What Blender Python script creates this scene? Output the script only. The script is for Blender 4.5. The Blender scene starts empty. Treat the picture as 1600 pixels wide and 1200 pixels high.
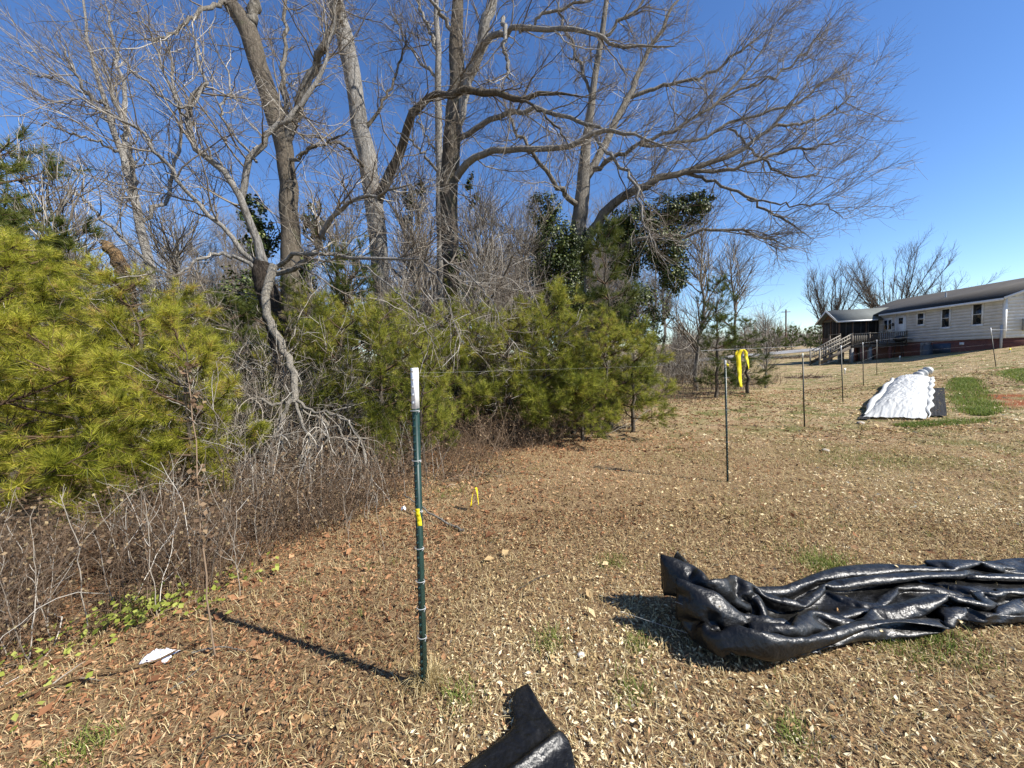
import bpy, math
import numpy as np
from mathutils import Matrix, Vector
RNG = np.random.default_rng(7)
C = bpy.context.scene.collection
SC = bpy.context.scene

# ---------------------------------------------------------------- camera
PITCH, ROLL, CAMZ, F = math.atan(38.0/578), math.radians(2.5), 1.55, 578.0
cd = bpy.data.cameras.new('camera'); cam = bpy.data.objects.new('camera', cd); C.objects.link(cam)
cd.sensor_width = 36.0; cd.lens = 36.0*F/1600; cd.clip_start = 0.05; cd.clip_end = 3000
MC = (Matrix.Rotation(math.pi/2-PITCH, 4, 'X') @ Matrix.Rotation(-ROLL, 4, 'Z'))
cam.matrix_world = Matrix.Translation((0, 0, CAMZ)) @ MC
SC.camera = cam
MR = np.array(MC.to_3x3())

# ---------------------------------------------------------------- light
SUN_AZ = (0.93, -0.37)          # horizontal direction towards the sun
SUN_EL = math.radians(41)
world = bpy.data.worlds.new('World'); SC.world = world; world.use_nodes = True
wn = world.node_tree
sky = wn.nodes.new('ShaderNodeTexSky'); sky.sky_type = 'NISHITA'; sky.sun_disc = False
sky.sun_elevation = SUN_EL; sky.sun_rotation = math.atan2(SUN_AZ[0], SUN_AZ[1])
sky.altitude = 300; sky.air_density = 1.0; sky.dust_density = 0.0; sky.ozone_density = 4.0
bg = wn.nodes['Background']; bg.inputs['Strength'].default_value = 0.1
hs = wn.nodes.new('ShaderNodeHueSaturation'); hs.inputs['Saturation'].default_value = 1.15; hs.inputs['Hue'].default_value = .507
wn.links.new(sky.outputs[0], hs.inputs['Color']); wn.links.new(hs.outputs[0], bg.inputs['Color'])
sd = bpy.data.lights.new('sun', 'SUN'); so = bpy.data.objects.new('sun', sd); C.objects.link(so)
sd.energy = 5.0; sd.angle = math.radians(0.5); sd.color = (1.0, 0.955, 0.88)
sv = Vector((SUN_AZ[0]*math.cos(SUN_EL), SUN_AZ[1]*math.cos(SUN_EL), math.sin(SUN_EL)))
so.rotation_euler = sv.to_track_quat('Z', 'Y').to_euler()
SC.view_settings.view_transform = 'Standard'; SC.view_settings.look = 'None'
SC.view_settings.exposure = 0.92; SC.view_settings.gamma = 1.0
SC.cycles.max_bounces = 6; SC.cycles.diffuse_bounces = 3; SC.cycles.transparent_max_bounces = 8

# ---------------------------------------------------------------- numeric helpers
def sstep(x, a, b):
    t = np.clip((x-a)/(b-a), 0, 1); return t*t*(3-2*t)
_nt = RNG.random((256, 256))
def vnoise(x, y):
    x = np.asarray(x, float); y = np.asarray(y, float)
    xi = np.floor(x).astype(int); yi = np.floor(y).astype(int); fx = x-xi; fy = y-yi
    fx = fx*fx*(3-2*fx); fy = fy*fy*(3-2*fy)
    g = lambda a, b: _nt[a & 255, b & 255]
    return (g(xi, yi)*(1-fx)+g(xi+1, yi)*fx)*(1-fy)+(g(xi, yi+1)*(1-fx)+g(xi+1, yi+1)*fx)*fy
def fbm(x, y, o=4):
    s = 0; a = .5
    for i in range(o):
        s = s+a*(vnoise(x*2**i+17.3*i, y*2**i+9.1*i)-.5); a *= .5
    return s
def ground(x, y):
    x = np.asarray(x, float); y = np.asarray(y, float); r = np.hypot(x, y)
    q = np.clip(x-y, -3, 9)
    z = sstep(r, 9, 20)*(0.10+0.07*q)*sstep(x, 2, 12)
    z = z-0.10*sstep(r, 3, 5)*(1-sstep(r, 8, 13))*sstep(x, 0, 3)
    hx, hy = 34.5, 30.0
    dh = np.hypot((x-hx)/7, (y-hy)/11)
    z = z+(0.45-0.03*np.clip(y-24, -4, 12))*(1-sstep(dh, .55, 1.15))*0.6
    z = z+0.028*np.clip(r-45, 0, 400)*sstep(x, -60, 40)+0.012*np.clip(r-30, 0, 400)*(1-sstep(x, -60, 40))
    z = z+fbm(x*.35, y*.35, 3)*0.10*np.minimum(1, r/4)+fbm(x*3, y*3, 3)*0.022*np.exp(-r/25)
    return z
def W(px, py, d):
    px = np.asarray(px, float); py = np.asarray(py, float); d = np.asarray(d, float)
    v = np.stack([(px-800)/F*np.ones_like(d), (600-py)/F*np.ones_like(d), -np.ones_like(d)*np.ones_like(px)], -1)
    return (v @ MR.T)*d[..., None]+np.array([0, 0, CAMZ])
def G(px, py, lift=0.0):
    """point where the line of sight through a photo pixel meets the ground"""
    v = MR @ np.array([(px-800)/F, (600-py)/F, -1.0])
    t = 1.0
    for i in range(400):
        p = v*t+np.array([0, 0, CAMZ])
        h = p[2]-float(ground(p[0], p[1]))
        if h < .002: break
        t += max(h*0.35, .002)
    return np.array([p[0], p[1], float(ground(p[0], p[1]))+lift])
def nrm(v): return v/np.maximum(np.linalg.norm(v, axis=-1, keepdims=True), 1e-9)
def rand_unit(n, rng=None):
    return nrm((rng or RNG).normal(size=(n, 3)))

class Geo:
    """collects vertices, faces and a per-vertex tint and links them as one mesh"""
    def __init__(s): s.v = []; s.f = []; s.n = 0; s.t = []; s.m = []
    def add(s, v, f, tint=0.5, mat=0):
        v = np.asarray(v, float).reshape(-1, 3); f = np.asarray(f, int)
        if len(v) == 0 or len(f) == 0: return s
        s.v.append(v); s.f.append(f+s.n); s.n += len(v)
        s.t.append(np.broadcast_to(np.asarray(tint, float), (len(v),)).copy()); s.m.append(np.broadcast_to(np.asarray(mat), (len(f),)).copy())
        return s
    def mesh(s, name, mats, smooth=False):
        me = bpy.data.meshes.new(name)
        v = np.concatenate(s.v); me.vertices.add(len(v)); me.vertices.foreach_set('co', v.astype(np.float32).ravel())
        lt = np.concatenate([np.full(len(f), f.shape[1]) for f in s.f]); li = np.concatenate([f.ravel() for f in s.f])
        me.loops.add(len(li)); me.loops.foreach_set('vertex_index', li.astype(np.int32))
        me.polygons.add(len(lt)); ls = np.concatenate([[0], np.cumsum(lt)[:-1]])
        me.polygons.foreach_set('loop_start', ls.astype(np.int32))
        me.polygons.foreach_set('loop_total', lt.astype(np.int32))
        me.polygons.foreach_set('material_index', np.concatenate(s.m).astype(np.int32))
        if smooth: me.polygons.foreach_set('use_smooth', np.ones(len(lt), bool))
        a = me.attributes.new('tint', 'FLOAT', 'POINT'); a.data.foreach_set('value', np.concatenate(s.t).astype(np.float32))
        me.update(calc_edges=True)
        for m in (mats if isinstance(mats, (list, tuple)) else [mats]): me.materials.append(m)
        return me
    def build(s, name, mats, parent=None, smooth=False, **props):
        o = bpy.data.objects.new(name, s.mesh(name, mats, smooth)); C.objects.link(o)
        if parent is not None:
            o.parent = parent
        for k, v in props.items(): o[k] = v
        return o
def thing(name, label, cat, loc=(0, 0, 0), rz=0, group=None):
    o = bpy.data.objects.new(name, None); C.objects.link(o); o.location = loc; o.rotation_euler = (0, 0, rz)
    o.empty_display_size = .2
    tag(o, label, cat, group); return o
def tag(o, label, cat, group=None):
    o['label'] = label; o['category'] = cat
    if group: o['group'] = group
    return o
def copy_tree(o, parent=None):
    c = o.copy(); C.objects.link(c); c.parent = parent
    for ch in list(o.children): copy_tree(ch, c)
    return c

def tubes(P, R, S=5, closed_end=False):
    """P (N,K,3) R (N,K) -> verts, quads"""
    P = np.asarray(P, float); R = np.asarray(R, float)
    N, K, _ = P.shape
    T = np.empty_like(P); T[:, 1:-1] = P[:, 2:]-P[:, :-2]; T[:, 0] = P[:, 1]-P[:, 0]; T[:, -1] = P[:, -1]-P[:, -2]
    T = nrm(T)
    ov = nrm(P[:, -1]-P[:, 0]); ax = np.eye(3)[np.argmin(np.abs(ov), axis=1)]
    ref = np.repeat(ax[:, None, :], K, 1)
    A = nrm(ref-np.sum(ref*T, -1, keepdims=True)*T); B = np.cross(T, A)
    th = np.arange(S)/S*2*np.pi
    V = P[:, :, None, :]+R[:, :, None, None]*(A[:, :, None, :]*np.cos(th)[None, None, :, None]+B[:, :, None, :]*np.sin(th)[None, None, :, None])
    base = (np.arange(N)[:, None, None]*K+np.arange(K-1)[None, :, None])*S
    j = np.arange(S)[None, None, :]; jn = (j+1) % S
    q = np.stack([base+j, base+jn, base+S+jn, base+S+j], -1).reshape(-1, 4)
    return V.reshape(-1, 3), q
def box(x0, x1, y0, y1, z0, z1):
    v = np.array([[x, y, z] for z in (z0, z1) for y in (y0, y1) for x in (x0, x1)], float)
    f = np.array([[0, 2, 3, 1], [4, 5, 7, 6], [0, 1, 5, 4], [1, 3, 7, 5], [3, 2, 6, 7], [2, 0, 4, 6]])
    return v, f
def beam(a, b, w, h):
    """rectangular bar between two points; w across, h upright"""
    a = np.array(a, float); b = np.array(b, float); t = nrm(b-a)
    up = np.array([0, 0, 1.0]) if abs(t[2]) < .95 else np.array([1.0, 0, 0])
    s = nrm(np.cross(t, up)); u = np.cross(s, t)
    v = [p+s*i*w/2+u*j*h/2 for p in (a, b) for i, j in ((-1, -1), (1, -1), (1, 1), (-1, 1))]
    return np.array(v), np.array([[3, 2, 1, 0], [4, 5, 6, 7], [0, 1, 5, 4], [1, 2, 6, 5], [2, 3, 7, 6], [3, 0, 4, 7]])
def catmull(pts, n):
    """resample control rows (any width) to n rows along a Catmull-Rom curve"""
    p = np.asarray(pts, float)
    q = np.vstack([2*p[0]-p[1], p, 2*p[-1]-p[-2]])
    u = np.linspace(0, len(p)-1-1e-6, n); i = u.astype(int); f = (u-i)[:, None]
    a, b, c, d = q[i], q[i+1], q[i+2], q[i+3]
    return .5*(2*b+(c-a)*f+(2*a-5*b+4*c-d)*f**2+(3*b-a-3*c+d)*f**3)

# ---------------------------------------------------------------- materials
def new_mat(name):
    m = bpy.data.materials.new(name); m.use_nodes = True
    nt = m.node_tree; b = nt.nodes['Principled BSDF']; return m, nt, b
def N(nt, t, **kw):
    n = nt.nodes.new(t)
    for k, v in kw.items():
        if k in n.inputs.keys(): n.inputs[k].default_value = v
        else: setattr(n, k, v)
    return n
def ramp(nt, src, stops, interp='LINEAR'):
    r = nt.nodes.new('ShaderNodeValToRGB'); r.color_ramp.interpolation = interp
    e = r.color_ramp.elements
    while len(e) < len(stops): e.new(0.5)
    for el, (p, c) in zip(e, stops): el.position = p; el.color = (*c, 1)
    nt.links.new(src, r.inputs[0]); return r.outputs[0]
def mixc(nt, fac, a, b, mode='MIX'):
    n = nt.nodes.new('ShaderNodeMix'); n.data_type = 'RGBA'; n.blend_type = mode
    for s, i in ((fac, 0), (a, 6), (b, 7)):
        if hasattr(s, 'is_linked') or isinstance(s, bpy.types.NodeSocket): nt.links.new(s, n.inputs[i])
        elif i == 0: n.inputs[0].default_value = s
        else: n.inputs[i].default_value = (*s, 1)
    return n.outputs[2]
def coords(nt): return nt.nodes.new('ShaderNodeTexCoord').outputs['Object']
def noise(nt, vec, scale, detail=4, rough=.6, dist=0, stretch=None):
    if stretch:
        mp = nt.nodes.new('ShaderNodeMapping'); mp.inputs['Scale'].default_value = stretch; nt.links.new(vec, mp.inputs[0]); vec = mp.outputs[0]
    n = nt.nodes.new('ShaderNodeTexNoise'); n.inputs['Scale'].default_value = scale; n.inputs['Detail'].default_value = detail
    n.inputs['Roughness'].default_value = rough; n.inputs['Distortion'].default_value = dist
    nt.links.new(vec, n.inputs['Vector']); return n.outputs['Fac']
def bump(nt, b, h, strength=.4, dist=.02):
    n = nt.nodes.new('ShaderNodeBump'); n.inputs['Strength'].default_value = strength; n.inputs['Distance'].default_value = dist
    nt.links.new(h, n.inputs['Height']); nt.links.new(n.outputs[0], b.inputs['Normal'])
def attr(nt, name='tint'):
    n = nt.nodes.new('ShaderNodeAttribute'); n.attribute_name = name; return n.outputs['Fac']
def simple(name, col, rough=.6, spec=.3, metal=0, var=.25, scale=6, bmp=0):
    m, nt, b = new_mat(name); c = coords(nt); f = noise(nt, c, scale)
    dark = tuple(x*(1-var) for x in col); lite = tuple(min(1, x*(1+var)) for x in col)
    nt.links.new(ramp(nt, f, [(.3, dark), (.7, lite)]), b.inputs['Base Color'])
    b.inputs['Roughness'].default_value = rough; b.inputs['Specular IOR Level'].default_value = spec; b.inputs['Metallic'].default_value = metal
    if bmp: bump(nt, b, noise(nt, c, scale*4), bmp, .01)
    return m
def bark_mat(name, dark, mid, lite, scale=1.0, moss=None):
    m, nt, b = new_mat(name); c = coords(nt)
    f1 = noise(nt, c, 22*scale, 7, .75, .5, (1, 1, .16)); f2 = noise(nt, c, 1.1, 3, .6)
    col = ramp(nt, f1, [(.33, dark), (.5, mid), (.70, lite)])
    col = mixc(nt, ramp(nt, f2, [(.42, (0, 0, 0)), (.62, (1, 1, 1))]), col, tuple(x*1.25 for x in mid), 'MIX')
    f3 = noise(nt, c, 60*scale, 5, .75, .3, (1, 1, .3))
    col = mixc(nt, .7, col, ramp(nt, f3, [(.35, (.25, .25, .25)), (.6, (1, 1, 1))]), 'MULTIPLY')
    if moss:
        f4 = noise(nt, c, 3.0, 4, .7)
        col = mixc(nt, ramp(nt, f4, [(.55, (0, 0, 0)), (.68, (.7, .7, .7))]), col, moss)
    nt.links.new(col, b.inputs['Base Color']); b.inputs['Roughness'].default_value = .9; b.inputs['Specular IOR Level'].default_value = .15
    bump(nt, b, f1, 1.0, .06)
    return m
def twig_mat(name, stops, rough=.8):
    m, nt, b = new_mat(name)
    nt.links.new(ramp(nt, attr(nt), stops), b.inputs['Base Color']); b.inputs['Roughness'].default_value = rough; b.inputs['Specular IOR Level'].default_value = .2
    return m
def leaf_mat(name, stops, trans=.3, rough=.55, spec=.3):
    m, nt, b = new_mat(name); col = ramp(nt, attr(nt), stops)
    nt.links.new(col, b.inputs['Base Color']); b.inputs['Roughness'].default_value = rough; b.inputs['Specular IOR Level'].default_value = spec
    t = nt.nodes.new('ShaderNodeBsdfTranslucent'); nt.links.new(col, t.inputs['Color'])
    mx = nt.nodes.new('ShaderNodeMixShader'); mx.inputs[0].default_value = trans
    nt.links.new(b.outputs[0], mx.inputs[1]); nt.links.new(t.outputs[0], mx.inputs[2])
    nt.links.new(mx.outputs[0], nt.nodes['Material Output'].inputs['Surface'])
    return m
M = {}
M['bark_brown'] = bark_mat('bark_brown', (.03, .023, .016), (.135, .112, .085), (.31, .27, .21), 1, (.10, .10, .06))
M['bark_grey'] = bark_mat('bark_grey', (.045, .04, .033), (.20, .18, .15), (.42, .39, .34), .8)
M['bark_pale'] = bark_mat('bark_pale', (.10, .09, .08), (.29, .27, .24), (.55, .53, .49), 1.2)
M['bark_dead'] = bark_mat('bark_dead', (.12, .10, .08), (.30, .27, .22), (.52, .48, .41), 1.6)
M['bark_dark'] = bark_mat('bark_dark', (.02, .016, .012), (.055, .043, .033), (.12, .10, .08), 1)
M['bark_snag'] = bark_mat('bark_snag', (.08, .045, .02), (.28, .18, .09), (.42, .30, .17), 2)
M['twig_grey'] = twig_mat('twig_grey', [(0, (.07, .052, .038)), (.5, (.165, .138, .108)), (.82, (.31, .275, .225)), (1, (.58, .54, .47))])
M['twig_far'] = twig_mat('twig_far', [(0, (.10, .08, .06)), (.5, (.17, .142, .112)), (1, (.28, .245, .195))])
M['twig_dead'] = twig_mat('twig_dead', [(0, (.10, .075, .05)), (.55, (.23, .19, .14)), (.85, (.36, .32, .26)), (1, (.56, .52, .45))])
M['twig_brush'] = twig_mat('twig_brush', [(0, (.05, .03, .018)), (.45, (.14, .092, .056)), (.8, (.23, .165, .11)), (1, (.40, .33, .25))])
M['pine_near'] = leaf_mat('pine_near', [(0, (.09, .11, .014)), (.35, (.30, .31, .028)), (.75, (.58, .55, .08)), (1, (.45, .30, .10))], .42, .5, .25)
M['pine_mid'] = leaf_mat('pine_mid', [(0, (.06, .08, .014)), (.42, (.26, .28, .035)), (.85, (.52, .51, .09)), (1, (.30, .22, .06))], .4, .5, .25)
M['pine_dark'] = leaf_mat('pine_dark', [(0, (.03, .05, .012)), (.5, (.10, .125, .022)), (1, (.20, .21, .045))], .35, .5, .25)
M['ivy'] = leaf_mat('ivy', [(0, (.015, .028, .006)), (.5, (.055, .08, .014)), (1, (.20, .22, .05))], .15, .5, .35)
M['leaf_dry'] = leaf_mat('leaf_dry', [(0, (.08, .045, .025)), (.20, (.30, .18, .085)), (.42, (.50, .37, .19)), (.65, (.66, .52, .29)), (1, (.88, .78, .53))], .2, .85, .05)
M['leaf_red'] = leaf_mat('leaf_red', [(0, (.05, .022, .013)), (.25, (.22, .10, .05)), (.5, (.38, .20, .10)), (.75, (.54, .34, .18)), (1, (.70, .52, .34))], .2, .85, .05)
M['leaf_brush'] = leaf_mat('leaf_brush', [(0, (.07, .045, .025)), (.5, (.19, .12, .07)), (.8, (.30, .22, .12)), (1, (.28, .30, .09))], .25, .7)
M['grass'] = leaf_mat('grass', [(0, (.06, .09, .015)), (.5, (.15, .20, .035)), (1, (.32, .34, .10))], .35, .6, .2)
M['grass_dry'] = leaf_mat('grass_dry', [(0, (.16, .105, .04)), (.5, (.46, .35, .16)), (1, (.74, .62, .36))], .25, .8, .1)
M['herb'] = leaf_mat('herb', [(0, (.10, .13, .02)), (.6, (.30, .33, .06)), (1, (.42, .44, .12))], .35, .7, .1)
# ---------------------------------------------------------------- ground sheet
def ground_material():
    m, nt, b = new_mat('leaf_strewn_soil'); c = coords(nt)
    big = noise(nt, c, .45, 4, .6); med = noise(nt, c, 3.2, 5, .65); fine = noise(nt, c, 38, 6, .8, .6); fine2 = noise(nt, c, 95, 3, .7, .4)
    straw = ramp(nt, fine, [(.30, (.10, .065, .035)), (.43, (.26, .18, .10)), (.54, (.42, .32, .18)), (.66, (.60, .50, .32))])
    brown = ramp(nt, fine2, [(.3, (.11, .06, .032)), (.55, (.30, .19, .105)), (.72, (.46, .33, .20))])
    col = mixc(nt, ramp(nt, med, [(.44, (0, 0, 0)), (.58, (.75, .75, .75))]), straw, brown)
    green = ramp(nt, fine, [(.35, (.05, .06, .018)), (.6, (.16, .17, .05)), (.75, (.30, .27, .11))])
    gm = nt.nodes.new('ShaderNodeMath'); gm.operation = 'MULTIPLY'; gm.use_clamp = True
    nt.links.new(ramp(nt, noise(nt, c, 1.3, 5, .7), [(.46, (0, 0, 0)), (.62, (1, 1, 1))]), gm.inputs[0])
    nt.links.new(attr(nt, 'tint'), gm.inputs[1])
    col = mixc(nt, gm.outputs[0], col, green)
    clay = ramp(nt, fine, [(.3, (.13, .03, .012)), (.7, (.34, .09, .03))])
    col = mixc(nt, attr(nt, 'clay'), col, clay)
    far = ramp(nt, med, [(.3, (.22, .16, .085)), (.7, (.36, .28, .17))])
    col = mixc(nt, attr(nt, 'far'), col, far)
    humus = ramp(nt, fine, [(.32, (.07, .038, .02)), (.52, (.22, .14, .075)), (.68, (.42, .30, .17))])
    col = mixc(nt, attr(nt, 'near'), col, humus)
    nt.links.new(col, b.inputs['Base Color']); b.inputs['Roughness'].default_value = .95; b.inputs['Specular IOR Level'].default_value = .1
    bump(nt, b, fine, .8, .03)
    return m
na = 320
rr = np.concatenate([[0.0], 0.3*np.exp(np.linspace(0, math.log(900/0.3), 270))])
th = np.linspace(0, 2*np.pi, na, endpoint=False)
RRm, TH = np.meshgrid(rr[1:], th, indexing='ij')
gx = RRm*np.cos(TH); gy = RRm*np.sin(TH); gz = ground(gx, gy)
gx = np.concatenate([[0], gx.ravel()]); gy = np.concatenate([[0], gy.ravel()]); gz = np.concatenate([[float(ground(0, 0))], gz.ravel()])
nr = len(rr)-1
i = np.arange(nr-1)[:, None]; j = np.arange(na)[None, :]; jn = (j+1) % na
quads = np.stack([1+i*na+j, 1+(i+1)*na+j, 1+(i+1)*na+jn, 1+i*na+jn], -1).reshape(-1, 4)
jj = np.arange(na); tri = np.stack([np.zeros(na, int), 1+jj, 1+(jj+1) % na], -1)
BED_A, BED_B = G(1400, 662), G(1432, 597)      # axis of the covered bed
STRIP_A, STRIP_B = G(1545, 658), G(1500, 592)
CLAY_C = G(1605, 626)
def seg_dist(x, y, a, b):
    d = b[:2]-a[:2]; L2 = d @ d; t = np.clip(((x-a[0])*d[0]+(y-a[1])*d[1])/L2, 0, 1)
    return np.hypot(x-a[0]-t*d[0], y-a[1]-t*d[1])
gr = np.hypot(gx, gy)
green_w = sstep(gx+.25*gy, 1.5, 7)*.8+.12+sstep(gr, 14, 22)*.1
clay_w = np.maximum(.95*(1-sstep(np.hypot((gx-CLAY_C[0])/1.1, (gy-CLAY_C[1])/1.5), .6, 1.0)), .35*(1-sstep(seg_dist(gx, gy, G(1380, 672), G(1520, 668)), .1, .5)))*sstep(fbm(gx*2.5, gy*2.5)+.5, .35, .5)
far_w = sstep(gr, 55, 110)
g = Geo(); g.add(np.stack([gx, gy, gz], -1), quads, np.clip(green_w, 0, 1)); g.f.append(tri); g.m.append(np.zeros(len(tri)))
gobj = g.build('ground', ground_material(), smooth=True, kind='structure')
for nm, arr in (('clay', clay_w), ('far', far_w), ('near', .85*(1-sstep(gr, 4.5, 11))*(1-clay_w))):
    a = gobj.data.attributes.new(nm, 'FLOAT', 'POINT'); a.data.foreach_set('value', arr.astype(np.float32))

# ---------------------------------------------------------------- litter: real curled leaves and chips
EDGE = np.array([G(*p) for p in ((-300, 1150), (0, 1050), (140, 985), (330, 925), (420, 865), (520, 825), (620, 780), (720, 735), (830, 700), (940, 675), (1030, 650), (1130, 620), (1230, 596))])[:, :2]
def edge_signed(x, y):
    """distance from the wood edge, positive on the lawn side"""
    best = np.full(np.shape(x), 1e9); sg = np.ones(np.shape(x))
    for a, b in zip(EDGE[:-1], EDGE[1:]):
        d = b-a; L2 = d @ d; t = np.clip(((x-a[0])*d[0]+(y-a[1])*d[1])/L2, 0, 1)
        px = x-a[0]-t*d[0]; py = y-a[1]-t*d[1]; q = np.hypot(px, py); cr = d[0]*py-d[1]*px
        m = q < best; best = np.where(m, q, best); sg = np.where(m, np.where(cr < 0, 1, -1), sg)
    return best*sg
def in_view(n, d0, d1, rng, power=1.0):
    """random ground points in the wedge the camera sees, with a margin each side"""
    d = d0+(d1-d0)*rng.random(n)**power; x = (rng.random(n)*2-1)*1.75*d
    return x, d
def chips(n, d0, d1, rng, lmin, lmax, asp, tint_f, lift=.012, tilt=.5, keep=None, power=.5):
    x, y = in_view(n, d0, d1, rng, power)
    if keep is not None:
        k = keep(x, y); x = x[k]; y = y[k]; n = len(x)
    z = ground(x, y)+rng.random(n)**2*lift+.004
    L = lmin+(lmax-lmin)*rng.random(n)**1.6; Wd = L*(asp[0]+(asp[1]-asp[0])*rng.random(n))
    a = rng.random(n)*2*np.pi; t = nrm(np.stack([np.cos(a), np.sin(a), rng.normal(size=n)*tilt*.6], -1))
    nn = nrm(np.stack([rng.normal(size=n)*tilt, rng.normal(size=n)*tilt, np.ones(n)], -1))
    s = nrm(np.cross(t, nn)); nn = np.cross(s, t)
    c = np.stack([x, y, z], -1); curl = (rng.random(n)-.35)*.45
    P = lambda u, v, w: c+t*(L*u)[:, None]+s*(Wd*v)[:, None]+nn*(L*w)[:, None]
    o = np.ones(n); ku = .08*rng.normal(size=n)
    v = np.stack([P(-.5*o, ku, -curl*.4), P(-.05*o+ku, .5*o, curl*.7), P(.02*o, .0*o, -.02*o), P(-.02*o-ku, -.5*o, curl*.6), P(.55*o, -ku, -curl*.5)], 1)
    b = np.arange(n)[:, None]*5
    q = np.concatenate([b+np.array([0, 2, 1]), b+np.array([0, 3, 2]), b+np.array([1, 2, 4]), b+np.array([3, 4, 2])])
    e = edge_signed(x, y); pr = .92*(1-sstep(e+3.0*fbm(x*.8, y*.8, 3), .8, 3.0))+.12+.45*sstep(fbm(x*.9+20, y*.9, 3), .04, .2); m = (rng.random(n) < pr).astype(int)
    return v.reshape(-1, 3), q, np.repeat(np.clip(tint_f(x, y, rng.random(n)), 0, 1), 5), np.tile(m, 4)
def clear(x, y):
    return (np.hypot((x-CLAY_C[0])/1.1, (y-CLAY_C[1])/1.5) > .85) | (rg.random(len(x)) < .15)
def leaf_tint(x, y, r):
    e = edge_signed(x, y)
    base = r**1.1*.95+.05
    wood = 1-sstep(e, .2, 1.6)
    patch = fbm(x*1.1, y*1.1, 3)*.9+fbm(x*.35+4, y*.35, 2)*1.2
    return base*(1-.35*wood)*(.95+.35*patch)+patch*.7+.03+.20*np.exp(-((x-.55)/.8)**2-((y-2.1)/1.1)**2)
rg = np.random.default_rng(11)
g = Geo()
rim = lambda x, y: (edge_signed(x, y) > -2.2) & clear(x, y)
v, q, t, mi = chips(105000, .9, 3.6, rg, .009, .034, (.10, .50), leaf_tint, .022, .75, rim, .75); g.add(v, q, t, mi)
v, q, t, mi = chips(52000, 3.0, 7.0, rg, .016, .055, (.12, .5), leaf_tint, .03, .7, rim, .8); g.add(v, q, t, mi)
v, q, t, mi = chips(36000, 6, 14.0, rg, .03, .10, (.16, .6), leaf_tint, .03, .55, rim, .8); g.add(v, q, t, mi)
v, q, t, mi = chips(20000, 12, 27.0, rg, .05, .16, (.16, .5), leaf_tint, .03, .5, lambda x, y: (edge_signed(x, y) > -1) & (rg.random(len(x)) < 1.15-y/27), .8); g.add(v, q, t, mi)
g.build('leaf_litter', [M['leaf_dry'], M['leaf_red']], kind='stuff', label='fallen dry brown and tan leaves covering the lawn')
g = Geo(); v, q, t, mi = chips(7000, .9, 6.5, rg, .04, .09, (.35, .7), lambda x, y, r: .12+.55*r, .03, .45, lambda x, y: rg.random(len(x)) < np.clip(1.0-edge_signed(x, y)*.45, .06, 1), .6); g.add(v, q, t, mi)
g.build('large_leaf_litter', [M['leaf_dry'], M['leaf_red']], kind='stuff', label='larger curled brown leaves scattered along the wood edge')
def blades(x, y, z, rng, h0, h1, w, lean, tint):
    n = len(x); a = rng.random(n)*2*np.pi; L = h0+(h1-h0)*rng.random(n)
    out = np.stack([np.cos(a), np.sin(a), np.zeros(n)], -1); s = np.stack([-np.sin(a), np.cos(a), np.zeros(n)], -1)
    ln = (lean*rng.random(n))[:, None]; c = np.stack([x, y, z-.005], -1); up = np.array([0, 0, 1.0])
    m = c+out*ln*L[:, None]*.4+up*(L*.55)[:, None]; e = c+out*ln*L[:, None]+up*(L*(1-.35*ln[:, 0]))[:, None]
    hw = (w*.5)
    v = np.stack([c-s*hw, c+s*hw, m+s*hw*.8, m-s*hw*.8, e], 1); b = np.arange(n)[:, None]*5
    return v.reshape(-1, 3), b+np.array([0, 1, 2, 3]), b+np.array([3, 2, 4]), np.repeat(tint, 5)
def add_blades(g, x, y, rng, h0, h1, w, lean, tint, zoff=0):
    v, q, tr, t = blades(x, y, ground(x, y)+zoff, rng, h0, h1, w, lean, tint)
    g.add(v, q, t); g.f.append(tr+g.n-len(v)); g.m.append(np.zeros(len(tr)))
# dry straw blades lying over the lawn
g = Geo(); x, y = in_view(95000, .9, 6, rg, .7); k = edge_signed(x, y) > -.3; x, y = x[k], y[k]
add_blades(g, x, y, rg, .02, .075, .0026, 2.6, np.clip(rg.random(len(x))+fbm(x, y)*.5, 0, 1))
x, y = in_view(45000, 6, 26, rg, .8); k = (edge_signed(x, y) > -.3) & (rg.random(len(x)) < 1.2-y/26); x, y = x[k], y[k]
add_blades(g, x, y, rg, .03, .09, .010, 1.8, np.clip(rg.random(len(x))+fbm(x, y)*.5, 0, 1))
g.build('straw', M['grass_dry'], kind='stuff', label='short dry straw coloured grass stubble on the lawn')
# green grass: tufts and patches
g = Geo()
def tuft(cx, cy, n, spread, h0, h1, w, lean=1.1, t0=.3, t1=.9):
    x = cx+rg.normal(size=n)*spread; y = cy+rg.normal(size=n)*spread
    add_blades(g, x, y, rg, h0, h1, w, lean, t0+(t1-t0)*rg.random(n))
cx, cy = in_view(1500, 1.0, 9, rg, .6); k = (edge_signed(cx, cy) > .3) & (fbm(cx*.8+5, cy*.8, 3) > -.04+.10*(cx < 1)); cx, cy = cx[k], cy[k]
for a, b in zip(cx, cy): tuft(a, b, int(10+16*rg.random()), .03+.03*rg.random(), .02, .065, .003)
for px, py, n, s in ((1290, 880, 700, .13), (1460, 1000, 500, .10), (240, 870, 1, .1), (1350, 718, 1500, .33), (1285, 885, 300, .05), (860, 1005, 160, .05), (720, 1090, 160, .05), (985, 1080, 120, .05), (130, 1170, 200, .05), (960, 880, 150, .06), (1400, 1010, 260, .07), (700, 770, 200, .12), (1000, 1010, 120, .04), (1240, 1150, 120, .04)):
    p = G(px, py); tuft(p[0], p[1], n, s, .025, .07, .004)
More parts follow.
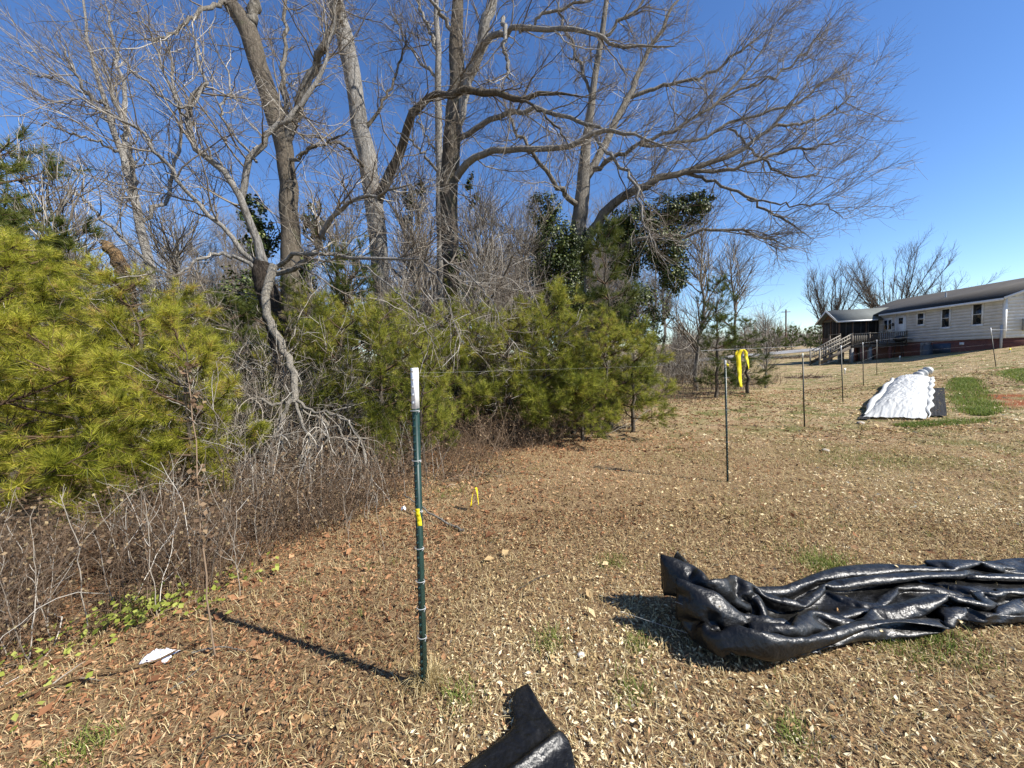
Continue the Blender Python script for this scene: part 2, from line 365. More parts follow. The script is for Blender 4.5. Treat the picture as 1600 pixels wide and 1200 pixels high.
x, y = in_view(110000, 2.5, 24, rg, .75); w_ = (.12+.88*sstep(fbm(x*.7+3, y*.7, 3)+.12*sstep(x, 1, 7), .0, .2))*sstep(x+.25*y, 1.0, 4.5); k = (edge_signed(x, y) > .2) & (rg.random(len(x)) < w_) & clear(x, y); x, y = x[k], y[k]
add_blades(g, x, y, rg, .02, .06, .006, 1.6, rg.random(len(x)))
g.build('green_grass', M['grass'], kind='stuff', label='small green grass tufts sprouting through the fallen leaves')
# sown strips of green beyond the covered bed
def strip(a, b, hw, n, h0, h1, w, name, label):
    g2 = Geo(); t = rg.random(n); o = (rg.random(n)*2-1+rg.normal(size=n)*.12)*hw*(.7+.9*fbm(t*7, t*0+hw*7, 3)+.25*np.sin(t*3))*np.clip(np.minimum(t*9+.45, (1-t)*5+.4), 0, 1); d = b-a; nd = np.array([-d[1], d[0]])/np.hypot(d[0], d[1])
    o = o*(1+.25*rg.normal(size=n)); x = a[0]+d[0]*t+nd[0]*o; y = a[1]+d[1]*t+nd[1]*o; k = rg.random(n) < np.clip(1.1+3*fbm(x*1.6, y*1.6, 3)-1.0*(np.abs(o)/hw)**2*.8, .04, 1); x = x[k]; y = y[k]; n = len(x)
    add_blades(g2, x, y, rg, h0, h1, w, 1.0, np.clip(.55+.5*fbm(x*2, y*2)+.35*(rg.random(n)-.5), 0, 1))
    g2.build(name, M['grass'], kind='stuff', label=label)
strip(G(1533, 650), G(1502, 592), .42, 9000, .04, .11, .010, 'cover_crop', 'bright green strip of young crop right of the white covered bed')
strip(G(1640, 600), G(1588, 578), .6, 4000, .05, .12, .014, 'cover_crop', 'second bright green crop patch cut by the right edge')
strip(G(1400, 666), G(1545, 656), .22, 3000, .03, .08, .008, 'grass_verge', 'green grass fringe in front of the white covered bed')
# dry yellow clump at the foot of the near post
g = Geo(); p = G(668, 1066)
for _ in range(3):
    n = 130; x = p[0]+rg.normal(size=n)*.028; y = p[1]-.01+rg.normal(size=n)*.025
    add_blades(g, x, y, rg, .05, .14, .003, 1.5, rg.random(n))
tag(g.build('grass_clump', M['grass_dry']), 'yellowed dry grass clump at the foot of the nearest post', 'grass clump')
# ---------------------------------------------------------------- growing branches
def plen(P): return np.linalg.norm(np.diff(P, axis=1), axis=2).sum(1)
def grow(P, R, dens, l0, l1, a0, a1, K, rng, trop=(0, 0, .15), wob=.25, rk=.6, rmin=.0015, rmax=9, t0=.12, t1=1.0, taper=.45, grav=0, cap=None):
    n, k, _ = P.shape; L = plen(P); m = int(L.sum()*dens)
    if cap: m = min(m, cap)
    idx = rng.choice(n, m, p=L/L.sum()); t = t0+(t1-t0)*rng.random(m)
    u = t*(k-1-1e-6); i = u.astype(int); f = (u-i)[:, None]
    start = P[idx, i]*(1-f)+P[idx, i+1]*f; r = R[idx, i]*(1-f[:, 0])+R[idx, i+1]*f[:, 0]
    tang = nrm(P[idx, i+1]-P[idx, i]); rv = rand_unit(m, rng); perp = nrm(np.cross(tang, rv))
    a = np.radians(a0+(a1-a0)*rng.random(m))[:, None]
    d = nrm(tang*np.cos(a)+perp*np.sin(a))
    ln = (l0+(l1-l0)*rng.random(m)**1.3)*(1-taper*t); step = (ln/(K-1))[:, None]
    out = np.empty((m, K, 3)); out[:, 0] = start; tv = np.array(trop)
    for q in range(1, K):
        d = nrm(d+rng.normal(size=(m, 3))*wob+tv*(1.5/K)+np.array([0, 0, -grav])*(q/K)); out[:, q] = out[:, q-1]+d*step
    r0 = np.clip(r*rk, rmin, rmax); rt = np.linspace(0, 1, K)[None, :]
    return out, r0[:, None]*(1-rt)**.8+rmin*.6*rt+rmin*.15
def tubes_geo(g, P, R, S, rng, t0=0, t1=1):
    v, q = tubes(P, R, S); tint = np.repeat(t0+(t1-t0)*rng.random(len(P)), P.shape[1]*S); g.add(v, q, tint); return g
def child(o, parent):
    o.parent = parent; o.matrix_parent_inverse = Matrix.Translation(-parent.location); return o
def trace(ctrl, n=22, wob=.012, rng=RNG, dd=None):
    """control rows (photo x, photo y, depth, width in photo pixels) -> centre line and radii"""
    c = np.array(ctrl, float); c = catmull(c, n)
    P = W(c[:, 0], c[:, 1], c[:, 2]); R = c[:, 3]*.5/F*c[:, 2]
    P = P+rng.normal(size=P.shape)*wob*c[:, 2:3]/8; return P, np.maximum(R, .002)
def to_ground(P, R, sink=.15):
    """run the foot of a trunk down into the soil"""
    b = P[0].copy(); gz = float(ground(b[0], b[1]))-sink
    if b[2] <= gz: return P, R
    return np.vstack([[b[0], b[1], gz], P]), np.concatenate([[R[0]*1.25], R])
def traced_tree(name, label, trunk, limbs, bark, twig='twig_grey', seed=1, trop=(0, 0, .15), d1=3.0, d2=6, d3=6, l1=(.8, 2.4), l2=(.35, 1.1), l3=(.18, .55), trunk_twigs=.35, grav=0, group=None, limb_bark=None, cap3=9000):
    rng = np.random.default_rng(seed)
    P, R = trace(trunk, 26, rng=rng); R = R*.86; P, R = to_ground(P, R)
    root = thing(name, label, 'tree', tuple(P[0]+np.array([0, 0, .15])), group=group)
    tt = np.linspace(0, 1, 150); t0_ = np.linspace(0, 1, len(R)); Pf = np.stack([np.interp(tt, t0_, P[:, k]) for k in range(3)], -1); Pf[1:-1] = (Pf[:-2]+Pf[1:-1]*2+Pf[2:])/4
    Rf = np.interp(tt, t0_, R)*(1+.12*fbm(tt*14, tt*0+seed, 3)); v, q = tubes(Pf[None], Rf[None], 22)
    vv = v.reshape(150, 22, 3); an = np.arange(22)/22*2*np.pi; rdg = fbm(np.cos(an)[None]*3.2+tt[:, None]*2.5+seed, np.sin(an)[None]*3.2+tt[:, None]*4, 3)+.45*np.abs(fbm(an[None]*3.8+0*tt[:, None], tt[:, None]*16, 3))
    v = (Pf[:, None]+(vv-Pf[:, None])*(1+.22*(rdg[..., None]-.08))).reshape(-1, 3)
    child(Geo().add(v, q).build('trunk', M[bark], smooth=True), root)
    LP = []; LR = []
    for c in limbs:
        lp, lr = trace(c, 22, .03, rng); lr = lr*.86*np.clip((1-np.linspace(0, 1, 22))/.25, .14, 1)**.8; LP.append(lp); LR.append(lr)
        v, q = tubes(lp[None], lr[None], 8); child(Geo().add(v, q).build('limb', M[limb_bark or bark], smooth=True), root)
    tp = catmull(P, 22); tr = np.interp(np.linspace(0, 1, 22), np.linspace(0, 1, len(R)), R)
    AP = np.array(LP+[tp]) if LP else tp[None]; AR = np.array(LR+[tr]) if LR else tr[None]
    P1, R1 = grow(np.array(LP) if LP else AP, np.array(LR) if LP else AR, d1*1.15, *l1, 20, 66, 8, rng, trop, .20, .42, .004, .015, grav=grav)
    if trunk_twigs > 0:
        Pt, Rt = grow(tp[None], tr[None], d1*trunk_twigs*1.5, *l1, 40, 85, 8, rng, trop, .16, .15, .004, .012, t0=.3)
        P1 = np.concatenate([P1, Pt]); R1 = np.concatenate([R1, Rt])
    P2, R2 = grow(P1, R1, d2*1.2, *l2, 20, 62, 5, rng, trop, .22, .55, .0026, .0055, grav=grav)
    ends = np.array(LP)[:, 8:] if LP else AP[:, 8:]; endr = np.array(LR)[:, 8:] if LP else AR[:, 8:]
    P2b, R2b = grow(ends, endr, d2*1.2, *l2, 20, 60, 5, rng, trop, .18, .3, .003, .007)
    P2 = np.concatenate([P2, P2b]); R2 = np.concatenate([R2, R2b])
    P3, R3 = grow(P2, R2, d3*1.5, *l3, 20, 60, 3, rng, trop, .22, .7, .0019, .0032, cap=int(cap3*1.3))
    print('TREE', seed, len(P1), len(P2), len(P3))
    g = Geo(); tubes_geo(g, P1, R1, 5, rng, .2, .9); child(g.build('branches', M[twig], kind='stuff'), root)
    g = Geo(); tubes_geo(g, P2, R2, 3, rng); tubes_geo(g, P3, R3, 3, rng, 0, .8); child(g.build('twigs', M[twig], kind='stuff'), root)
    return root

TE = 10.5
traced_tree('bare_tree', 'broad leafless tree whose branches sweep far right over the lawn', [(903, 520, TE, 32), (902, 420, TE, 30), (903, 370, TE, 28), (906, 330, TE, 27), (912, 280, TE, 24), (916, 220, TE, 17), (925, 150, TE, 13), (940, 60, TE, 10), (955, -60, TE, 7)],
 [[(905, 400, TE, 18), (928, 355, TE-.2, 18), (965, 315, TE-.5, 16), (1010, 288, TE-.8, 14), (1070, 268, TE-1, 11), (1140, 245, TE-1, 8), (1200, 200, TE-1, 6), (1262, 130, TE-1, 4), (1300, 70, TE-1, 2)],
  [(1070, 268, TE-1, 8), (1150, 262, TE-1.4, 6), (1230, 235, TE-1.6, 5), (1290, 228, TE-1.8, 3), (1338, 206, TE-2, 2)],
  [(912, 290, TE, 15), (950, 220, TE+.3, 13), (985, 150, TE+.6, 11), (1010, 90, TE+.8, 8), (1050, 15, TE+1, 6), (1085, -60, TE+1, 4)],
  [(905, 325, TE, 11), (872, 290, TE-.4, 9), (832, 242, TE-.8, 7), (800, 192, TE-1, 5), (775, 130, TE-1, 3)],
  [(922, 268, TE, 10), (960, 246, TE-.4, 8), (1000, 226, TE-.8, 7), (1062, 198, TE-1, 6), (1130, 150, TE-1, 5), (1190, 80, TE-1, 3), (1235, 10, TE-1, 2)],
  [(980, 155, TE+.6, 8), (1040, 132, TE+.4, 6), (1100, 118, TE+.3, 5), (1165, 75, TE, 4), (1230, 20, TE, 2)],
  [(1000, 226, TE-.8, 6), (1070, 222, TE-.3, 5), (1150, 190, TE, 5), (1240, 160, TE, 4), (1300, 122, TE, 2.5), (1345, 92, TE, 1.5)],
  [(1130, 150, TE-1, 4), (1210, 120, TE-1, 4), (1275, 65, TE-1, 3), (1315, 15, TE-1, 2)],
  [(955, 398, TE-.8, 9), (1000, 376, TE-1.2, 8), (1065, 366, TE-1.5, 7), (1140, 358, TE-1.8, 5), (1205, 374, TE-2, 3.5), (1262, 396, TE-2, 2)],
  [(1076, 270, TE-1, 6), (1118, 288, TE-1.3, 5), (1172, 310, TE-1.6, 4.5), (1208, 333, TE-1.8, 4), (1240, 355, TE-2, 3), (1280, 378, TE-2, 2)],
  [(940, 60, TE, 6), (985, 20, TE, 5), (1030, -20, TE, 4), (1100, -60, TE, 3)],
  [(925, 150, TE, 6), (905, 100, TE+.5, 5), (880, 40, TE+.8, 4), (865, -30, TE+1, 3)],
  [(1140, 200, TE-.5, 4), (1180, 240, TE-.8, 4), (1250, 280, TE-1, 3), (1320, 250, TE-1.2, 2)],
  [(1200, 200, TE-1, 5), (1270, 190, TE-1, 4), (1315, 162, TE-1, 3), (1350, 138, TE-1, 1.5)],
  [(1165, 310, TE-1.6, 3.5), (1230, 320, TE-2, 3), (1290, 322, TE-2.2, 2), (1330, 350, TE-2.4, 1.2)]],
 'bark_grey', seed=21, trop=(.32, -.05, .28), d1=3.2, d2=6.5, d3=5.5, l1=(.8, 2.3), l3=(.25, .7), cap3=18000, trunk_twigs=.1)
TD = 9.0
traced_tree('bare_tree', 'tall twin stemmed leafless tree with long limbs arching to the right', [(707, 520, TD, 30), (705, 440, TD, 29), (703, 350, TD, 30), (702, 270, TD, 33), (707, 205, TD, 32), (713, 140, TD, 30), (714, 70, TD, 24), (716, 0, TD, 20), (720, -130, TD, 12)],
 [[(706, 205, TD, 24), (728, 135, TD, 22), (748, 75, TD-.2, 20), (768, 5, TD-.3, 17), (795, -90, TD-.5, 11)],
  [(703, 292, TD, 14), (725, 257, TD-.3, 13), (757, 237, TD-.6, 12), (808, 231, TD-1, 11), (880, 231, TD-1.4, 10), (925, 209, TD-1.6, 9), (970, 207, TD-1.8, 7), (1015, 220, TD-2, 6), (1082, 236, TD-2, 4)],
  [(706, 225, TD, 11), (727, 211, TD, 10), (781, 182, TD-.3, 9), (835, 173, TD-.6, 8), (889, 184, TD-.9, 7), (934, 198, TD-1.1, 6), (975, 213, TD-1.2, 4), (1020, 205, TD-1.3, 2.5)],
  [(748, 82, TD-.2, 11), (780, 55, TD-.5, 10), (812, 45, TD-.8, 9), (880, 47, TD-1.2, 8), (925, 52, TD-1.5, 7), (956, 67, TD-1.6, 6), (1024, 74, TD-1.9, 4), (1100, 50, TD-2, 2)],
  [(925, 212, TD-1.6, 7), (955, 248, TD-1.7, 6), (985, 280, TD-1.8, 5), (998, 310, TD-1.9, 5), (1005, 345, TD-2, 4), (1014, 372, TD-2, 3.5), (1030, 402, TD-2, 3), (1058, 438, TD-2, 2)],
  [(786, 25, TD-.6, 8), (787, 70, TD-.9, 7), (796, 105, TD-1, 6), (792, 140, TD-1, 4)],
  [(713, 60, TD, 9), (690, 20, TD-.3, 7), (660, -20, TD-.6, 5), (630, -70, TD-.8, 4)],
  [(812, 45, TD-.8, 6), (860, 20, TD-1, 5), (930, -5, TD-1.2, 4), (1000, -40, TD-1.4, 3)],
  [(702, 300, TD, 7), (670, 250, TD-.5, 5), (640, 215, TD-.8, 4), (600, 190, TD-1, 2)]],
 'bark_brown', seed=22, trop=(.15, 0, .2), d1=2.2, d2=5.5, d3=5, cap3=8000, limb_bark='bark_pale')
TC = 9.4
traced_tree('bare_tree', 'straight tall leafless trunk leaning left with one dark limb arching over to the right', [(604, 640, TC, 27), (600, 540, TC, 27), (595, 440, TC, 28), (589, 350, TC, 31), (578, 270, TC, 33), (566, 210, TC, 31), (555, 150, TC, 29), (546, 90, TC, 30), (533, 40, TC, 29), (521, -5, TC, 25), (505, -90, TC, 18)],
 [[(592, 320, TC, 16), (610, 270, TC-.4, 17), (630, 215, TC-.9, 16), (650, 172, TC-1.2, 14), (672, 152, TC-1.5, 12), (718, 145, TC-1.8, 12), (767, 144, TC-2, 12), (812, 153, TC-2.2, 10), (857, 146, TC-2.4, 8), (893, 148, TC-2.6, 7), (945, 160, TC-2.8, 4)],
  [(540, 60, TC, 10), (528, 10, TC-.3, 9), (535, -40, TC-.5, 7)],
  [(812, 153, TC-2.2, 5), (850, 180, TC-2.4, 4), (880, 215, TC-2.5, 3), (905, 260, TC-2.5, 2)],
  [(578, 275, TC, 6), (545, 235, TC-.6, 5), (505, 215, TC-1, 4), (470, 210, TC-1.3, 2.5)],
  [(566, 210, TC, 7), (600, 160, TC+.2, 5), (625, 100, TC+.4, 4), (640, 30, TC+.5, 3)]],
 'bark_pale', seed=23, d1=2.4, d2=5.5, d3=5, cap3=6500, limb_bark='bark_brown')
TA = 8.0
traced_tree('bare_tree', 'thick brown leafless trunk forking near the top, left of the straight leaning one', [(463, 640, TA, 36), (459, 560, TA, 34), (456, 480, TA, 33), (454, 400, TA, 31), (452, 320, TA, 29), (447, 255, TA, 28), (436, 200, TA, 32), (420, 150, TA, 31), (405, 98, TA, 30), (389, 48, TA, 31), (362, 8, TA, 26), (320, -60, TA, 18)],
 [[(391, 50, TA, 18), (397, 8, TA, 17), (398, -70, TA, 12)],
  [(442, 232, TA, 15), (458, 195, TA-.1, 16), (473, 150, TA-.2, 15), (492, 100, TA-.3, 13), (512, 65, TA-.4, 12), (522, 15, TA-.5, 10), (530, -50, TA-.5, 7)],
  [(362, 8, TA, 9), (330, 10, TA-.4, 7), (285, 40, TA-.8, 5), (240, 60, TA-1.1, 4), (190, 40, TA-1.3, 2)],
  [(455, 205, TA, 9), (446, 150, TA+.3, 8), (444, 90, TA+.5, 7), (447, 20, TA+.6, 6), (445, -40, TA+.6, 4)],
  [(453, 265, TA, 7), (480, 232, TA-.3, 6), (515, 222, TA-.6, 4), (560, 190, TA-.8, 2)]],
 'bark_brown', seed=24, d1=2.4, d2=5.5, d3=5, cap3=6500, limb_bark='bark_grey')
TB = 6.0
traced_tree('crooked_tree', 'crooked dark low tree with twisting pale limbs spreading left above the young pines', [(452, 640, TB, 36), (444, 560, TB, 36), (430, 500, TB, 36), (414, 445, TB, 34), (408, 412, TB, 26)],
 [[(412, 425, TB, 20), (402, 375, TB-.1, 14), (386, 340, TB-.2, 13), (374, 305, TB-.3, 12), (350, 270, TB-.4, 11), (325, 246, TB-.5, 11), (303, 225, TB-.6, 10), (297, 190, TB-.6, 9), (303, 150, TB-.6, 8), (322, 128, TB-.6, 7), (308, 85, TB-.6, 5), (285, 30, TB-.6, 4), (275, -30, TB-.6, 3)],
  [(375, 306, TB-.3, 11), (385, 264, TB-.3, 11), (402, 236, TB-.3, 10), (427, 205, TB-.3, 9), (448, 186, TB-.3, 9), (470, 162, TB-.3, 8), (503, 112, TB-.3, 7), (518, 60, TB-.3, 6), (526, -10, TB-.3, 5)],
  [(400, 415, TB, 10), (346, 354, TB-.3, 8), (292, 300, TB-.6, 7), (258, 254, TB-.8, 6), (221, 208, TB-1, 5), (187, 187, TB-1.1, 4), (135, 160, TB-1.2, 2.5), (80, 150, TB-1.3, 1.5)],
  [(412, 420, TB, 8), (340, 396, TB-.4, 6), (282, 425, TB-.7, 4), (250, 440, TB-.8, 2)],
  [(412, 430, TB, 9), (445, 407, TB-.3, 8), (475, 394, TB-.5, 7), (520, 398, TB-.8, 6), (560, 406, TB-1, 6), (640, 403, TB-1.3, 5), (680, 428, TB-1.5, 4), (702, 470, TB-1.6, 3), (706, 525, TB-1.7, 2)],
  [(418, 435, TB, 9), (470, 410, TB-.3, 9), (497, 384, TB-.5, 9), (510, 352, TB-.6, 8), (548, 318, TB-.8, 7), (590, 300, TB-1, 6), (640, 292, TB-1.1, 4), (690, 296, TB-1.2, 2.5)],
  [(322, 128, TB-.6, 5), (290, 170, TB-.8, 4), (240, 140, TB-1, 4), (190, 90, TB-1.2, 3), (150, 30, TB-1.4, 2)],
  [(297, 190, TB-.6, 5), (270, 150, TB-.9, 4), (240, 60, TB-1.1, 3), (210, 20, TB-1.2, 2), (160, -20, TB-1.3, 1.5)],
  [(400, 250, TB-.3, 5), (350, 190, TB-.2, 4), (345, 160, TB-.1, 4), (360, 130, TB, 3), (330, 60, TB, 2.5), (345, 0, TB, 2)],
  [(640, 403, TB-1.3, 3), (700, 408, TB-1.6, 3), (760, 460, TB-1.9, 2.2), (800, 540, TB-2, 1.5)],
  [(560, 406, TB-1, 3), (620, 455, TB-1.4, 3), (660, 500, TB-1.7, 2.2), (690, 560, TB-1.9, 1.5)]],
 'bark_dark', seed=25, trop=(-.1, -.1, .1), d1=3.2, d2=6, d3=4.5, l1=(.5, 1.7), l2=(.3, .9), limb_bark='bark_pale', cap3=8000, trunk_twigs=.2)
TF = 9.0
traced_tree('pale_tree', 'slender pale leafless tree rising behind the left pines and fanning up to the left', [(240, 520, TF, 17), (235, 440, TF, 15), (226, 380, TF, 14), (214, 330, TF, 13), (205, 290, TF, 12), (190, 240, TF, 10), (176, 198, TF, 9), (163, 160, TF, 7), (148, 105, TF, 5), (135, 50, TF, 4), (125, -30, TF, 3)],
 [[(196, 255, TF, 8), (196, 190, TF+.2, 7), (188, 120, TF+.3, 6), (176, 55, TF+.4, 4), (165, -20, TF+.4, 3)],
  [(208, 290, TF, 8), (204, 240, TF-.3, 7), (190, 190, TF-.5, 6), (172, 130, TF-.7, 5), (150, 60, TF-.8, 3)],
  [(176, 198, TF, 6), (140, 150, TF-.3, 5), (108, 100, TF-.5, 4), (85, 40, TF-.6, 2)],
  [(165, 165, TF, 5), (120, 140, TF-.4, 4), (70, 118, TF-.6, 3), (20, 110, TF-.8, 2)],
  [(240, 420, TF, 6), (167, 350, TF-.5, 5), (137, 317, TF-.7, 4.5), (100, 296, TF-.9, 4), (50, 275, TF-1, 3), (10, 235, TF-1.1, 2)],
  [(220, 350, TF, 7), (262, 300, TF+.3, 6), (280, 230, TF+.4, 5), (275, 150, TF+.5, 4), (262, 70, TF+.5, 3), (255, 0, TF+.5, 2)],
  [(190, 240, TF, 5), (150, 222, TF-.4, 4), (90, 200, TF-.8, 3), (30, 190, TF-1, 2)]],
 'bark_pale', seed=26, trop=(-.2, -.05, .3), d1=2.8, d2=5.5, d3=4.5, cap3=6500)
traced_tree('pale_tree', 'thin pale straight stem close behind the left side of the twin stemmed tree', [(692, 560, 10, 16), (690, 460, 10, 15), (688, 360, 10, 14), (686, 260, 10, 13), (684, 160, 10, 12), (684, 60, 10, 10), (680, -60, 10, 6)],
 [[(684, 75, 10, 7), (668, 40, 10, 6), (650, -10, 10, 4), (640, -60, 10, 3)], [(684, 120, 10, 6), (650, 90, 10.2, 4), (622, 40, 10.3, 3), (600, -20, 10.4, 2)], [(686, 250, 10, 4), (660, 200, 10, 3), (640, 130, 10, 2)]],
 'bark_pale', seed=27, d1=2.5, d2=5.5, d3=4, cap3=3000)

# dead snag
P, R = trace([(206, 520, 7.6, 22), (198, 450, 7.6, 20), (190, 418, 7.6, 19), (180, 398, 7.6, 17), (167, 384, 7.6, 14), (159, 377, 7.6, 7)], 16); P, R = to_ground(P, R)
s = thing('dead_snag', 'broken tan dead trunk stub poking out above the left pines', 'dead tree', tuple(P[0]+np.array([0, 0, .15])))
v, q = tubes(P[None], R[None], 10); child(Geo().add(v, q).build('trunk', M['bark_snag'], smooth=True), s)
P1, R1 = grow(P[None, 8:], R[None, 8:], 6, .1, .3, 40, 80, 4, RNG, (0, 0, 0)); g = Geo(); tubes_geo(g, P1, R1, 4, RNG); child(g.build('branch_stubs', M['twig_dead'], kind='stuff'), s)

# hanging bleached limb with its tangle of twigs
rb = np.random.default_rng(31)
main = [(428, 415, 5.3, 14), (420, 442, 5.2, 15), (416, 480, 5.1, 14), (430, 520, 5.0, 13), (452, 560, 4.8, 12), (461, 598, 4.6, 12), (461, 628, 4.5, 12)]
P, R = trace(main, 22, .02, rb); R = R*.85
hb = thing('fallen_limb', 'bleached broken limb hanging down into a grey tangle of dead twigs', 'fallen branch', tuple(P[-1]))
v, q = tubes(P[None], R[None], 9); child(Geo().add(v, q).build('limb', M['bark_dead'], smooth=True), hb)
fan = [[(461, 625, 4.5, 9), (432, 632, 4.4, 7), (404, 622, 4.3, 6), (393, 632, 4.3, 5), (396, 665, 4.3, 3)],
 [(458, 622, 4.5, 11), (432, 655, 4.4, 9), (400, 690, 4.3, 7), (360, 720, 4.2, 5), (320, 750, 4.1, 3)],
 [(461, 625, 4.5, 8), (472, 660, 4.3, 7), (486, 700, 4.2, 6), (480, 735, 4.1, 6), (500, 780, 4.0, 5), (520, 830, 3.8, 3)],
 [(461, 626, 4.5, 8), (490, 645, 4.4, 6), (530, 650, 4.3, 6), (560, 680, 4.2, 5), (575, 740, 4.1, 4), (585, 800, 4.0, 2)],
 [(470, 640, 4.5, 6), (520, 668, 4.5, 5), (556, 720, 4.4, 4), (585, 790, 4.3, 2)],
 [(500, 700, 4.3, 6), (512, 680, 4.2, 6), (498, 712, 4.1, 6), (474, 740, 4.0, 6), (490, 790, 3.9, 5), (535, 840, 3.7, 3)],
 [(440, 650, 4.4, 5), (440, 700, 4.2, 4), (430, 760, 4.0, 3), (400, 810, 3.8, 2)],
 [(430, 655, 4.4, 5), (380, 665, 4.2, 4), (330, 690, 4.1, 2)],
 [(400, 690, 4.3, 5), (395, 740, 4.1, 4), (350, 800, 3.9, 3), (330, 850, 3.6, 2)],
 [(486, 700, 4.2, 4), (455, 740, 4.0, 4), (430, 800, 3.8, 3), (380, 850, 3.5, 2)]]
FP = []; FR = []
for c in fan:
    lp, lr = trace(c, 22, .035, rb); lr = lr*.62; lp[:, 2] = np.maximum(lp[:, 2], ground(lp[:, 0], lp[:, 1])+.02); FP.append(lp); FR.append(lr)
    v, q = tubes(lp[None], lr[None], 7); child(Geo().add(v, q).build('branch', M['bark_dead'], smooth=True), hb)
FP = np.array(FP); FR = np.array(FR)
P1, R1 = grow(FP, FR, 9, .25, .85, 15, 60, 8, rb, (0, -.1, -1.3), .16, .5, .0025, .005)
P2, R2 = grow(P1, R1, 6, .2, .6, 20, 60, 5, rb, (0, 0, -.2), .2, .6, .0016, .003)
g = Geo(); tubes_geo(g, P1, R1, 4, rb, .3, 1); tubes_geo(g, P2, R2, 3, rb, .2, 1); child(g.build('dead_twigs', M['twig_dead'], kind='stuff'), hb)

# ---------------------------------------------------------------- free-grown bare trees, copied into the wood behind
def bare_tree_parts(seed, H, r, spread, root, twig='twig_far', bark='bark_grey', dens=(4.5, 8.0, 3.4), forks=18, cap=(700, 3600)):
    rng = np.random.default_rng(seed); K = 20
    t = np.linspace(0, 1, K); wx = np.cumsum(rng.normal(size=K))*.05*H/10; wy = np.cumsum(rng.normal(size=K))*.05*H/10
    P = np.stack([wx-wx[0], wy-wy[0], t*H-.2], -1); R = r*(1-t)**.8+.015
    g = Geo(); v, q = tubes(P[None], R[None], 8); g.add(v, q); g.build('trunk', M[bark], root, smooth=True)
    P1, R1 = grow(P[None], R[None], forks/H*2, spread*.6, spread*1.3, 25, 60, 10, rng, (0, 0, .5), .10, .55, .01, .2, t0=.25, taper=.5)
    P2, R2 = grow(P1, R1, dens[0], spread*.25, spread*.6, 22, 50, 7, rng, (0, 0, .35), .12, .55, .006, .05, cap=cap[0])
    P3, R3 = grow(P2, R2, dens[1], .5, 1.6, 20, 50, 5, rng, (0, 0, .3), .14, .6, .004, .012, cap=cap[1])
    print('BG', seed, len(P1), len(P2), len(P3)); g = Geo(); tubes_geo(g, P1, R1, 5, rng, .2, .7); tubes_geo(g, P2, R2, 3, rng); tubes_geo(g, P3, R3, 3, rng); g.build('crown', M[twig], root, kind='stuff')
    return root
protos = []
for k, (H, r, sp) in enumerate(((11, .12, 3.2), (13, .15, 3.6), (9, .08, 2.8), (12, .10, 2.4))):
    protos.append(bare_tree_parts(50+k, H, r, sp, thing('woodland_tree', 'grey leafless tree standing in the wood behind the front trees', 'tree', (0, 0, 0), group='bare trees deep in the wood')))
rt = np.random.default_rng(5); used = [False]*4; n_bg = 0; placed = []
while n_bg < 135:
    px = rt.uniform(-250, 1060); d = rt.uniform(11, 48) if n_bg < 95 else rt.uniform(40, 75)
    p = W(px, 560, d); x, y = p[0], p[1]
    if px > 850 and d < 17: continue
    if px > 960 and d < 24: continue
    if px > 1000 and d < 40: continue
    if any(math.hypot(x-a, y-b) < 1.3 for a, b in placed): continue
    placed.append((x, y)); k = int(rt.integers(0, 4)); n_bg += 1
    o = protos[k] if not used[k] else copy_tree(protos[k]); used[k] = True
    sc = (1.5+.37*d*rt.uniform(.6, 1.05))/11.5; o.location = (x, y, float(ground(x, y))); o.rotation_euler = (rt.normal()*.03, rt.normal()*.03, rt.uniform(0, 6.28)); o.scale = (sc, sc, sc*rt.uniform(.85, 1.1))
# nearer slim bare trees among the big ones, each on its own
slim = [(300, 7.4, 4.6, 61, 'slim leafless sapling left of the crooked dark tree'), (535, 8.2, 5.0, 62, 'slim leafless sapling between the forked trunk and the leaning one'),
 (640, 8.6, 5.4, 63, 'slim leafless sapling just right of the leaning trunk'), (765, 8.0, 4.6, 64, 'bushy leafless sapling just right of the twin stemmed tree'),
 (830, 9.6, 5.0, 65, 'slim leafless sapling left of the dark ivy column'), (735, 7.2, 3.4, 66, 'low twiggy sapling in the thicket under the twin stemmed tree'), (1085, 15, 6.5, 67, 'leafless tree with a rounded twiggy crown behind the right hand ivy'),
 (1150, 19, 6.5, 68, 'grey leafless tree behind the small dark pine'), (1195, 15.5, 3.0, 69, 'low scrubby leafless tree at the right end of the wood edge'), (100, 7.6, 5.6, 70, 'slim leafless sapling behind the leftmost pines')]
SP = []
for n_, (px, d, H, sd_, lab) in enumerate(slim):
    p = W(px, 560, d)
    if n_ < 4: r_ = thing('sapling', lab, 'tree'); bare_tree_parts(sd_, 5.0, .055, 1.7, r_, 'twig_grey', 'bark_grey', (5, 8.0, 0), 14, (220, 1300)); SP.append(r_)
    else: r_ = copy_tree(SP[n_ % 4]); r_['label'] = lab
    r_.location = (p[0], p[1], float(ground(p[0], p[1]))); r_.scale = (H/5,)*3; r_.rotation_euler = (0, 0, sd_*1.3)

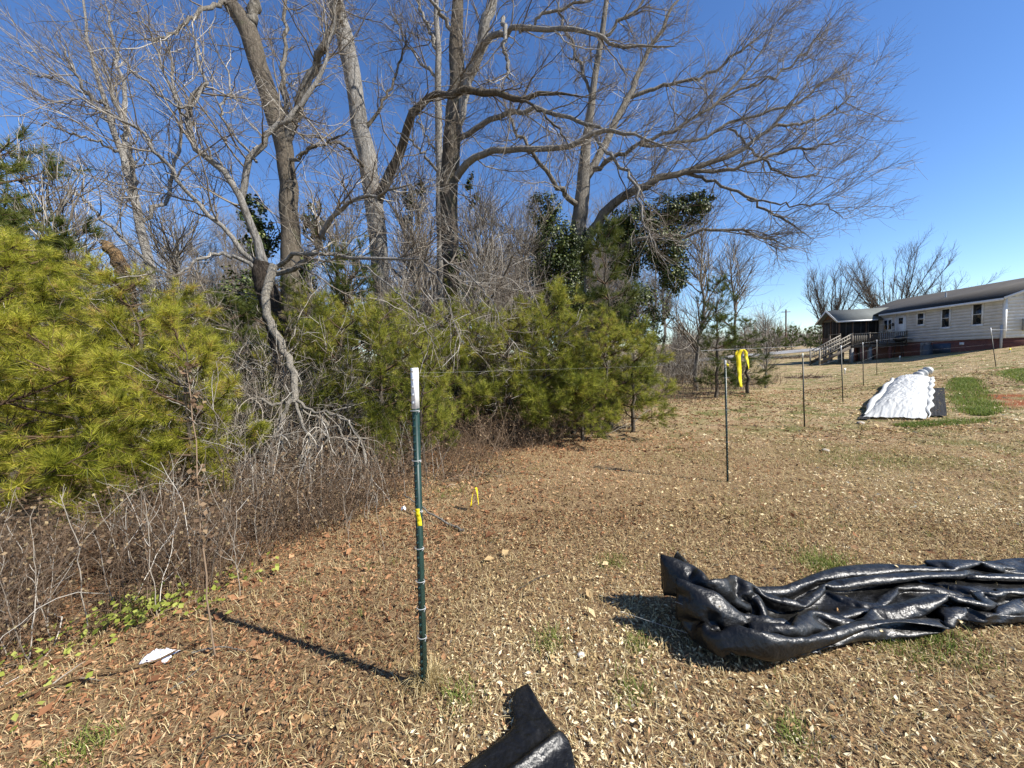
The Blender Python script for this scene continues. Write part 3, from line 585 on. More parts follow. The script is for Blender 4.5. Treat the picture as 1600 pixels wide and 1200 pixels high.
# trees beyond the house
def far_tree(px, d, H, spread, seed, label, twig='twig_far', bark='bark_dark', up=.5, stems=7):
    rng = np.random.default_rng(seed); p = W(px, 540, d); root = thing('yard_tree', label, 'tree', (p[0], p[1], float(ground(p[0], p[1]))))
    g = Geo(); K = 8; P0 = np.stack([np.zeros(K), np.zeros(K), np.linspace(-.2, H*.22, K)], -1); R0 = np.linspace(.2, .15, K)
    v, q = tubes(P0[None], R0[None], 8); g.add(v, q); g.build('trunk', M[bark], root, smooth=True)
    a = np.arange(stems)/stems*2*np.pi+rng.random(stems)*.5; el = rng.uniform(.55, 1.3, stems); P1 = np.empty((stems, 12, 3)); P1[:, 0] = [0, 0, H*.2]
    dvec = np.stack([np.cos(a)*np.cos(el)*spread, np.sin(a)*np.cos(el)*spread, np.sin(el)], -1); dvec = nrm(dvec)
    for q_ in range(1, 12): dvec = nrm(dvec+rng.normal(size=dvec.shape)*.055+np.array([0, 0, .05])); P1[:, q_] = P1[:, q_-1]+dvec*(H*.78/11*rng.uniform(.9, 1.1))
    R1 = np.repeat((.065*(1-np.linspace(0, 1, 12))**.8+.012)[None], stems, 0)
    for k_ in range(stems):
        v, q = tubes(P1[k_:k_+1], R1[k_:k_+1], 6); Geo().add(v, q).build('limb', M[bark], root, smooth=True)
    P2, R2 = grow(P1, R1, 2.8, H*.12, H*.36, 14, 38, 8, rng, (0, 0, up), .07, .5, .010, .035, t0=.2)
    P3, R3 = grow(P2, R2, 3.6, .5, 1.7, 18, 45, 5, rng, (0, 0, up), .12, .6, .006, .016, cap=5200)
    g = Geo(); tubes_geo(g, P2, R2, 4, rng, 0, .5); tubes_geo(g, P3, R3, 3, rng, 0, .6); g.build('crown', M['twig_grey'], root, kind='stuff')
far_tree(1297, 47, 11.0, .55, 81, 'upright fan shaped leafless tree behind the screened porch', stems=12)
far_tree(1392, 46, 12.5, .9, 82, 'wide spreading dark leafless tree behind the long roof', stems=12, up=.35)
far_tree(1455, 52, 10.0, 1.1, 83, 'low leafless tree crown showing just over the roof ridge', stems=7, up=.2)
# ---------------------------------------------------------------- pines
def needles(tp, td, n, L, w, rng, tint, spread=(12, 70)):
    """n needles at each tuft: long thin triangles radiating round the shoot"""
    m = len(tp); P = np.repeat(tp, n, 0); D = np.repeat(td, n, 0); N_ = m*n
    perp = nrm(np.cross(D, rand_unit(N_, rng))); a = np.radians(rng.uniform(*spread, N_))[:, None]
    d = nrm(D*np.cos(a)+perp*np.sin(a)); back = D*(-rng.random(N_)*.5*L)[:, None]
    s = nrm(np.cross(d, rand_unit(N_, rng))); l = (L*rng.uniform(.65, 1.1, N_))[:, None]
    b = P+back; tip = b+d*l+np.array([0, 0, -.12])*l
    v = np.stack([b-s*w/2, b+s*w/2, tip], 1).reshape(-1, 3); f = np.arange(N_*3).reshape(-1, 3)
    return v, f, np.repeat(np.clip(np.repeat(tint, n)+rng.normal(size=N_)*.2, 0, 1), 3)
def pine_parts(seed, H, rad, root, mat, nn=34, L=.11, w=.0028, whorl=.28, tufts=9, base=.08, top_pow=.75, gap=0.0, sub_d=7.0, cap=1500):
    rng = np.random.default_rng(seed); K = 14; t = np.linspace(0, 1, K)
    P = np.stack([np.cumsum(rng.normal(size=K))*.012*H, np.cumsum(rng.normal(size=K))*.012*H, t*H*.97-.1], -1); P[:, :2] -= P[0, :2]; R = .016*H*(1-t)+.006
    v, q = tubes(P[None], R[None], 8); Geo().add(v, q).build('trunk', M['bark_brown'], root, smooth=True)
    hs = np.arange(base*H+.15, H*.96, whorl); BP = []; BR = []
    for h in hs:
        k = int(rng.integers(3, 6)); a0 = rng.random()*6.28; u = h/H
        for j in range(k):
            if rng.random() < gap: continue
            a = a0+j*2*np.pi/k+rng.normal()*.25; L_ = rad*(1-u)**top_pow*rng.uniform(.35, 1.4)+.12
            n = 8; s = np.linspace(0, 1, n); el = np.radians(rng.uniform(5, 30)+35*u)
            x0 = np.interp(h, P[:, 2], P[:, 0]); y0 = np.interp(h, P[:, 2], P[:, 1])
            r = L_*s; z = h+L_*s*np.tan(el)*.6-L_*.12*s+L_*.22*s**2.2
            aa = a+np.cumsum(rng.normal(size=n))*.05
            BP.append(np.stack([x0+r*np.cos(aa), y0+r*np.sin(aa), z], -1)); BR.append((.010+.004*L_)*(1-s)+.003)
    BP = np.array(BP); BR = np.array(BR)
    P2, R2 = grow(BP, BR, sub_d, .12, .5, 25, 60, 5, rng, (0, 0, .25), .08, .5, .0022, .006, t0=.25, taper=.45, cap=cap)
    g = Geo(); tubes_geo(g, BP, BR, 5, rng, .0, .4); tubes_geo(g, P2, R2, 3, rng, 0, .5); print('PINE', seed, len(BP), len(P2)); g.build('branches', M['twig_brush'], root, kind='stuff')
    A = [BP[:, -1], P2[:, -1], P2[:, 3], BP[:, 6]]; Dv = [nrm(BP[:, -1]-BP[:, -2]), nrm(P2[:, -1]-P2[:, -2]), nrm(P2[:, 3]-P2[:, 1]), nrm(BP[:, 6]-BP[:, 5])]
    A.append(P[-2:]+[0, 0, .02]); Dv.append(np.array([[0, 0, 1.0], [0, 0, 1.0]]))
    A = np.concatenate(A); Dv = nrm(np.concatenate(Dv)+np.array([0, 0, .25])); rad_ = np.hypot(A[:, 0], A[:, 1]); tint = .36+.22*rng.normal(size=len(A))+.15*(A[:, 2]/H-.4)+.9*fbm(A[:, 0]*2.2+seed, A[:, 2]*2.2+A[:, 1]*1.7, 3); tint = np.where(rng.random(len(A)) < .03, 1.0, tint)
    v, f, ti = needles(A, Dv, nn, L, w, rng, np.clip(tint, 0.02, 1.0)); Geo().add(v, f, ti).build('needles', M[mat], root, kind='stuff')
    return root
def pine(px, d, H, rad, seed, mat, label, **kw):
    p = W(px, 560, d); r_ = thing('pine_tree', label, 'tree', (p[0], p[1], float(ground(p[0], p[1]))))
    return pine_parts(seed, H, rad, r_, mat, **kw)
SPEC = {'A': (101, 3.2, 1.15, 'pine_near', dict(nn=36, L=.12, w=.0038, whorl=.22, sub_d=26, cap=1150, gap=.16)),
 'B': (102, 2.4, 1.05, 'pine_near', dict(nn=38, L=.135, w=.0038, whorl=.22, sub_d=26, cap=1000, gap=.12)),
 'C': (111, 3.1, 1.0, 'pine_mid', dict(nn=30, L=.12, w=.0045, whorl=.26, sub_d=24, cap=1050, gap=.2)),
 'D': (112, 2.4, .95, 'pine_mid', dict(nn=30, L=.135, w=.0045, whorl=.26, sub_d=24, cap=950, gap=.22)),
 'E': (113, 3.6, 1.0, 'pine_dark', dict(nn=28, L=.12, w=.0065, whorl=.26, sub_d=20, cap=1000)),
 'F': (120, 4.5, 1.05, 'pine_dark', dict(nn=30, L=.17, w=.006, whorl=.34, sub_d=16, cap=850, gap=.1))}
PROTO = {}; ry = np.random.default_rng(9)
def pine(px, d, H, kind, label, wide=1.0):
    p = W(px, 560, d); loc = (p[0], p[1], float(ground(p[0], p[1]))); sd_, h0, r0, mat, kw = SPEC[kind]
    if kind not in PROTO: PROTO[kind] = o = pine_parts(sd_, h0, r0, thing('pine_tree', label, 'tree'), mat, **kw)
    else: o = copy_tree(PROTO[kind])
    o['label'] = label; o.location = loc; s_ = H/h0; o.scale = (s_*wide, s_*wide, s_); o.rotation_euler = (0, 0, ry.uniform(0, 6.28))
for a in ((10, 4.5, 3.2, 'A', 'bright yellow green young pine at the left edge'), (200, 4.6, 2.75, 'A', 'bushy yellow green young pine in front of the pale slender tree', 1.2),
 (-60, 3.1, 2.5, 'B', 'nearest young pine, cut by the left edge with low brushy boughs'), (285, 4.0, 2.05, 'B', 'young pine at the right end of the bright left pines with starry tufts', .85),
 (120, 3.6, 1.95, 'B', 'low young pine in front of the other bright left pines', 1.1), (60, 5.2, 3.3, 'A', 'yellow green pine second in from the left edge, behind the low one', 1.1),
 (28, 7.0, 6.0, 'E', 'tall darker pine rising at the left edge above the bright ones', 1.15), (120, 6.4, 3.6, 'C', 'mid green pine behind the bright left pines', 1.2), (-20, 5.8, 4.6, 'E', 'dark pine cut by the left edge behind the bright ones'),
 (265, 6.0, 2.9, 'C', 'mid green pine filling the gap between the left pines and the crooked trunk'),
 (370, 7.2, 3.0, 'E', 'dark green young pine left of the crooked trunk', 1.1), (500, 6.4, 2.9, 'C', 'young pine right of the crooked dark trunk'), (590, 5.9, 2.5, 'D', 'olive green young pine in front of the leaning trunk'),
 (655, 5.2, 1.95, 'D', 'narrow young pine directly behind the nearest post', .75), (550, 8.2, 4.1, 'E', 'taller dark pine between the forked trunk and the leaning one'), (640, 7.6, 3.0, 'C', 'young pine between the leaning trunk and the twin stemmed tree'),
 (720, 8.8, 3.4, 'C', 'young pine at the foot of the twin stemmed tree', .9), (440, 8.0, 3.5, 'E', 'shaded pine behind the crooked dark trunk'), (780, 8.6, 2.8, 'C', 'olive pine standing in the brush right of the twin stemmed tree', .9),
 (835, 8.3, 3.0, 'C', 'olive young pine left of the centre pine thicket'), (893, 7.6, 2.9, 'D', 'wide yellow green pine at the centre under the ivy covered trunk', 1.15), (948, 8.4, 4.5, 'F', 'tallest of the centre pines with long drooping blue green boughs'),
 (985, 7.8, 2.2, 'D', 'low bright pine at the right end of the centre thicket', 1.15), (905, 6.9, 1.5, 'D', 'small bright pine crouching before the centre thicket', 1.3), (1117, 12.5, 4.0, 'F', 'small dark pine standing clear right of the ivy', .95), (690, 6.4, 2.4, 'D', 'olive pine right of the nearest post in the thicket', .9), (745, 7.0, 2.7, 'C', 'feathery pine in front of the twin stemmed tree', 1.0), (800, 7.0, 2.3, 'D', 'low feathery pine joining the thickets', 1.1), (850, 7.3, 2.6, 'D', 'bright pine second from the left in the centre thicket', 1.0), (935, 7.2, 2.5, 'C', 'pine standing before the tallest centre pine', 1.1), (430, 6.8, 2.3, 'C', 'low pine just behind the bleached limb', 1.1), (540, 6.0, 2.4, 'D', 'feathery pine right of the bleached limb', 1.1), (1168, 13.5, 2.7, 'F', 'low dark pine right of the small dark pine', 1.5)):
    pine(*a)

# ---------------------------------------------------------------- ivy masses on the right hand tree
def leaves_quad(c, n_, size, rng, tint):
    """simple folded leaves: c centres, n_ normals"""
    m = len(c); t = nrm(np.cross(n_, rand_unit(m, rng))); s = np.cross(n_, t); L = (size*rng.uniform(.6, 1.2, m))[:, None]
    v = np.stack([c-t*L*.5, c+s*L*.42+n_*L*.1, c+t*L*.6, c-s*L*.42+n_*L*.1], 1).reshape(-1, 3); b = np.arange(m)[:, None]*4
    return v, np.concatenate([b+np.array([0, 2, 1]), b+np.array([0, 3, 2])]), np.repeat(tint, 4)
def ivy(name, label, blobs, n, size, seed, mat='ivy'):
    rng = np.random.default_rng(seed); C0 = []; Nn = []
    tot = sum(b[3]*b[4] for b in blobs)
    for px, py, d, rx, rz in blobs:
        m = int(n*rx*rz/tot); c = W(px, py, d); k = max(6, m//55); cl = rand_unit(k, rng)*rng.uniform(.45, 1.0, (k, 1)); id_ = rng.integers(0, k, m)
        o = cl[id_]+rng.normal(size=(m, 3))*.13; s = np.array([rx, min(rx, .7), rz])/F*d; s[1] = min(rx, rz)/F*d
        C0.append(c+o*s); Nn.append(nrm(o+rand_unit(m, rng)*.7+np.array([0, 0, .4])))
    c = np.concatenate(C0); nn_ = np.concatenate(Nn); c[:, 2] = np.maximum(c[:, 2], ground(c[:, 0], c[:, 1])+.05)
    v, f, t = leaves_quad(c, nn_, size, rng, rng.random(len(c))**1.6)
    root = thing(name, label, 'ivy', tuple(c.mean(0))); child(Geo().add(v, f, t).build('leaves', M[mat], kind='stuff'), root)
    P = catmull(np.array([W(b[0], b[1], b[2]) for b in blobs]) if len(blobs) > 1 else np.array([c.mean(0), c.mean(0)+[0, 0, .5]]), 20)
    P1, R1 = grow(P[None], np.full((1, 20), .02), 12, .3, 1.0, 30, 90, 6, rng); g = Geo(); tubes_geo(g, P1, R1, 4, rng, 0, .4); child(g.build('stems', M['twig_brush'], kind='stuff'), root)
ivy('ivy', 'dark ivy column left of and around the right hand trunk', [(850, 330, 10.2, 26, 28), (862, 375, 10.2, 40, 40), (866, 430, 10.2, 46, 44), (895, 395, 10.2, 34, 40), (880, 470, 10.2, 46, 40)], 19000, .062, 131)
ivy('ivy', 'big hanging ivy mass right of the same trunk, reaching towards the house', [(1000, 345, 9.6, 36, 26), (1050, 335, 9.6, 44, 28), (1090, 318, 9.5, 26, 22), (1040, 385, 9.6, 40, 36), (985, 395, 9.8, 36, 40), (1050, 425, 9.6, 26, 32), (960, 360, 10, 30, 30)], 20000, .062, 132)
ivy('ivy', 'ivy and shrub growing behind the centre pines', [(1000, 480, 9.6, 46, 40), (1010, 520, 9.4, 40, 30)], 3500, .06, 133)
ivy('ivy', 'ivy climbing the forked trunk and its neighbours', [(400, 335, 8.3, 22, 34), (410, 375, 8.3, 30, 30), (492, 345, 8.3, 18, 36), (470, 420, 8.2, 22, 40), (375, 470, 8.3, 40, 50)], 6000, .07, 134)
ivy('ivy', 'ivy sleeve on the upper trunk of the leaning tree', [(640, 330, 9.2, 22, 34), (655, 290, 9.1, 12, 20), (715, 420, 9, 20, 50), (735, 300, 9, 12, 26)], 1800, .07, 135)
# ---------------------------------------------------------------- house: local x runs along the long wall, local y towards the lawn
H0 = np.array([31.8, 23.9]); HU = nrm(np.array([.137, .99]))
house = thing('house', 'long low white sided house with dark roof, brick base and screened porch', 'house', (H0[0], H0[1], 0), math.atan2(HU[1], HU[0]))
SILL, EAVE, RIDGE, HL, HD = 1.55, 4.18, 5.62, 12.8, 8.4
def siding_mat():
    m, nt, b = new_mat('white_siding'); c = coords(nt)
    col = ramp(nt, noise(nt, c, 1.2, 5, .7), [(.35, (.50, .51, .52)), (.65, (.66, .67, .68))])
    col = mixc(nt, ramp(nt, noise(nt, c, 7, 4, .7, 0, (1, 1, .2)), [(.66, (0, 0, 0)), (.85, (.25, .25, .25))]), col, (.45, .43, .37))
    nt.links.new(col, b.inputs['Base Color']); b.inputs['Roughness'].default_value = .5; return m
def brick_mat():
    m, nt, b = new_mat('red_brick'); c = coords(nt); mp = nt.nodes.new('ShaderNodeMapping'); mp.inputs['Rotation'].default_value = (math.radians(90), 0, 0); nt.links.new(c, mp.inputs[0])
    t = nt.nodes.new('ShaderNodeTexBrick'); t.inputs['Scale'].default_value = 4.2; t.inputs['Color1'].default_value = (.12, .032, .02, 1); t.inputs['Color2'].default_value = (.19, .055, .032, 1); t.inputs['Mortar'].default_value = (.16, .14, .12, 1)
    t.inputs['Mortar Size'].default_value = .012; nt.links.new(mp.outputs[0], t.inputs['Vector']); nt.links.new(t.outputs['Color'], b.inputs['Base Color']); b.inputs['Roughness'].default_value = .85; bump(nt, b, t.outputs['Fac'], -.4, .01); return m
def shingle_mat(name, a, b_, c_):
    m, nt, b = new_mat(name); c = coords(nt); f = noise(nt, c, 14, 5, .8, 0, (1, 1, 1)); g_ = noise(nt, c, .9, 4, .6)
    col = mixc(nt, .5, ramp(nt, f, [(.3, a), (.55, b_), (.75, c_)]), ramp(nt, g_, [(.35, a), (.65, c_)])); nt.links.new(col, b.inputs['Base Color']); b.inputs['Roughness'].default_value = .9; bump(nt, b, f, .5, .01); return m
M['siding'] = siding_mat(); M['brick'] = brick_mat()
M['roof'] = shingle_mat('dark_shingle', (.016, .013, .010), (.03, .025, .019), (.05, .042, .032)); M['roof2'] = shingle_mat('grey_shingle', (.08, .088, .08), (.115, .125, .113), (.16, .17, .155))
M['white'] = simple('white_trim', (.74, .74, .72), .5, var=.08); M['glass'] = simple('window_glass', (.015, .017, .02), .08, .6, var=.2)
M['wood_grey'] = simple('weathered_wood', (.12, .10, .08), .85, .2, var=.35, scale=9, bmp=.3); M['wood_brown'] = simple('brown_board', (.13, .075, .045), .85, .2, var=.3)
M['wood_pale'] = simple('pale_rail_wood', (.30, .27, .22), .8, .2, var=.25, scale=12)
M['screen'] = simple('dark_insect_screen', (.028, .025, .022), .8, .2); M['grey_metal'] = simple('grey_metal', (.42, .43, .43), .4, .5, var=.08)
M['black_iron'] = simple('black_iron', (.02, .02, .02), .4, .5, var=.1); M['concrete'] = simple('concrete', (.22, .21, .195), .9, .1, var=.15, bmp=.3)
M['tank'] = simple('blue_grey_metal', (.05, .07, .10), .5, .4)
HB = lambda name, boxes, mat, parent=house, **kw: _hb(name, boxes, mat, parent, **kw)
def _hb(name, boxes, mat, parent, label=None, **kw):
    g = Geo()
    for b in boxes: g.add(*box(*b))
    o = g.build(name, M[mat], parent, **kw)
    if label: o['label'] = label
    return o
HB('foundation', [(0.02, HL-.02, -HD+.02, -.03, -.6, SILL)], 'brick')
# lapped siding: every course a wedge proud at its lower edge
def lapped(x0, x1, y, z0, z1, face):
    g = Geo(); h = .205; n = int((z1-z0)/h); h = (z1-z0)/n
    for k in range(n):
        a, b = z0+k*h, z0+(k+1)*h
        if face == 'y': v = [(x0, y+.022, a), (x1, y+.022, a), (x1, y+.004, b), (x0, y+.004, b), (x0, y-.02, a), (x1, y-.02, a)]
        else: v = [(y-.022, x0, a), (y-.022, x1, a), (y-.004, x1, b), (y-.004, x0, b), (y+.02, x0, a), (y+.02, x1, a)]
        g.add(v, [[0, 1, 2, 3], [4, 5, 1, 0]])
    return g
HB('wall', [(0, HL, -HD, -.02, SILL+.001, EAVE)], 'siding')
lapped(.10, HL, 0, SILL, EAVE-.03, 'y').build('siding', M['siding'], house, kind='stuff')
lapped(-HD, -.10, 0, SILL, EAVE-.03, 'x').build('siding', M['siding'], house, kind='stuff')
g = Geo(); g.add([(.001, -HD, EAVE), (.001, 0, EAVE), (.001, -HD/2, RIDGE-.05)], [[0, 1, 2]]); 
for k in range(6):
    z = EAVE-.03+k*.21; wv = (HD/2)*(1-(z+.21-EAVE)/(RIDGE-EAVE))
    if wv > .2: g.add([(-.022, -HD/2-wv, z), (-.022, -HD/2+wv, z), (-.004, -HD/2+wv, z+.21), (-.004, -HD/2-wv, z+.21), (.02, -HD/2-wv, z), (.02, -HD/2+wv, z)], [[0, 1, 2, 3], [4, 5, 1, 0]])
g.build('gable', M['siding'], house, kind='stuff')
HB('corner_board', [(-.035, .10, -.10, .035, SILL, EAVE-.03)], 'white')
# main roof: two slopes with thickness
def slope(x0, x1, ye, ze, yr, zr, th):
    return np.array([(x0, ye, ze), (x1, ye, ze), (x1, yr, zr), (x0, yr, zr), (x0, ye, ze-th), (x1, ye, ze-th), (x1, yr, zr-th), (x0, yr, zr-th)], float), np.array([[0, 1, 2, 3], [7, 6, 5, 4], [0, 4, 5, 1], [1, 5, 6, 2], [2, 6, 7, 3], [3, 7, 4, 0]])
rp = (RIDGE-EAVE)/(HD/2)
g = Geo(); g.add(*slope(-.35, HL+.3, .42, EAVE-.42*rp+.12, -HD/2, RIDGE+.12, .09)); g.add(*slope(-.35, HL+.3, -HD-.42, EAVE-.42*rp+.12, -HD/2-.001, RIDGE+.12, .09)); g.build('roof', M['roof'], house)
g = Geo()
for sgn in (1, -1):
    g.add(*beam((-.372, -HD/2+sgn*(HD/2+.42), EAVE-.42*rp+.05), (-.372, -HD/2+sgn*.02, RIDGE+.05), .035, .15))
g.build('rake_board', M['white'], house)
HB('fascia', [(-.34, 9.0, .423, .45, EAVE-.42*rp-.09, EAVE-.42*rp+.07)], 'white')
HB('soffit', [(-.33, 9.3, .03, .42, EAVE-.10, EAVE-.075)], 'white')
g = Geo(); g.add(*tubes(np.array([[[6.0, -2.0, 4.9], [6.0, -2.0, 5.35]]]), np.full((1, 2), .05), 8)); g.build('vent_pipe', M['grey_metal'], house)
def window(t0, t1, z0, z1, label=None, rail=True):
    f = HB('window', [(t0-.11, t1+.11, .024, .05, z0-.12, z0), (t0-.11, t1+.11, .024, .05, z1, z1+.13), (t0-.11, t0, .024, .048, z0, z1), (t1, t1+.11, .024, .048, z0, z1)], 'white')
    HB('pane', [(t0, t1, .018, .03, z0, z1)], 'glass', f)
    if rail: HB('sash_rail', [(t0, t1, .030, .042, (z0+z1)/2-.02, (z0+z1)/2+.02)], 'white', f)
    HB('sill', [(t0-.14, t1+.14, .051, .10, z0-.15, z0-.10)], 'white', f)
    if label: f['label'] = label
window(1.30, 1.82, 2.58, 3.93, 'tall sash window nearest the corner'); window(3.42, 3.93, 2.57, 3.86, 'tall middle sash window'); window(5.38, 5.85, 2.93, 3.78, 'small sash window nearest the deck')
# back door with a small light
dr = HB('door', [(6.95, 7.75, .024, .05, SILL+.03, 3.85)], 'white', label='white back door with a small square light'); HB('door_light', [(7.12, 7.5, .051, .058, 3.12, 3.62)], 'glass', dr); HB('door_trim', [(6.85, 6.95, .024, .055, SILL, 3.95), (7.75, 7.85, .024, .055, SILL, 3.95), (6.85, 7.85, .024, .055, 3.95, 4.03)], 'white', dr)
HB('wall_lamp', [(8.0, 8.1, .024, .12, 3.0, 3.25)], 'black_iron')
dd = HB('double_window', [(8.15, 9.0, .024, .05, 2.4, 3.75)], 'white', label='pair of dark glazed panels beside the porch')
for a, b in ((8.22, 8.5), (8.62, 8.92)): HB('pane', [(a, b, .051, .058, 2.75, 3.55)], 'glass', dd)
HB('downspout', [(-.0, .09, .06, .13, .75, 2.4)], 'grey_metal'); 
mb = HB('meter_box', [(-.32, -.03, -1.35, -.95, 2.0, 2.75)], 'grey_metal', label='grey electric meter box on the sunlit gable wall'); HB('conduit', [(-.16, -.10, -1.18, -1.12, 2.751, 4.6)], 'grey_metal', mb)
g = Geo(); v, q = tubes(np.array([[[-.33, -1.15, 2.4], [-.42, -1.15, 2.4]]]), np.full((1, 2), .09), 10); g.add(v, q); g.add(v[10:], np.arange(10)[None]); g.build('meter', M['glass'], mb)
# under-floor vents and piers along the base
for x in (2.4, 5.0): HB('base_vent', [(x, x+.3, -.029, -.01, 1.2, 1.38)], 'white')
HB('crawl_door', [(3.3, 4.6, -.029, .0, .55, 1.35)], 'tank', label='blue grey panel in the brick base')
for x in (4.75, 5.15): HB('pier', [(x, x+.22, .0, .22, -.2, 1.5)], 'concrete')
# screened porch at the far end
PX0, PX1, PY = 9.4, 11.6, 3.3; PE, PR = 3.80, 4.72
HB('porch_floor', [(PX0, PX1, 0.03, PY, 1.38, 1.54)], 'wood_brown')
for x, y in ((PX0+.05, PY-.05), (PX1-.05, PY-.05), (PX0+.05, PY*.66), (PX0+.05, PY*.33), ((PX0+PX1)/2, PY-.05)):
    HB('porch_post', [(x-.05, x+.05, y-.05, y+.05, 1.54, PE)], 'wood_brown')
for x, y in ((PX0+.15, PY-.15), (PX1-.15, PY-.15), (PX0+.15, PY*.5), (PX1-.15, PY*.5)): HB('pier', [(x-.1, x+.1, y-.1, y+.1, -.3, 1.38)], 'concrete')
HB('screen', [(PX0+.04, PX0+.05, .1, PY-.1, 2.3, PE-.1)], 'screen'); HB('screen', [(PX0+.1, PX1-.1, PY-.05, PY-.04, 2.3, PE-.1)], 'screen'); HB('screen', [(PX1-.05, PX1-.04, .1, PY-.1, 2.3, PE-.1)], 'screen')
HB('knee_wall', [(PX0+.005, PX0+.03, .1, PY-.1, 1.54, 2.3)], 'wood_brown'); HB('knee_wall', [(PX0+.1, PX1-.1, PY-.03, PY-.005, 1.54, 2.3)], 'wood_brown')
for k in range(5):
    y = .35+k*.6; HB('screen_batten', [(PX0-.012, PX0+.003, y-.025, y+.025, 1.6, PE-.05)], 'wood_grey')
for k in range(4):
    x = PX0+.3+k*.5; HB('screen_batten', [(x-.025, x+.025, PY+.001, PY+.014, 1.6, PE-.05)], 'wood_grey')
HB('porch_beam', [(PX0-.02, PX0+.1, .1, PY+.02, PE, PE+.16)], 'wood_grey'); HB('porch_beam', [(PX0+.1, PX1, PY-.1, PY+.02, PE, PE+.16)], 'wood_grey'); 
pm = (PX0+PX1)/2
g = Geo(); g.add([(PX0, PY-.04, PE+.16), (PX1, PY-.04, PE+.16), (pm, PY-.04, PR)], [[0, 1, 2]]); g.build('porch_gable', M['wood_brown'], house)
g = Geo(); ov = .35; pp = (PR-PE-.1)/(pm-PX0)
for s_ in (-1, 1):
    xe = pm+s_*(pm-PX0+ov); ze = PE+.16-ov*pp
    v = np.array([(xe, .0-2.0, ze), (xe, PY+.4, ze), (pm+s_*.001, PY+.4, PR+.1), (pm+s_*.001, -2.0, PR+.1)], float); v = np.vstack([v, v-[0, 0, .08]])
    g.add(v, [[0, 1, 2, 3], [7, 6, 5, 4], [0, 4, 5, 1], [1, 5, 6, 2], [2, 6, 7, 3], [3, 7, 4, 0]])
g.build('porch_roof', M['roof2'], house)
g = Geo()
for s_ in (-1, 1): g.add(*beam((pm+s_*(pm-PX0+ov), PY+.42, PE+.12-ov*pp), (pm+s_*.01, PY+.42, PR+.05), .03, .14))
g.add(*beam((pm-(pm-PX0+ov)-.02, .46, PE+.12-ov*pp), (pm-(pm-PX0+ov)-.02, PY+.4, PE+.12-ov*pp), .03, .13)); g.build('porch_trim', M['white'], house)
# deck with stairs
DX0, DX1, DY = 6.7, 9.35, 4.2; DZ = 1.52
for k in range(int((DX1-DX0)/.15)):
    x = DX0+k*.15; HB('deck_board', [(x, x+.14, .06, DY, DZ-.04, DZ)], 'wood_grey')
HB('deck_joist', [(DX0+.02, DX0+.06, .06, DY-.01, DZ-.24, DZ-.045), (DX1-.06, DX1-.02, .06, DY-.01, DZ-.24, DZ-.045), (DX0+.061, DX1-.061, DY-.06, DY-.02, DZ-.24, DZ-.045)], 'wood_grey')
for x, y in ((DX0+.12, 1.2), (DX0+.12, 2.7), (DX0+.12, DY-.12), (DX1-.12, DY-.12), (DX1-.12, 2)): HB('pier', [(x-.1, x+.1, y-.1, y+.1, -.4, DZ-.25)], 'concrete' if y > 2 else 'brick')
HB('top_rail', [(DX0-.03, DX0+.09, .08, DY, DZ+.92, DZ+.96)], 'wood_pale'); HB('bottom_rail', [(DX0+.01, DX0+.05, .08, DY, DZ+.1, DZ+.16)], 'wood_grey')
for y in np.arange(.2, DY, .14): HB('baluster', [(DX0+.01, DX0+.05, y, y+.04, DZ+.161, DZ+.919)], 'wood_pale' if y > 2.9 else 'wood_grey')
for y in (.1, 1.5, 2.8, DY-.1): HB('rail_post', [(DX0-.02, DX0+.0, y-.045, y+.045, DZ-.2, DZ+1.0)], 'wood_grey')
for x in (DX0+1.3, DX1-.1): HB('rail_post', [(x-.045, x+.045, DY-.08, DY-.0, DZ, DZ+1.0)], 'wood_grey')
HB('top_rail', [(DX0+1.3, DX1, DY-.1, DY+.02, DZ+1.0, DZ+1.04)], 'wood_pale')
st = bpy.data.objects.new('stairs', None); C.objects.link(st); st.parent = house
SY1, SZ0 = DY+2.3, .18; ns = 7
for k in range(ns):
    y = DY+.05+k*(SY1-DY)/ns; z = DZ-(k+1)*(DZ-SZ0)/(ns+1); HB('step', [(DX0+.05, DX0+1.2, y, y+.30, z-.04, z)], 'wood_grey', st)
for x in (DX0+.02, DX0+1.23):
    g = Geo(); g.add(*beam((x, DY, DZ-.16), (x, SY1+.1, SZ0-.1), .04, .24)); g.build('stringer', M['wood_grey'], st)
    for dz, h in ((.90, .05), (.62, .05), (.28, .05)):
        g = Geo(); g.add(*beam((x, DY, DZ+dz), (x, SY1+.05, SZ0+dz+.06), .09 if dz > .8 else .04, h)); g.build('stair_rail', M['wood_pale'], st)
    for k in range(12):
        u = (k+.5)/12; y = DY+u*(SY1-DY); z = DZ+(SZ0-DZ)*u; HB('baluster', [(x-.015, x+.015, y-.02, y+.02, z+.31, z+.88)], 'wood_pale', st)
    HB('newel', [(x-.045, x+.045, SY1, SY1+.09, -.1, SZ0+1.1)], 'wood_pale', st)

def hp(t, m_, z):   # house coordinates -> world
    return np.array([H0[0]+HU[0]*t-HU[1]*m_, H0[1]+HU[1]*t+HU[0]*m_, z])
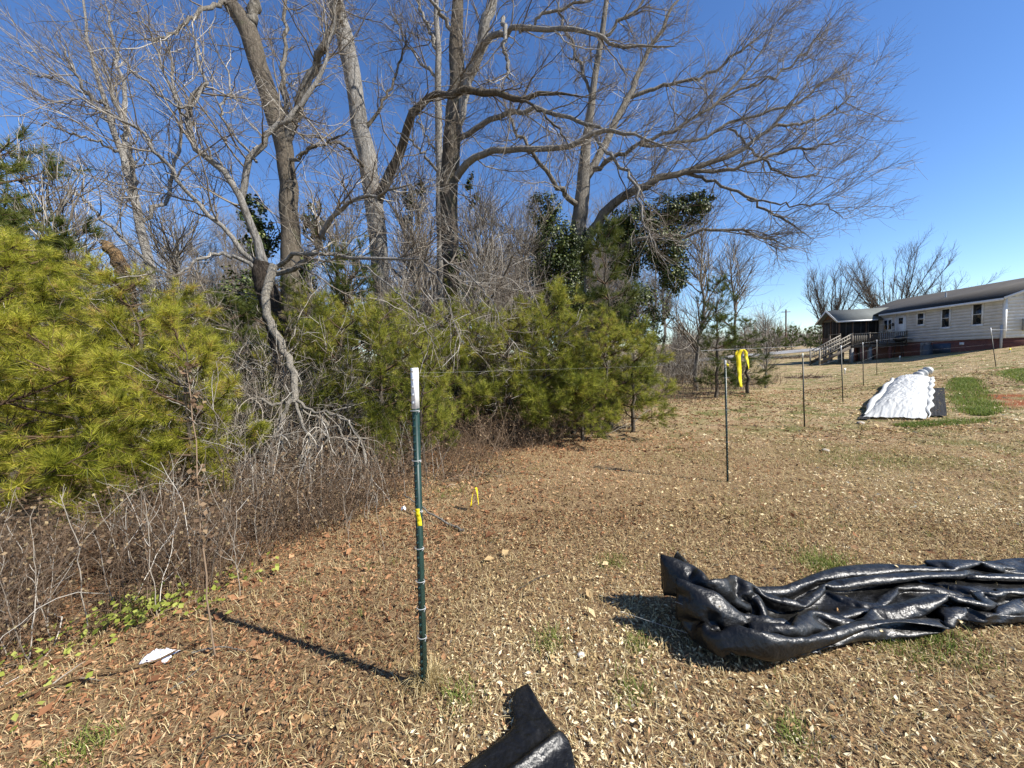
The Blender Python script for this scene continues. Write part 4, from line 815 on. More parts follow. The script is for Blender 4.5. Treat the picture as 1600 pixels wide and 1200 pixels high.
# kettle grill on the deck edge
p = hp(6.3, .9, 0); gz_ = float(ground(p[0], p[1])); gr_ = thing('barbecue_grill', 'black barbecue grill standing between the deck and the small window', 'grill', (p[0], p[1], gz_))
g = Geo(); th_ = np.linspace(0, np.pi, 9); hh = 1.55
for s_, z0 in ((1, 1.0), ):
    P = np.array([[0, 0, z0+hh*.0+.5-.28*math.cos(a)] for a in th_]); g.add(*tubes(P[None], (.36*np.sin(th_)+.01)[None], 14))
g.build('bowl', M['black_iron'], gr_, smooth=True)
for a in (0, 2.1, 4.2): g = Geo(); g.add(*beam((.22*math.cos(a), .22*math.sin(a), 1.3), (.34*math.cos(a), .34*math.sin(a), 0), .03, .03)); g.build('leg', M['black_iron'], gr_)
g = Geo(); g.add(*box(.36, .8, -.2, .2, 1.38, 1.41)); g.build('side_shelf', M['black_iron'], gr_)
# chair back on the deck
p = hp(8.0, 3.6, DZ); ch = thing('garden_chair', 'grey chair with arched back standing on the deck by the stairs', 'chair', tuple(p), house.rotation_euler.z)
g = Geo(); g.add(*box(-.25, .25, -.25, .25, .40, .44)); g.build('seat', M['wood_grey'], ch)
v, q = tubes(catmull([(-.28, -.2, .44), (-.28, -.27, .85), (0, -.3, 1.0), (.28, -.27, .85), (.28, -.2, .44)], 14)[None], np.full((1, 14), .03), 6); Geo().add(v, q).build('back_frame', M['wood_pale'], ch)
g = Geo(); g.add(*box(-.24, .24, -.28, -.25, .5, .9)); g.build('backrest', M['wood_grey'], ch)
for a in (-.22, .22):
    for b in (-.22, .22): g = Geo(); g.add(*box(a-.02, a+.02, b-.02, b+.02, 0, .40)); g.build('leg', M['wood_grey'], ch)
# blue drum and small clutter by the base
for t_, m_, r_, h_, lab, mt in ((4.0, .9, .28, .75, 'blue grey drum standing against the brick base below the middle window', 'tank'), (7.9, 1.8, .22, .5, 'dark bucket under the deck', 'black_iron')):
    p = hp(t_, m_, 0); z = float(ground(p[0], p[1])); zz = np.linspace(-.02, h_, 6); v, q = tubes(np.array([[0, 0, k] for k in zz])[None], np.array([r_, r_*1.03, r_, r_*1.03, r_, r_*.96])[None], 14)
    g = Geo().add(v, q); g.add(v[-14:], np.arange(14)[None]); o = g.build('drum' if h_ > .6 else 'bucket', M[mt], smooth=False); o.location = (p[0], p[1], z); tag(o, lab, 'drum' if h_ > .6 else 'bucket')
# ---------------------------------------------------------------- far right distance
P_ = W(1228, 500, 75); gz_ = float(ground(P_[0], P_[1])); up = thing('utility_pole', 'thin utility pole rising above the distant trees left of the porch', 'pole', (P_[0], P_[1], gz_))
v, q = tubes(np.array([[[0, 0, -.5], [0, 0, 8.0]]]), np.array([[.16, .12]]), 8); Geo().add(v, q).build('pole', M['wood_brown'], up)
g = Geo(); g.add(*beam((-.9, 0, 7.5), (.9, 0, 7.5), .1, .12)); g.build('crossarm', M['wood_brown'], up)
def road():
    g = Geo(); n = 60; a = W(1120, 530, 55)[:2]; b = W(1420, 530, 80)[:2]; nd = nrm(np.array([-(b-a)[1], (b-a)[0]])); P = a[None]+(b-a)[None]*np.linspace(-.6, 1.6, n)[:, None]
    v = [];
    for p in P:
        for s_ in (-3.2, 3.2): x, y = p+nd*s_; v.append((x, y, float(ground(x, y))+.06))
    q = [[2*i, 2*i+2, 2*i+3, 2*i+1] for i in range(n-1)]; g.add(v, q); g.build('road', simple('worn_asphalt', (.30, .29, .28), .9, .1, var=.1), kind='structure')
road()
# far thicket along the horizon: one mass of stems
rg2 = np.random.default_rng(91); n = 1700; px = rg2.uniform(1050, 1470, n); d = rg2.uniform(85, 120, n); P0 = W(px, np.full(n, 540.), d); P0[:, 2] = ground(P0[:, 0], P0[:, 1])-.2
Hh = rg2.uniform(2.5, 7.0, n)*(1+.25*np.sin(px/23)); K = 5; s_ = np.linspace(0, 1, K); P = P0[:, None]+np.stack([np.cumsum(rg2.normal(size=(n, K)), 1)*.35*s_, np.cumsum(rg2.normal(size=(n, K)), 1)*.35*s_, s_[None]*Hh[:, None]], -1)
R = .09*(1-s_)[None]*np.ones((n, 1))+.02; P2, R2 = grow(P, R, .8, .8, 2.4, 20, 60, 4, rg2, (0, 0, .3), .15, .6, .02, .06, cap=5500)
g = Geo(); tubes_geo(g, P, R, 3, rg2, .2, .7); tubes_geo(g, P2, R2, 3, rg2, .2, .9); g.build('distant_woods', M['twig_far'], kind='stuff', label='far grey brown woods along the horizon')
for i_, (px_, d_, H_, rd, lab) in enumerate(((1283, 60, 4.6, 1.5, 'dark evergreen just left of the screened porch'), (1268, 66, 4.0, 1.6, 'small dark evergreen left of the one by the porch'), (1238, 70, 4.6, 2.0, 'olive evergreen bush in the far field near the utility pole'), (1215, 64, 4.0, 2.0, 'olive evergreen bush at the far end of the wood edge'))):
    p = W(px_, 540, d_); r_ = thing('evergreen_tree', lab, 'tree', (p[0], p[1], float(ground(p[0], p[1])))); pine_parts(300+i_, H_, rd, r_, 'pine_dark', nn=12, L=.30, w=.03, whorl=.5, cap=600)
# ---------------------------------------------------------------- brushy undergrowth along the wood edge
rb = np.random.default_rng(201)
def edge_points(n, inward0, inward1, u0=0.0, u1=1.0, rng=rb):
    seg = np.diff(EDGE, axis=0); L = np.linalg.norm(seg, axis=1); cum = np.concatenate([[0], np.cumsum(L)]); s = (u0+(u1-u0)*rng.random(n))*cum[-1]
    i = np.clip(np.searchsorted(cum, s)-1, 0, len(L)-1); f = ((s-cum[i])/L[i])[:, None]; p = EDGE[i]+seg[i]*f; nd = nrm(np.stack([-seg[i][:, 1], seg[i][:, 0]], -1))
    return p+nd*(inward0+(inward1-inward0)*rng.random(n))[:, None]
def edge_at_depth(n, y0, y1, in0, in1, rng=rb):
    out = []
    while sum(len(o) for o in out) < n:
        p = edge_points(n*3, in0, in1, rng=rng); out.append(p[(p[:, 1] > y0) & (p[:, 1] < y1)])
    return np.concatenate(out)[:n]
def stems(p, h0, h1, lean, wob, r, K, rng, grav=.0):
    n = len(p); z = ground(p[:, 0], p[:, 1])-.02; P = np.empty((n, K, 3)); P[:, 0] = np.stack([p[:, 0], p[:, 1], z], -1)
    d = nrm(np.stack([rng.normal(size=n)*lean, rng.normal(size=n)*lean, np.ones(n)], -1)); st = ((h0+(h1-h0)*rng.random(n)**1.5)/(K-1))[:, None]
    for k in range(1, K): d = nrm(d+rng.normal(size=(n, 3))*wob+np.array([0, 0, -grav])*(k/K)); P[:, k] = P[:, k-1]+d*st
    P[:, :, 2] = np.maximum(P[:, :, 2], ground(P[:, :, 0], P[:, :, 1])+.005)
    R = (r*(.6+.8*rng.random(n)))[:, None]*(1-np.linspace(0, 1, K)*.7)[None]; return P, R
g = Geo(); AP = []
for n, y0, y1, a, b, h0, h1, lean, r in ((2500, 1.5, 4.2, -.12, 1.7, .2, .85, .33, .0021), (1100, 3.4, 7, -.2, 1.8, .3, 1.1, .45, .003), (1000, 6, 22, -.3, 2.2, .3, 1.2, .4, .005)):
    P, R = stems(edge_at_depth(n, y0, y1, a, b), h0, h1, lean, .18, r, 6, rb, .10); tubes_geo(g, P, R, 3, rb, 0, .85)
    P2, R2 = grow(P, R, 5, .10, .45, 25, 70, 4, rb, (0, 0, .0), .25, .6, r*.35, .004, t0=.25, grav=.2, cap=n*3); tubes_geo(g, P2, R2, 3, rb, 0, .8); AP.append(P2)
g.build('undergrowth', M['twig_brush'], kind='stuff', label='tangle of thin brown brush stems along the wood edge')
g = Geo(); P, R = stems(edge_at_depth(220, 1.5, 5, -.1, 1.2), .45, 1.05, .2, .10, .0034, 9, rb, .02); tubes_geo(g, P, R, 4, rb, .2, 1); P2, R2 = grow(P, R, 6, .1, .35, 25, 60, 5, rb, (0, 0, .2), .15, .6, .0012, .003, t0=.3); tubes_geo(g, P2, R2, 3, rb, .2, 1)
P, R = stems(edge_at_depth(22, 1.5, 5, .1, 1.0), .7, 1.4, 1.0, .16, .0045, 12, rb, .22); tubes_geo(g, P, R, 4, rb, .5, 1)
g.build('dry_weeds', M['twig_grey'], kind='stuff', label='pale dry weed stalks and arching canes in front of the brush')
# bare twiggy shrubs deeper in: three kinds, copied
SH = []
for k_ in range(3):
    r3 = np.random.default_rng(220+k_); n = 26; p = r3.normal(size=(n, 2))*.35; P, R = stems(p, 1.0, 2.6, .35, .13, .008, 9, r3, .04); P[:, :, 2] -= ground(p[:, 0], p[:, 1])[:, None]
    P2, R2 = grow(P, R, 7, .25, .9, 22, 60, 6, r3, (0, 0, .15), .16, .6, .003, .006, cap=420); P3, R3 = grow(P2, R2, 9, .15, .45, 22, 55, 4, r3, (0, 0, .1), .18, .6, .0022, .004, cap=2600)
    root = thing('bare_shrub', 'bare twiggy shrub in the thicket between the trunks', 'shrub', group='bare shrubs filling the wood'); g = Geo(); tubes_geo(g, P, R, 4, r3, 0, .6); tubes_geo(g, P2, R2, 3, r3); tubes_geo(g, P3, R3, 3, r3); g.build('stems', M['twig_grey'], root, kind='stuff'); SH.append(root)
us = [0]*3; cnt = 0; rs_ = np.random.default_rng(77)
while cnt < 90:
    px = rs_.uniform(-150, 1230); d = rs_.uniform(4.5, 22)*(1 if px < 1000 else 1.0); p = W(px, 560, d)
    if edge_signed(np.array([p[0]]), np.array([p[1]]))[0] > -.7: continue
    k_ = int(rs_.integers(0, 3)); o = SH[k_] if not us[k_] else copy_tree(SH[k_]); us[k_] = 1; cnt += 1
    sc = rs_.uniform(.6, 1.25)*(1+.02*d); o.location = (p[0], p[1], float(ground(p[0], p[1]))); o.rotation_euler = (0, 0, rs_.uniform(0, 6.28)); o.scale = (sc, sc, sc)
# dry and yellowing leaves caught in the brush
g = Geo(); A = np.concatenate([a.reshape(-1, 3) for a in AP[:2]]); c = A[rb.choice(len(A), 15000)]+rb.normal(size=(15000, 3))*.02
v, f, t = leaves_quad(c, rand_unit(15000, rb), .024, rb, rb.random(15000)**1.2*.85); g.add(v, f, t)
g.build('brush_leaves', M['leaf_brush'], kind='stuff', label='dry brown leaves caught in the brush')
# patches of yellow green low herb
g = Geo()
for px, py, n, s in ((210, 968, 120, .08), (240, 950, 80, .08), (60, 1035, 40, .09), (110, 1015, 34, .09), (330, 945, 40, .09), (190, 985, 50, .05), (30, 1125, 16, .08), (400, 905, 24, .08)):
    p = G(px, py); x = p[0]+rb.normal(size=n)*s*1.4; y = p[1]+rb.normal(size=n)*s; z = ground(x, y)+.015+rb.random(n)*.12
    v, f, t = leaves_quad(np.stack([x, y, z], -1), nrm(rb.normal(size=(n, 3))*.5+[0, -.3, 1]), .034, rb, rb.random(n)); g.add(v, f, t)
g.build('low_herbs', M['herb'], kind='stuff', label='low yellow green herb leaves at the foot of the brush')
# single pale weed stems standing in front of the brush
sp = [(136, 990, 240, 'pale upright weed stem left of the green herbs'), (85, 1000, 210, 'thin weed stem at the far left of the brush'), (246, 962, 200, 'pale forked weed stem rising from the green herbs'), (336, 1024, 470, 'tall reddish brown vine stem with dead leaves, tallest in the left brush'), (375, 930, 150, 'short pale weed stem right of the tall vine stem'), (20, 985, 170, 'weed stem cut close to the left edge'), (600, 862, 110, 'thin weed stem left of the nearest post'), (808, 1, 0, ''), (545, 860, 100, 'thin pale weed stem under the dead limb tangle')]
for px, py, hpx, lab in sp:
    if not lab: continue
    b = G(px, py); h = hpx/F*b[1]; n = 14; s_ = np.linspace(0, 1, n); P = b[None]+np.stack([np.cumsum(rb.normal(size=n))*.008*s_**.3, np.cumsum(rb.normal(size=n))*.008, s_*h-.02], -1); R = .0038*(1-s_*.5)*min(1.3, h)
    root = thing('weed_stem', lab, 'plant', tuple(b)); v, q = tubes(P[None], R[None], 7); tm = 'twig_brush' if hpx > 400 else 'twig_grey'
    child(Geo().add(v, q, .75).build('stem', M[tm], smooth=True), root); P2, R2 = grow(P[None], R[None], 7, .05, .22, 25, 55, 5, rb, (0, 0, .3), .12, .5, .0014, .003, t0=.3)
    g = Geo(); tubes_geo(g, P2, R2, 4, rb, .5, 1); child(g.build('side_twigs', M[tm], kind='stuff'), root)
    if hpx > 400:
        A = np.concatenate([P2.reshape(-1, 3), P[4:]]); c = A[rb.choice(len(A), 150)]+rb.normal(size=(150, 3))*.015; v, f, t = leaves_quad(c, rand_unit(150, rb), .026, rb, rb.random(150)*.6+.1); child(Geo().add(v, f, t).build('dead_leaves', M['leaf_brush'], kind='stuff'), root)
# sticks on the ground
def stick(pts, r, mat, name, label, cat='stick', twn=0):
    c = np.array([np.append(G(a, b)[:2], h) for a, b, h in pts]); c[:, 2] += ground(c[:, 0], c[:, 1]); c = catmull(c, 22); c += rb.normal(size=c.shape)*r*.35
    P = c[None]; R = np.linspace(r, r*.45, 22)[None]*(1+.12*np.sin(np.arange(22)*2.3))[None]; root = thing(name, label, cat, tuple(c[0])); v, q = tubes(P, R, 8); child(Geo().add(v, q, .8).build('stem', M[mat], smooth=True), root)
    if twn:
        P2, R2 = grow(P, R, twn, .08, .35, 20, 60, 6, rb, (0, 0, .05), .12, .6, .0015, .004); g = Geo(); tubes_geo(g, P2, R2, 4, rb, .3, 1); child(g.build('side_twigs', M['twig_dead'], kind='stuff'), root)
stick([(725, 831, .02), (700, 822, .03), (665, 808, .08), (632, 794, .16)], .013, 'bark_dead', 'broken_stick', 'pale broken stick lying behind the nearest post')
stick([(-20, 1125, .02), (60, 1088, .03), (150, 1062, .03), (230, 1045, .03), (300, 1018, .05), (340, 1005, .06)], .008, 'bark_snag', 'broken_stick', 'long brown stick lying under the white scrap of plastic', twn=3)
stick([(265, 1080, .01), (300, 1060, .02), (340, 1020, .02)], .004, 'bark_dead', 'broken_stick', 'short thin pale stick right of the white scrap', twn=0)
stick([(300, 1028, .03), (345, 1018, .03), (385, 1022, .02)], .005, 'bark_dead', 'broken_stick', 'thin pale stick pointing right from the long brown one')
stick([(-5, 970, .02), (25, 940, .15), (55, 893, .30)], .006, 'bark_dead', 'broken_stick', 'pale stick leaning up at the left edge')
stick([(805, 925, .01), (840, 908, .02), (875, 893, .01)], .005, 'bark_brown', 'broken_stick', 'dark curved twig lying in the middle of the leaf strewn lawn')
stick([(310, 1195, .01), (335, 1160, .02), (380, 1158, .02), (400, 1185, .01)], .0035, 'bark_brown', 'broken_stick', 'dark hooked twig near the bottom edge')
stick([(985, 668, .02), (1005, 650, .06), (1025, 640, .10)], .010, 'bark_dead', 'broken_stick', 'pale sticks at the right foot of the centre pines', twn=8)
stick([(935, 680, .0), (960, 640, .35), (985, 615, .7)], .014, 'bark_brown', 'broken_stick', 'dark stick leaning out of the centre pine thicket')
# brush piles
for px, py, n, s_, l, mt, lab in ((1245, 559, 300, 1.6, .7, 'twig_brush', 'dark low row of cut brush across the lawn left of the stairs'), (1200, 548, 300, 3.0, .8, 'twig_brush', 'far low row of dark twigs forming the dark band beside the field road'), (735, 742, 240, .28, .4, 'twig_brush', 'low brown brush pile right of the nearest post'), (900, 668, 260, .6, .7, 'twig_dead', 'grey twiggy brush pile at the foot of the centre pines'), (1262, 590, 200, .5, .6, 'twig_brush', 'reddish brush pile beyond the second post')):  # far row: low dark twigs added to draw the dark band by the road
    p = G(px, py); c = p[None, :2]+rb.normal(size=(n, 2))*s_*[1, .6]; P, R = stems(c, l*.4, l, 2.2, .15, .0022+.0006*p[1], 6, rb, .3); root = thing('brush_pile', lab, 'brush pile', tuple(p)); g = Geo(); tubes_geo(g, P, R, 4, rb, 0, .9); child(g.build('twigs', M[mt], kind='stuff'), root)
# ---------------------------------------------------------------- steel fence posts
M['post_green'] = simple('green_painted_steel', (.012, .035, .028), .42, .5, var=.25, scale=30); M['post_white'] = simple('white_painted_steel', (.78, .78, .76), .5, .4, var=.06, scale=20)
M['post_dark'] = simple('dark_painted_steel', (.018, .022, .018), .5, .4, var=.2); M['wire'] = simple('galvanised_wire', (.40, .40, .39), .6, .3, var=.1); M['flag'] = leaf_mat('yellow_flagging', [(0, (.80, .66, .01)), (1, (.90, .78, .03))], .35, .45, .4)
M['cream'] = simple('cream_plastic', (.75, .73, .60), .5, .4, var=.08)
def fence_post(px, py, topx, topy, label, studs=True, tip=.19, clips=(), tipmat='post_white', d=None):
    b = G(px, py); hgt = (py-topy)/F*b[1]; dx = (W(topx, topy, b[1])-b); ax = nrm(dx); Lh = float(np.linalg.norm(dx))
    root = thing('fence_post', label, 'fence post', tuple(b)); rot = ax_rot(ax, -.55); root.rotation_euler = rot
    w = .0115
    def tee(z0, z1, o=0.0):
        g = Geo(); g.add(*box(-w-o, w+o, -.002-o, .0025+o, z0, z1)); g.add(*box(-.0022-o, .0022+o, .0026+o, .030+o, z0, z1)); return g
    tee(-.25, Lh-tip).build('shaft', M['post_green'] if studs else M['post_dark'], root)
    tee(Lh-tip+.0005, Lh, .0006).build('painted_tip', M[tipmat], root)
    if studs:
        n = int(Lh/.036)
        for k in range(n):
            z = .03+k*.036; g = Geo()
            v = np.array([(-.006, -.0023, z), (.006, -.0023, z), (.006, -.0023, z+.015), (-.006, -.0023, z+.015), (-.0045, -.0105, z+.002), (.0045, -.0105, z+.002), (.0045, -.0085, z+.011), (-.0045, -.0085, z+.011)])
            g.add(v, [[4, 5, 6, 7], [0, 1, 5, 4], [1, 2, 6, 5], [2, 3, 7, 6], [3, 0, 4, 7]]); g.build('stud', M['post_green'] if z < Lh-tip else M['grey_metal'], root)
    for cy in clips:
        z = (py-cy)/(py-topy)*Lh; a = np.linspace(-.2, 2*np.pi+.5, 14); P = np.stack([.023*np.cos(a)+.001, .018*np.sin(a)+.004, z+.001*a], -1); P = np.vstack([P, [[.035, -.012, z+.004], [.042, -.016, z+.008]]])
        v, q = tubes(P[None], np.full((1, len(P)), .0016), 5); Geo().add(v, q).build('wire_clip', M['wire'], root)
    return root, b, ax, Lh
def ax_rot(ax, spin):
    z = Vector(ax); q = Vector((0, 0, 1)).rotation_difference(z); return (q.to_matrix() @ Matrix.Rotation(spin, 3, 'Z')).to_euler()
POSTS = [fence_post(661, 1078, 645, 575, 'nearest green steel fence post with white tip and yellow tape', True, .185, (640, 715, 792, 850, 902, 945, 992)),
 fence_post(1137, 753, 1133, 563, 'dark steel fence post beside the hanging yellow ribbons', True, .09, (590, 640, 690), 'grey_metal'),
 fence_post(1257, 667, 1254, 552, 'dark fence post third from the left, with cream cap', False, .10, (), 'cream'),
 fence_post(1317, 628, 1314, 540, 'dark fence post left of the white covered bed', False, .14, (), 'post_white'),
 fence_post(1349, 603, 1348, 535, 'dark fence post just behind the white covered bed', False, .10, (), 'post_white'),
 fence_post(1370, 586, 1370, 531, 'thin fence post in front of the deck, farthest of the row', False, .12, (), 'post_white'),
 fence_post(1556, 573, 1548, 512, 'leaning dark fence post with white tip near the house corner', False, .30, (), 'post_white')]
# short stakes
for px, py, ty, lab in ((1370.5, 585, 563, ''), (1406, 563, 556, 'tiny white marker flag in the shade before the house'), (1578, 551, 544, 'small yellow marker flag by the gable wall'), (1320, 585, 575, 'small cream marker stake behind the fourth post')):
    if not lab: continue
    b = G(px, py); h = max(.2, (py-ty)/F*b[1]); root = thing('marker_flag', lab, 'marker', tuple(b)); g = Geo(); g.add(*box(-.01, .01, -.01, .01, -.05, h*.55)); g.build('stake', M['wire'], root); g = Geo(); g.add(*box(-.06, .06, -.004, .004, h*.551, h)); g.build('flag', M['cream' if 'yellow' not in lab else 'flag'], root)
# wires strung between the posts
def wire(a, b, r, sag, label, mat='wire', name='fence_wire'):
    n = 24; u = np.linspace(0, 1, n)[:, None]; P = a+(b-a)*u; P[:, 2] -= sag*4*u[:, 0]*(1-u[:, 0]); v, q = tubes(P[None], np.full((1, n), r), 5); o = Geo().add(v, q).build(name, M[mat]); tag(o, label, 'wire', 'thin wires strung between the fence posts' if name == 'fence_wire' else None)
nm = ['nearest', 'second', 'third', 'fourth', 'fifth', 'sixth', 'leaning corner']
for i in range(6):
    _, b0, a0, L0 = POSTS[i]; _, b1, a1, L1 = POSTS[i+1]
    for k, fz in enumerate((.985, .78, .58, .38, .20)):
        if k > (0 if i < 2 else 2): continue
        wire(b0+a0*L0*fz, b1+a1*L1*fz, .00022+.00018*i if i < 5 else (.0045 if k == 0 else .0015), .01, '%s thin fence wire between the %s and %s posts' % (['top', 'second highest', 'middle', 'lower', 'lowest'][k], nm[i], nm[i+1]))
e_ = hp(0, -.5, 2.1); _, b0, a0, L0 = POSTS[6]; wire(b0+a0*L0*.95, e_, .006, .02, 'thin white line running from the leaning post to the house corner')
# ribbons
def ribbon(P, w, side, name, label, twist=0.0, parent=None):
    P = catmull(np.array(P, float), 26); n = len(P); s0 = np.array(side, float); t = nrm(np.gradient(P, axis=0)); v = []
    for i in range(n):
        a = twist*math.sin(i/n*5); s = s0*math.cos(a)+np.cross(t[i], s0)*math.sin(a); bow = .12*w*math.sin(i*.9); nn_ = np.cross(t[i], s)
        v += [P[i]-s*w/2, P[i]+nn_*bow, P[i]+s*w/2]
    q = [[3*i+j, 3*i+j+1, 3*i+j+4, 3*i+j+3] for i in range(n-1) for j in (0, 1)]
    v = np.array(v); nv = len(v); g = Geo().add(v, q, np.linspace(0, 1, nv)); o = g.build(name, M['flag'], smooth=True); md = o.modifiers.new('thickness', 'SOLIDIFY'); md.thickness = .0006
    if parent: child(o, parent); return o
    tag(o, label, 'ribbon'); return o
_, b1, a1, L1 = POSTS[1]; dR = b1[1]
q0 = lambda px, py, dd=0: W(px, py, dR+dd)
rt_ = thing('flagging_tape', 'bright yellow tape hanging in two long tails from the wire beside the second post', 'ribbon', tuple(q0(1158, 546)))
ribbon([q0(1159, 546), q0(1154, 556), q0(1155, 575), q0(1156, 590), q0(1158, 605)], .056, (1, .25, 0), 'tail', '', .25, rt_)
ribbon([q0(1162, 546, .02), q0(1165, 550, .02), q0(1166, 558, .02), q0(1169, 568), q0(1170, 577)], .040, (.95, .3, 0), 'tail', '', .5, rt_)
ribbon([q0(1152, 548, .03), q0(1150, 553, .03), q0(1151, 562, .03)], .03, (.9, .4, 0), 'tail', '', .3, rt_)
kn = rt_; ribbon([q0(1134, 567), q0(1136, 570), q0(1139, 571)], .03, (0, 0, 1), 'post_ribbon', 'small yellow ribbon end tied to the top of the second post', .2)
wire(q0(1095, 548), q0(1252, 541, 1.5), .0015, .0, 'thin line the yellow tape hangs from', name='tape_line')
_, b0, a0, L0 = POSTS[0]; fr = lambda px, py, o=-.03: W(px, py, b0[1]+o)
ribbon([fr(652, 795, -.045), fr(653, 803, -.05), fr(655, 812, -.05), fr(656, 822, -.05)], .019, (1, .1, 0), 'yellow_ribbon', 'yellow tape tied round the middle of the nearest post', .15)
p = G(742, 792); pr = lambda px, py: W(px, py, p[1])
ribbon([pr(736, 791), pr(738, 775), pr(741, 764), pr(744, 763), pr(746, 772), pr(748, 790)], .028, (.5, .8, 0), 'yellow_ribbon', 'looped yellow tape standing among leaves behind the nearest post', .5)
# ---------------------------------------------------------------- small litter
def crumple(center, sx, sy, h, n, seed, name, label, cat, stops, fr=9):
    rng = np.random.default_rng(seed); u, v_ = np.meshgrid(np.linspace(-1, 1, n), np.linspace(-1, 1, n), indexing='ij'); o = rng.random(2)*50
    z = h*(.35+np.abs(fbm(u*fr*.35+o[0], v_*fr*.35+o[1], 4))*3.0)*(1-.5*(u**2+v_**2)); x = u*sx*(1+.3*fbm(v_*2+9, u*2, 3)); y = v_*sy*(1+.35*fbm(u*2+3, v_*2+7, 3))
    P = np.stack([x.ravel(), y.ravel(), z.ravel()], -1)+center; i, j = np.meshgrid(np.arange(n-1), np.arange(n-1), indexing='ij'); b = (i*n+j).ravel(); g = Geo().add(P, np.stack([b, b+n, b+n+1, b+1], -1), rng.random(n*n))
    m, nt, bb = new_mat(name+'_film'); c = coords(nt); nt.links.new(ramp(nt, noise(nt, c, 16, 3, .5), stops, 'CONSTANT'), bb.inputs['Base Color']); bb.inputs['Roughness'].default_value = .45
    ob = g.build(name, m, smooth=False); ob.modifiers.new('thickness', 'SOLIDIFY').thickness = .002; tag(ob, label, cat)
crumple(G(250, 1028, .008), .075, .045, .035, 22, 401, 'plastic_scrap', 'crumpled white scrap of plastic with blue marks on the leaves', 'litter', [(0, (.78, .78, .82)), (.60, (.16, .18, .42)), (.635, (.8, .8, .84))])
p = G(630, 812); crumple(W(631, 797, p[1]), .02, .015, .05, 12, 402, 'plastic_tuft', 'small white shred of plastic on the raised stick end', 'litter', [(0, (.8, .8, .8)), (.9, (.7, .7, .7))])
def stone(px, py, s, seed, label, col=(.40, .35, .28)):
    rng = np.random.default_rng(seed); p = G(px, py); nu, nv = 10, 7; V = []
    for i in range(nv):
        a = math.pi*(i+.5)/nv
        for j in range(nu): b = 2*math.pi*j/nu; r = s*(.75+.4*rng.random()); V.append(p+np.array([r*math.sin(a)*math.cos(b)*1.2, r*math.sin(a)*math.sin(b), .25*s+r*.6*math.cos(a)]))
    q = [[i*nu+j, i*nu+(j+1) % nu, (i+1)*nu+(j+1) % nu, (i+1)*nu+j] for i in range(nv-1) for j in range(nu)]; g = Geo().add(V, q); g.add(V[:nu], np.arange(nu)[None]); g.add(V[-nu:], np.arange(nu)[None])
    tag(g.build('stone', simple('pale_stone', col, .9, .1, var=.2, scale=20, bmp=.4)), label, 'stone')
stone(1345, 662, .06, 1, 'small pale stone left of the white covered bed'); stone(908, 1024, .018, 2, 'small white pebble left of the black tarp shadow', (.75, .73, .68)); stone(1290, 705, .05, 3, 'pale stone on the lawn below the third post'); 

# ---------------------------------------------------------------- white covered garden bed
M['row_cover'] = leaf_mat('white_row_cover', [(0, (.50, .50, .47)), (1, (.58, .58, .55))], .12, .6, .3); M['weed_mat'] = simple('black_weed_mat', (.03, .029, .028), .85, .1, var=.3, scale=10)
A2 = np.array([*BED_A[:2]]); B2 = np.array([*BED_B[:2]])
pl = G(1351, 655)[:2]; prt = G(1450, 657)[:2]; bl = G(1398, 594)[:2]; br = G(1456, 592)[:2]
def bed_pt(u, v):   # u along, v across 0..1
    return (pl*(1-v)+prt*v)*(1-u)+(bl*(1-v)+br*v)*u
nu, nv = 150, 70; u = np.linspace(0, 1, nu)[:, None]*np.ones((1, nv)); v = np.linspace(0, 1, nv)[None]*np.ones((nu, 1))
wv = v+.05*fbm(u*9, v*0+3, 4)*(np.abs(v-.5)*2)**2*3; uu = u+.02*fbm(v*5, u*0+1, 3)*(u < .08)
xy = bed_pt(uu[..., None], wv[..., None]); Lb = float(np.linalg.norm((bl+br-pl-prt)/2))
prof = np.clip(1-(np.abs(v-.5)*2)**2.6, 0, 1)**.8*sstep(u, -.02, .16)*(1-sstep(u, .93, 1.02)); big = .10*fbm(u*5+3, v*1.5, 2); rid = np.abs(fbm(u*Lb*.8+v*4, u*Lb*.9-v*5, 4)); rid2 = np.abs(fbm(u*Lb*2.2-v*6, u*Lb*1.3+v*9, 3))
lump = .035*(1-2.2*rid)+.018*(1-3.5*rid2)+.012*(1-5*np.abs(fbm(u*Lb*5+v*9, u*Lb*2-v*16, 2)))
drape = .05*np.abs(fbm(v*26, u*2, 3))*(1-sstep(u, .0, .16))*3
z = ground(xy[..., 0], xy[..., 1])+.03+prof*(.17+big*.5)+lump*(.25+.75*prof)*.8+drape*.3+.015*fbm(u*60, v*30, 3)
P = np.stack([xy[..., 0], xy[..., 1], z], -1).reshape(-1, 3); i, j = np.meshgrid(np.arange(nu-1), np.arange(nv-1), indexing='ij'); b = (i*nv+j).ravel()
rc = thing('covered_garden_bed', 'garden bed mounded under a long wrinkled white row cover', 'garden bed', (float(A2[0]), float(A2[1]), float(ground(*A2))))
child(Geo().add(P, np.stack([b, b+nv, b+nv+1, b+1], -1), np.random.default_rng(3).random(len(P))).build('row_cover', M['row_cover'], smooth=True), rc)
# rolled end at the back right
P = catmull([np.append(bed_pt(.96, .62), 0), np.append(bed_pt(1.0, .8), 0), np.append(bed_pt(1.03, .98), 0)], 16); P[:, 2] = ground(P[:, 0], P[:, 1])+.14+np.linspace(0, .20, 16)
v_, q = tubes(P[None], (np.array([.10]+[.13]*14+[.03])+.03*np.sin(np.arange(16)*1.3))[None], 12); child(Geo().add(v_, q, .3).build('rolled_end', M['row_cover'], smooth=True), rc)
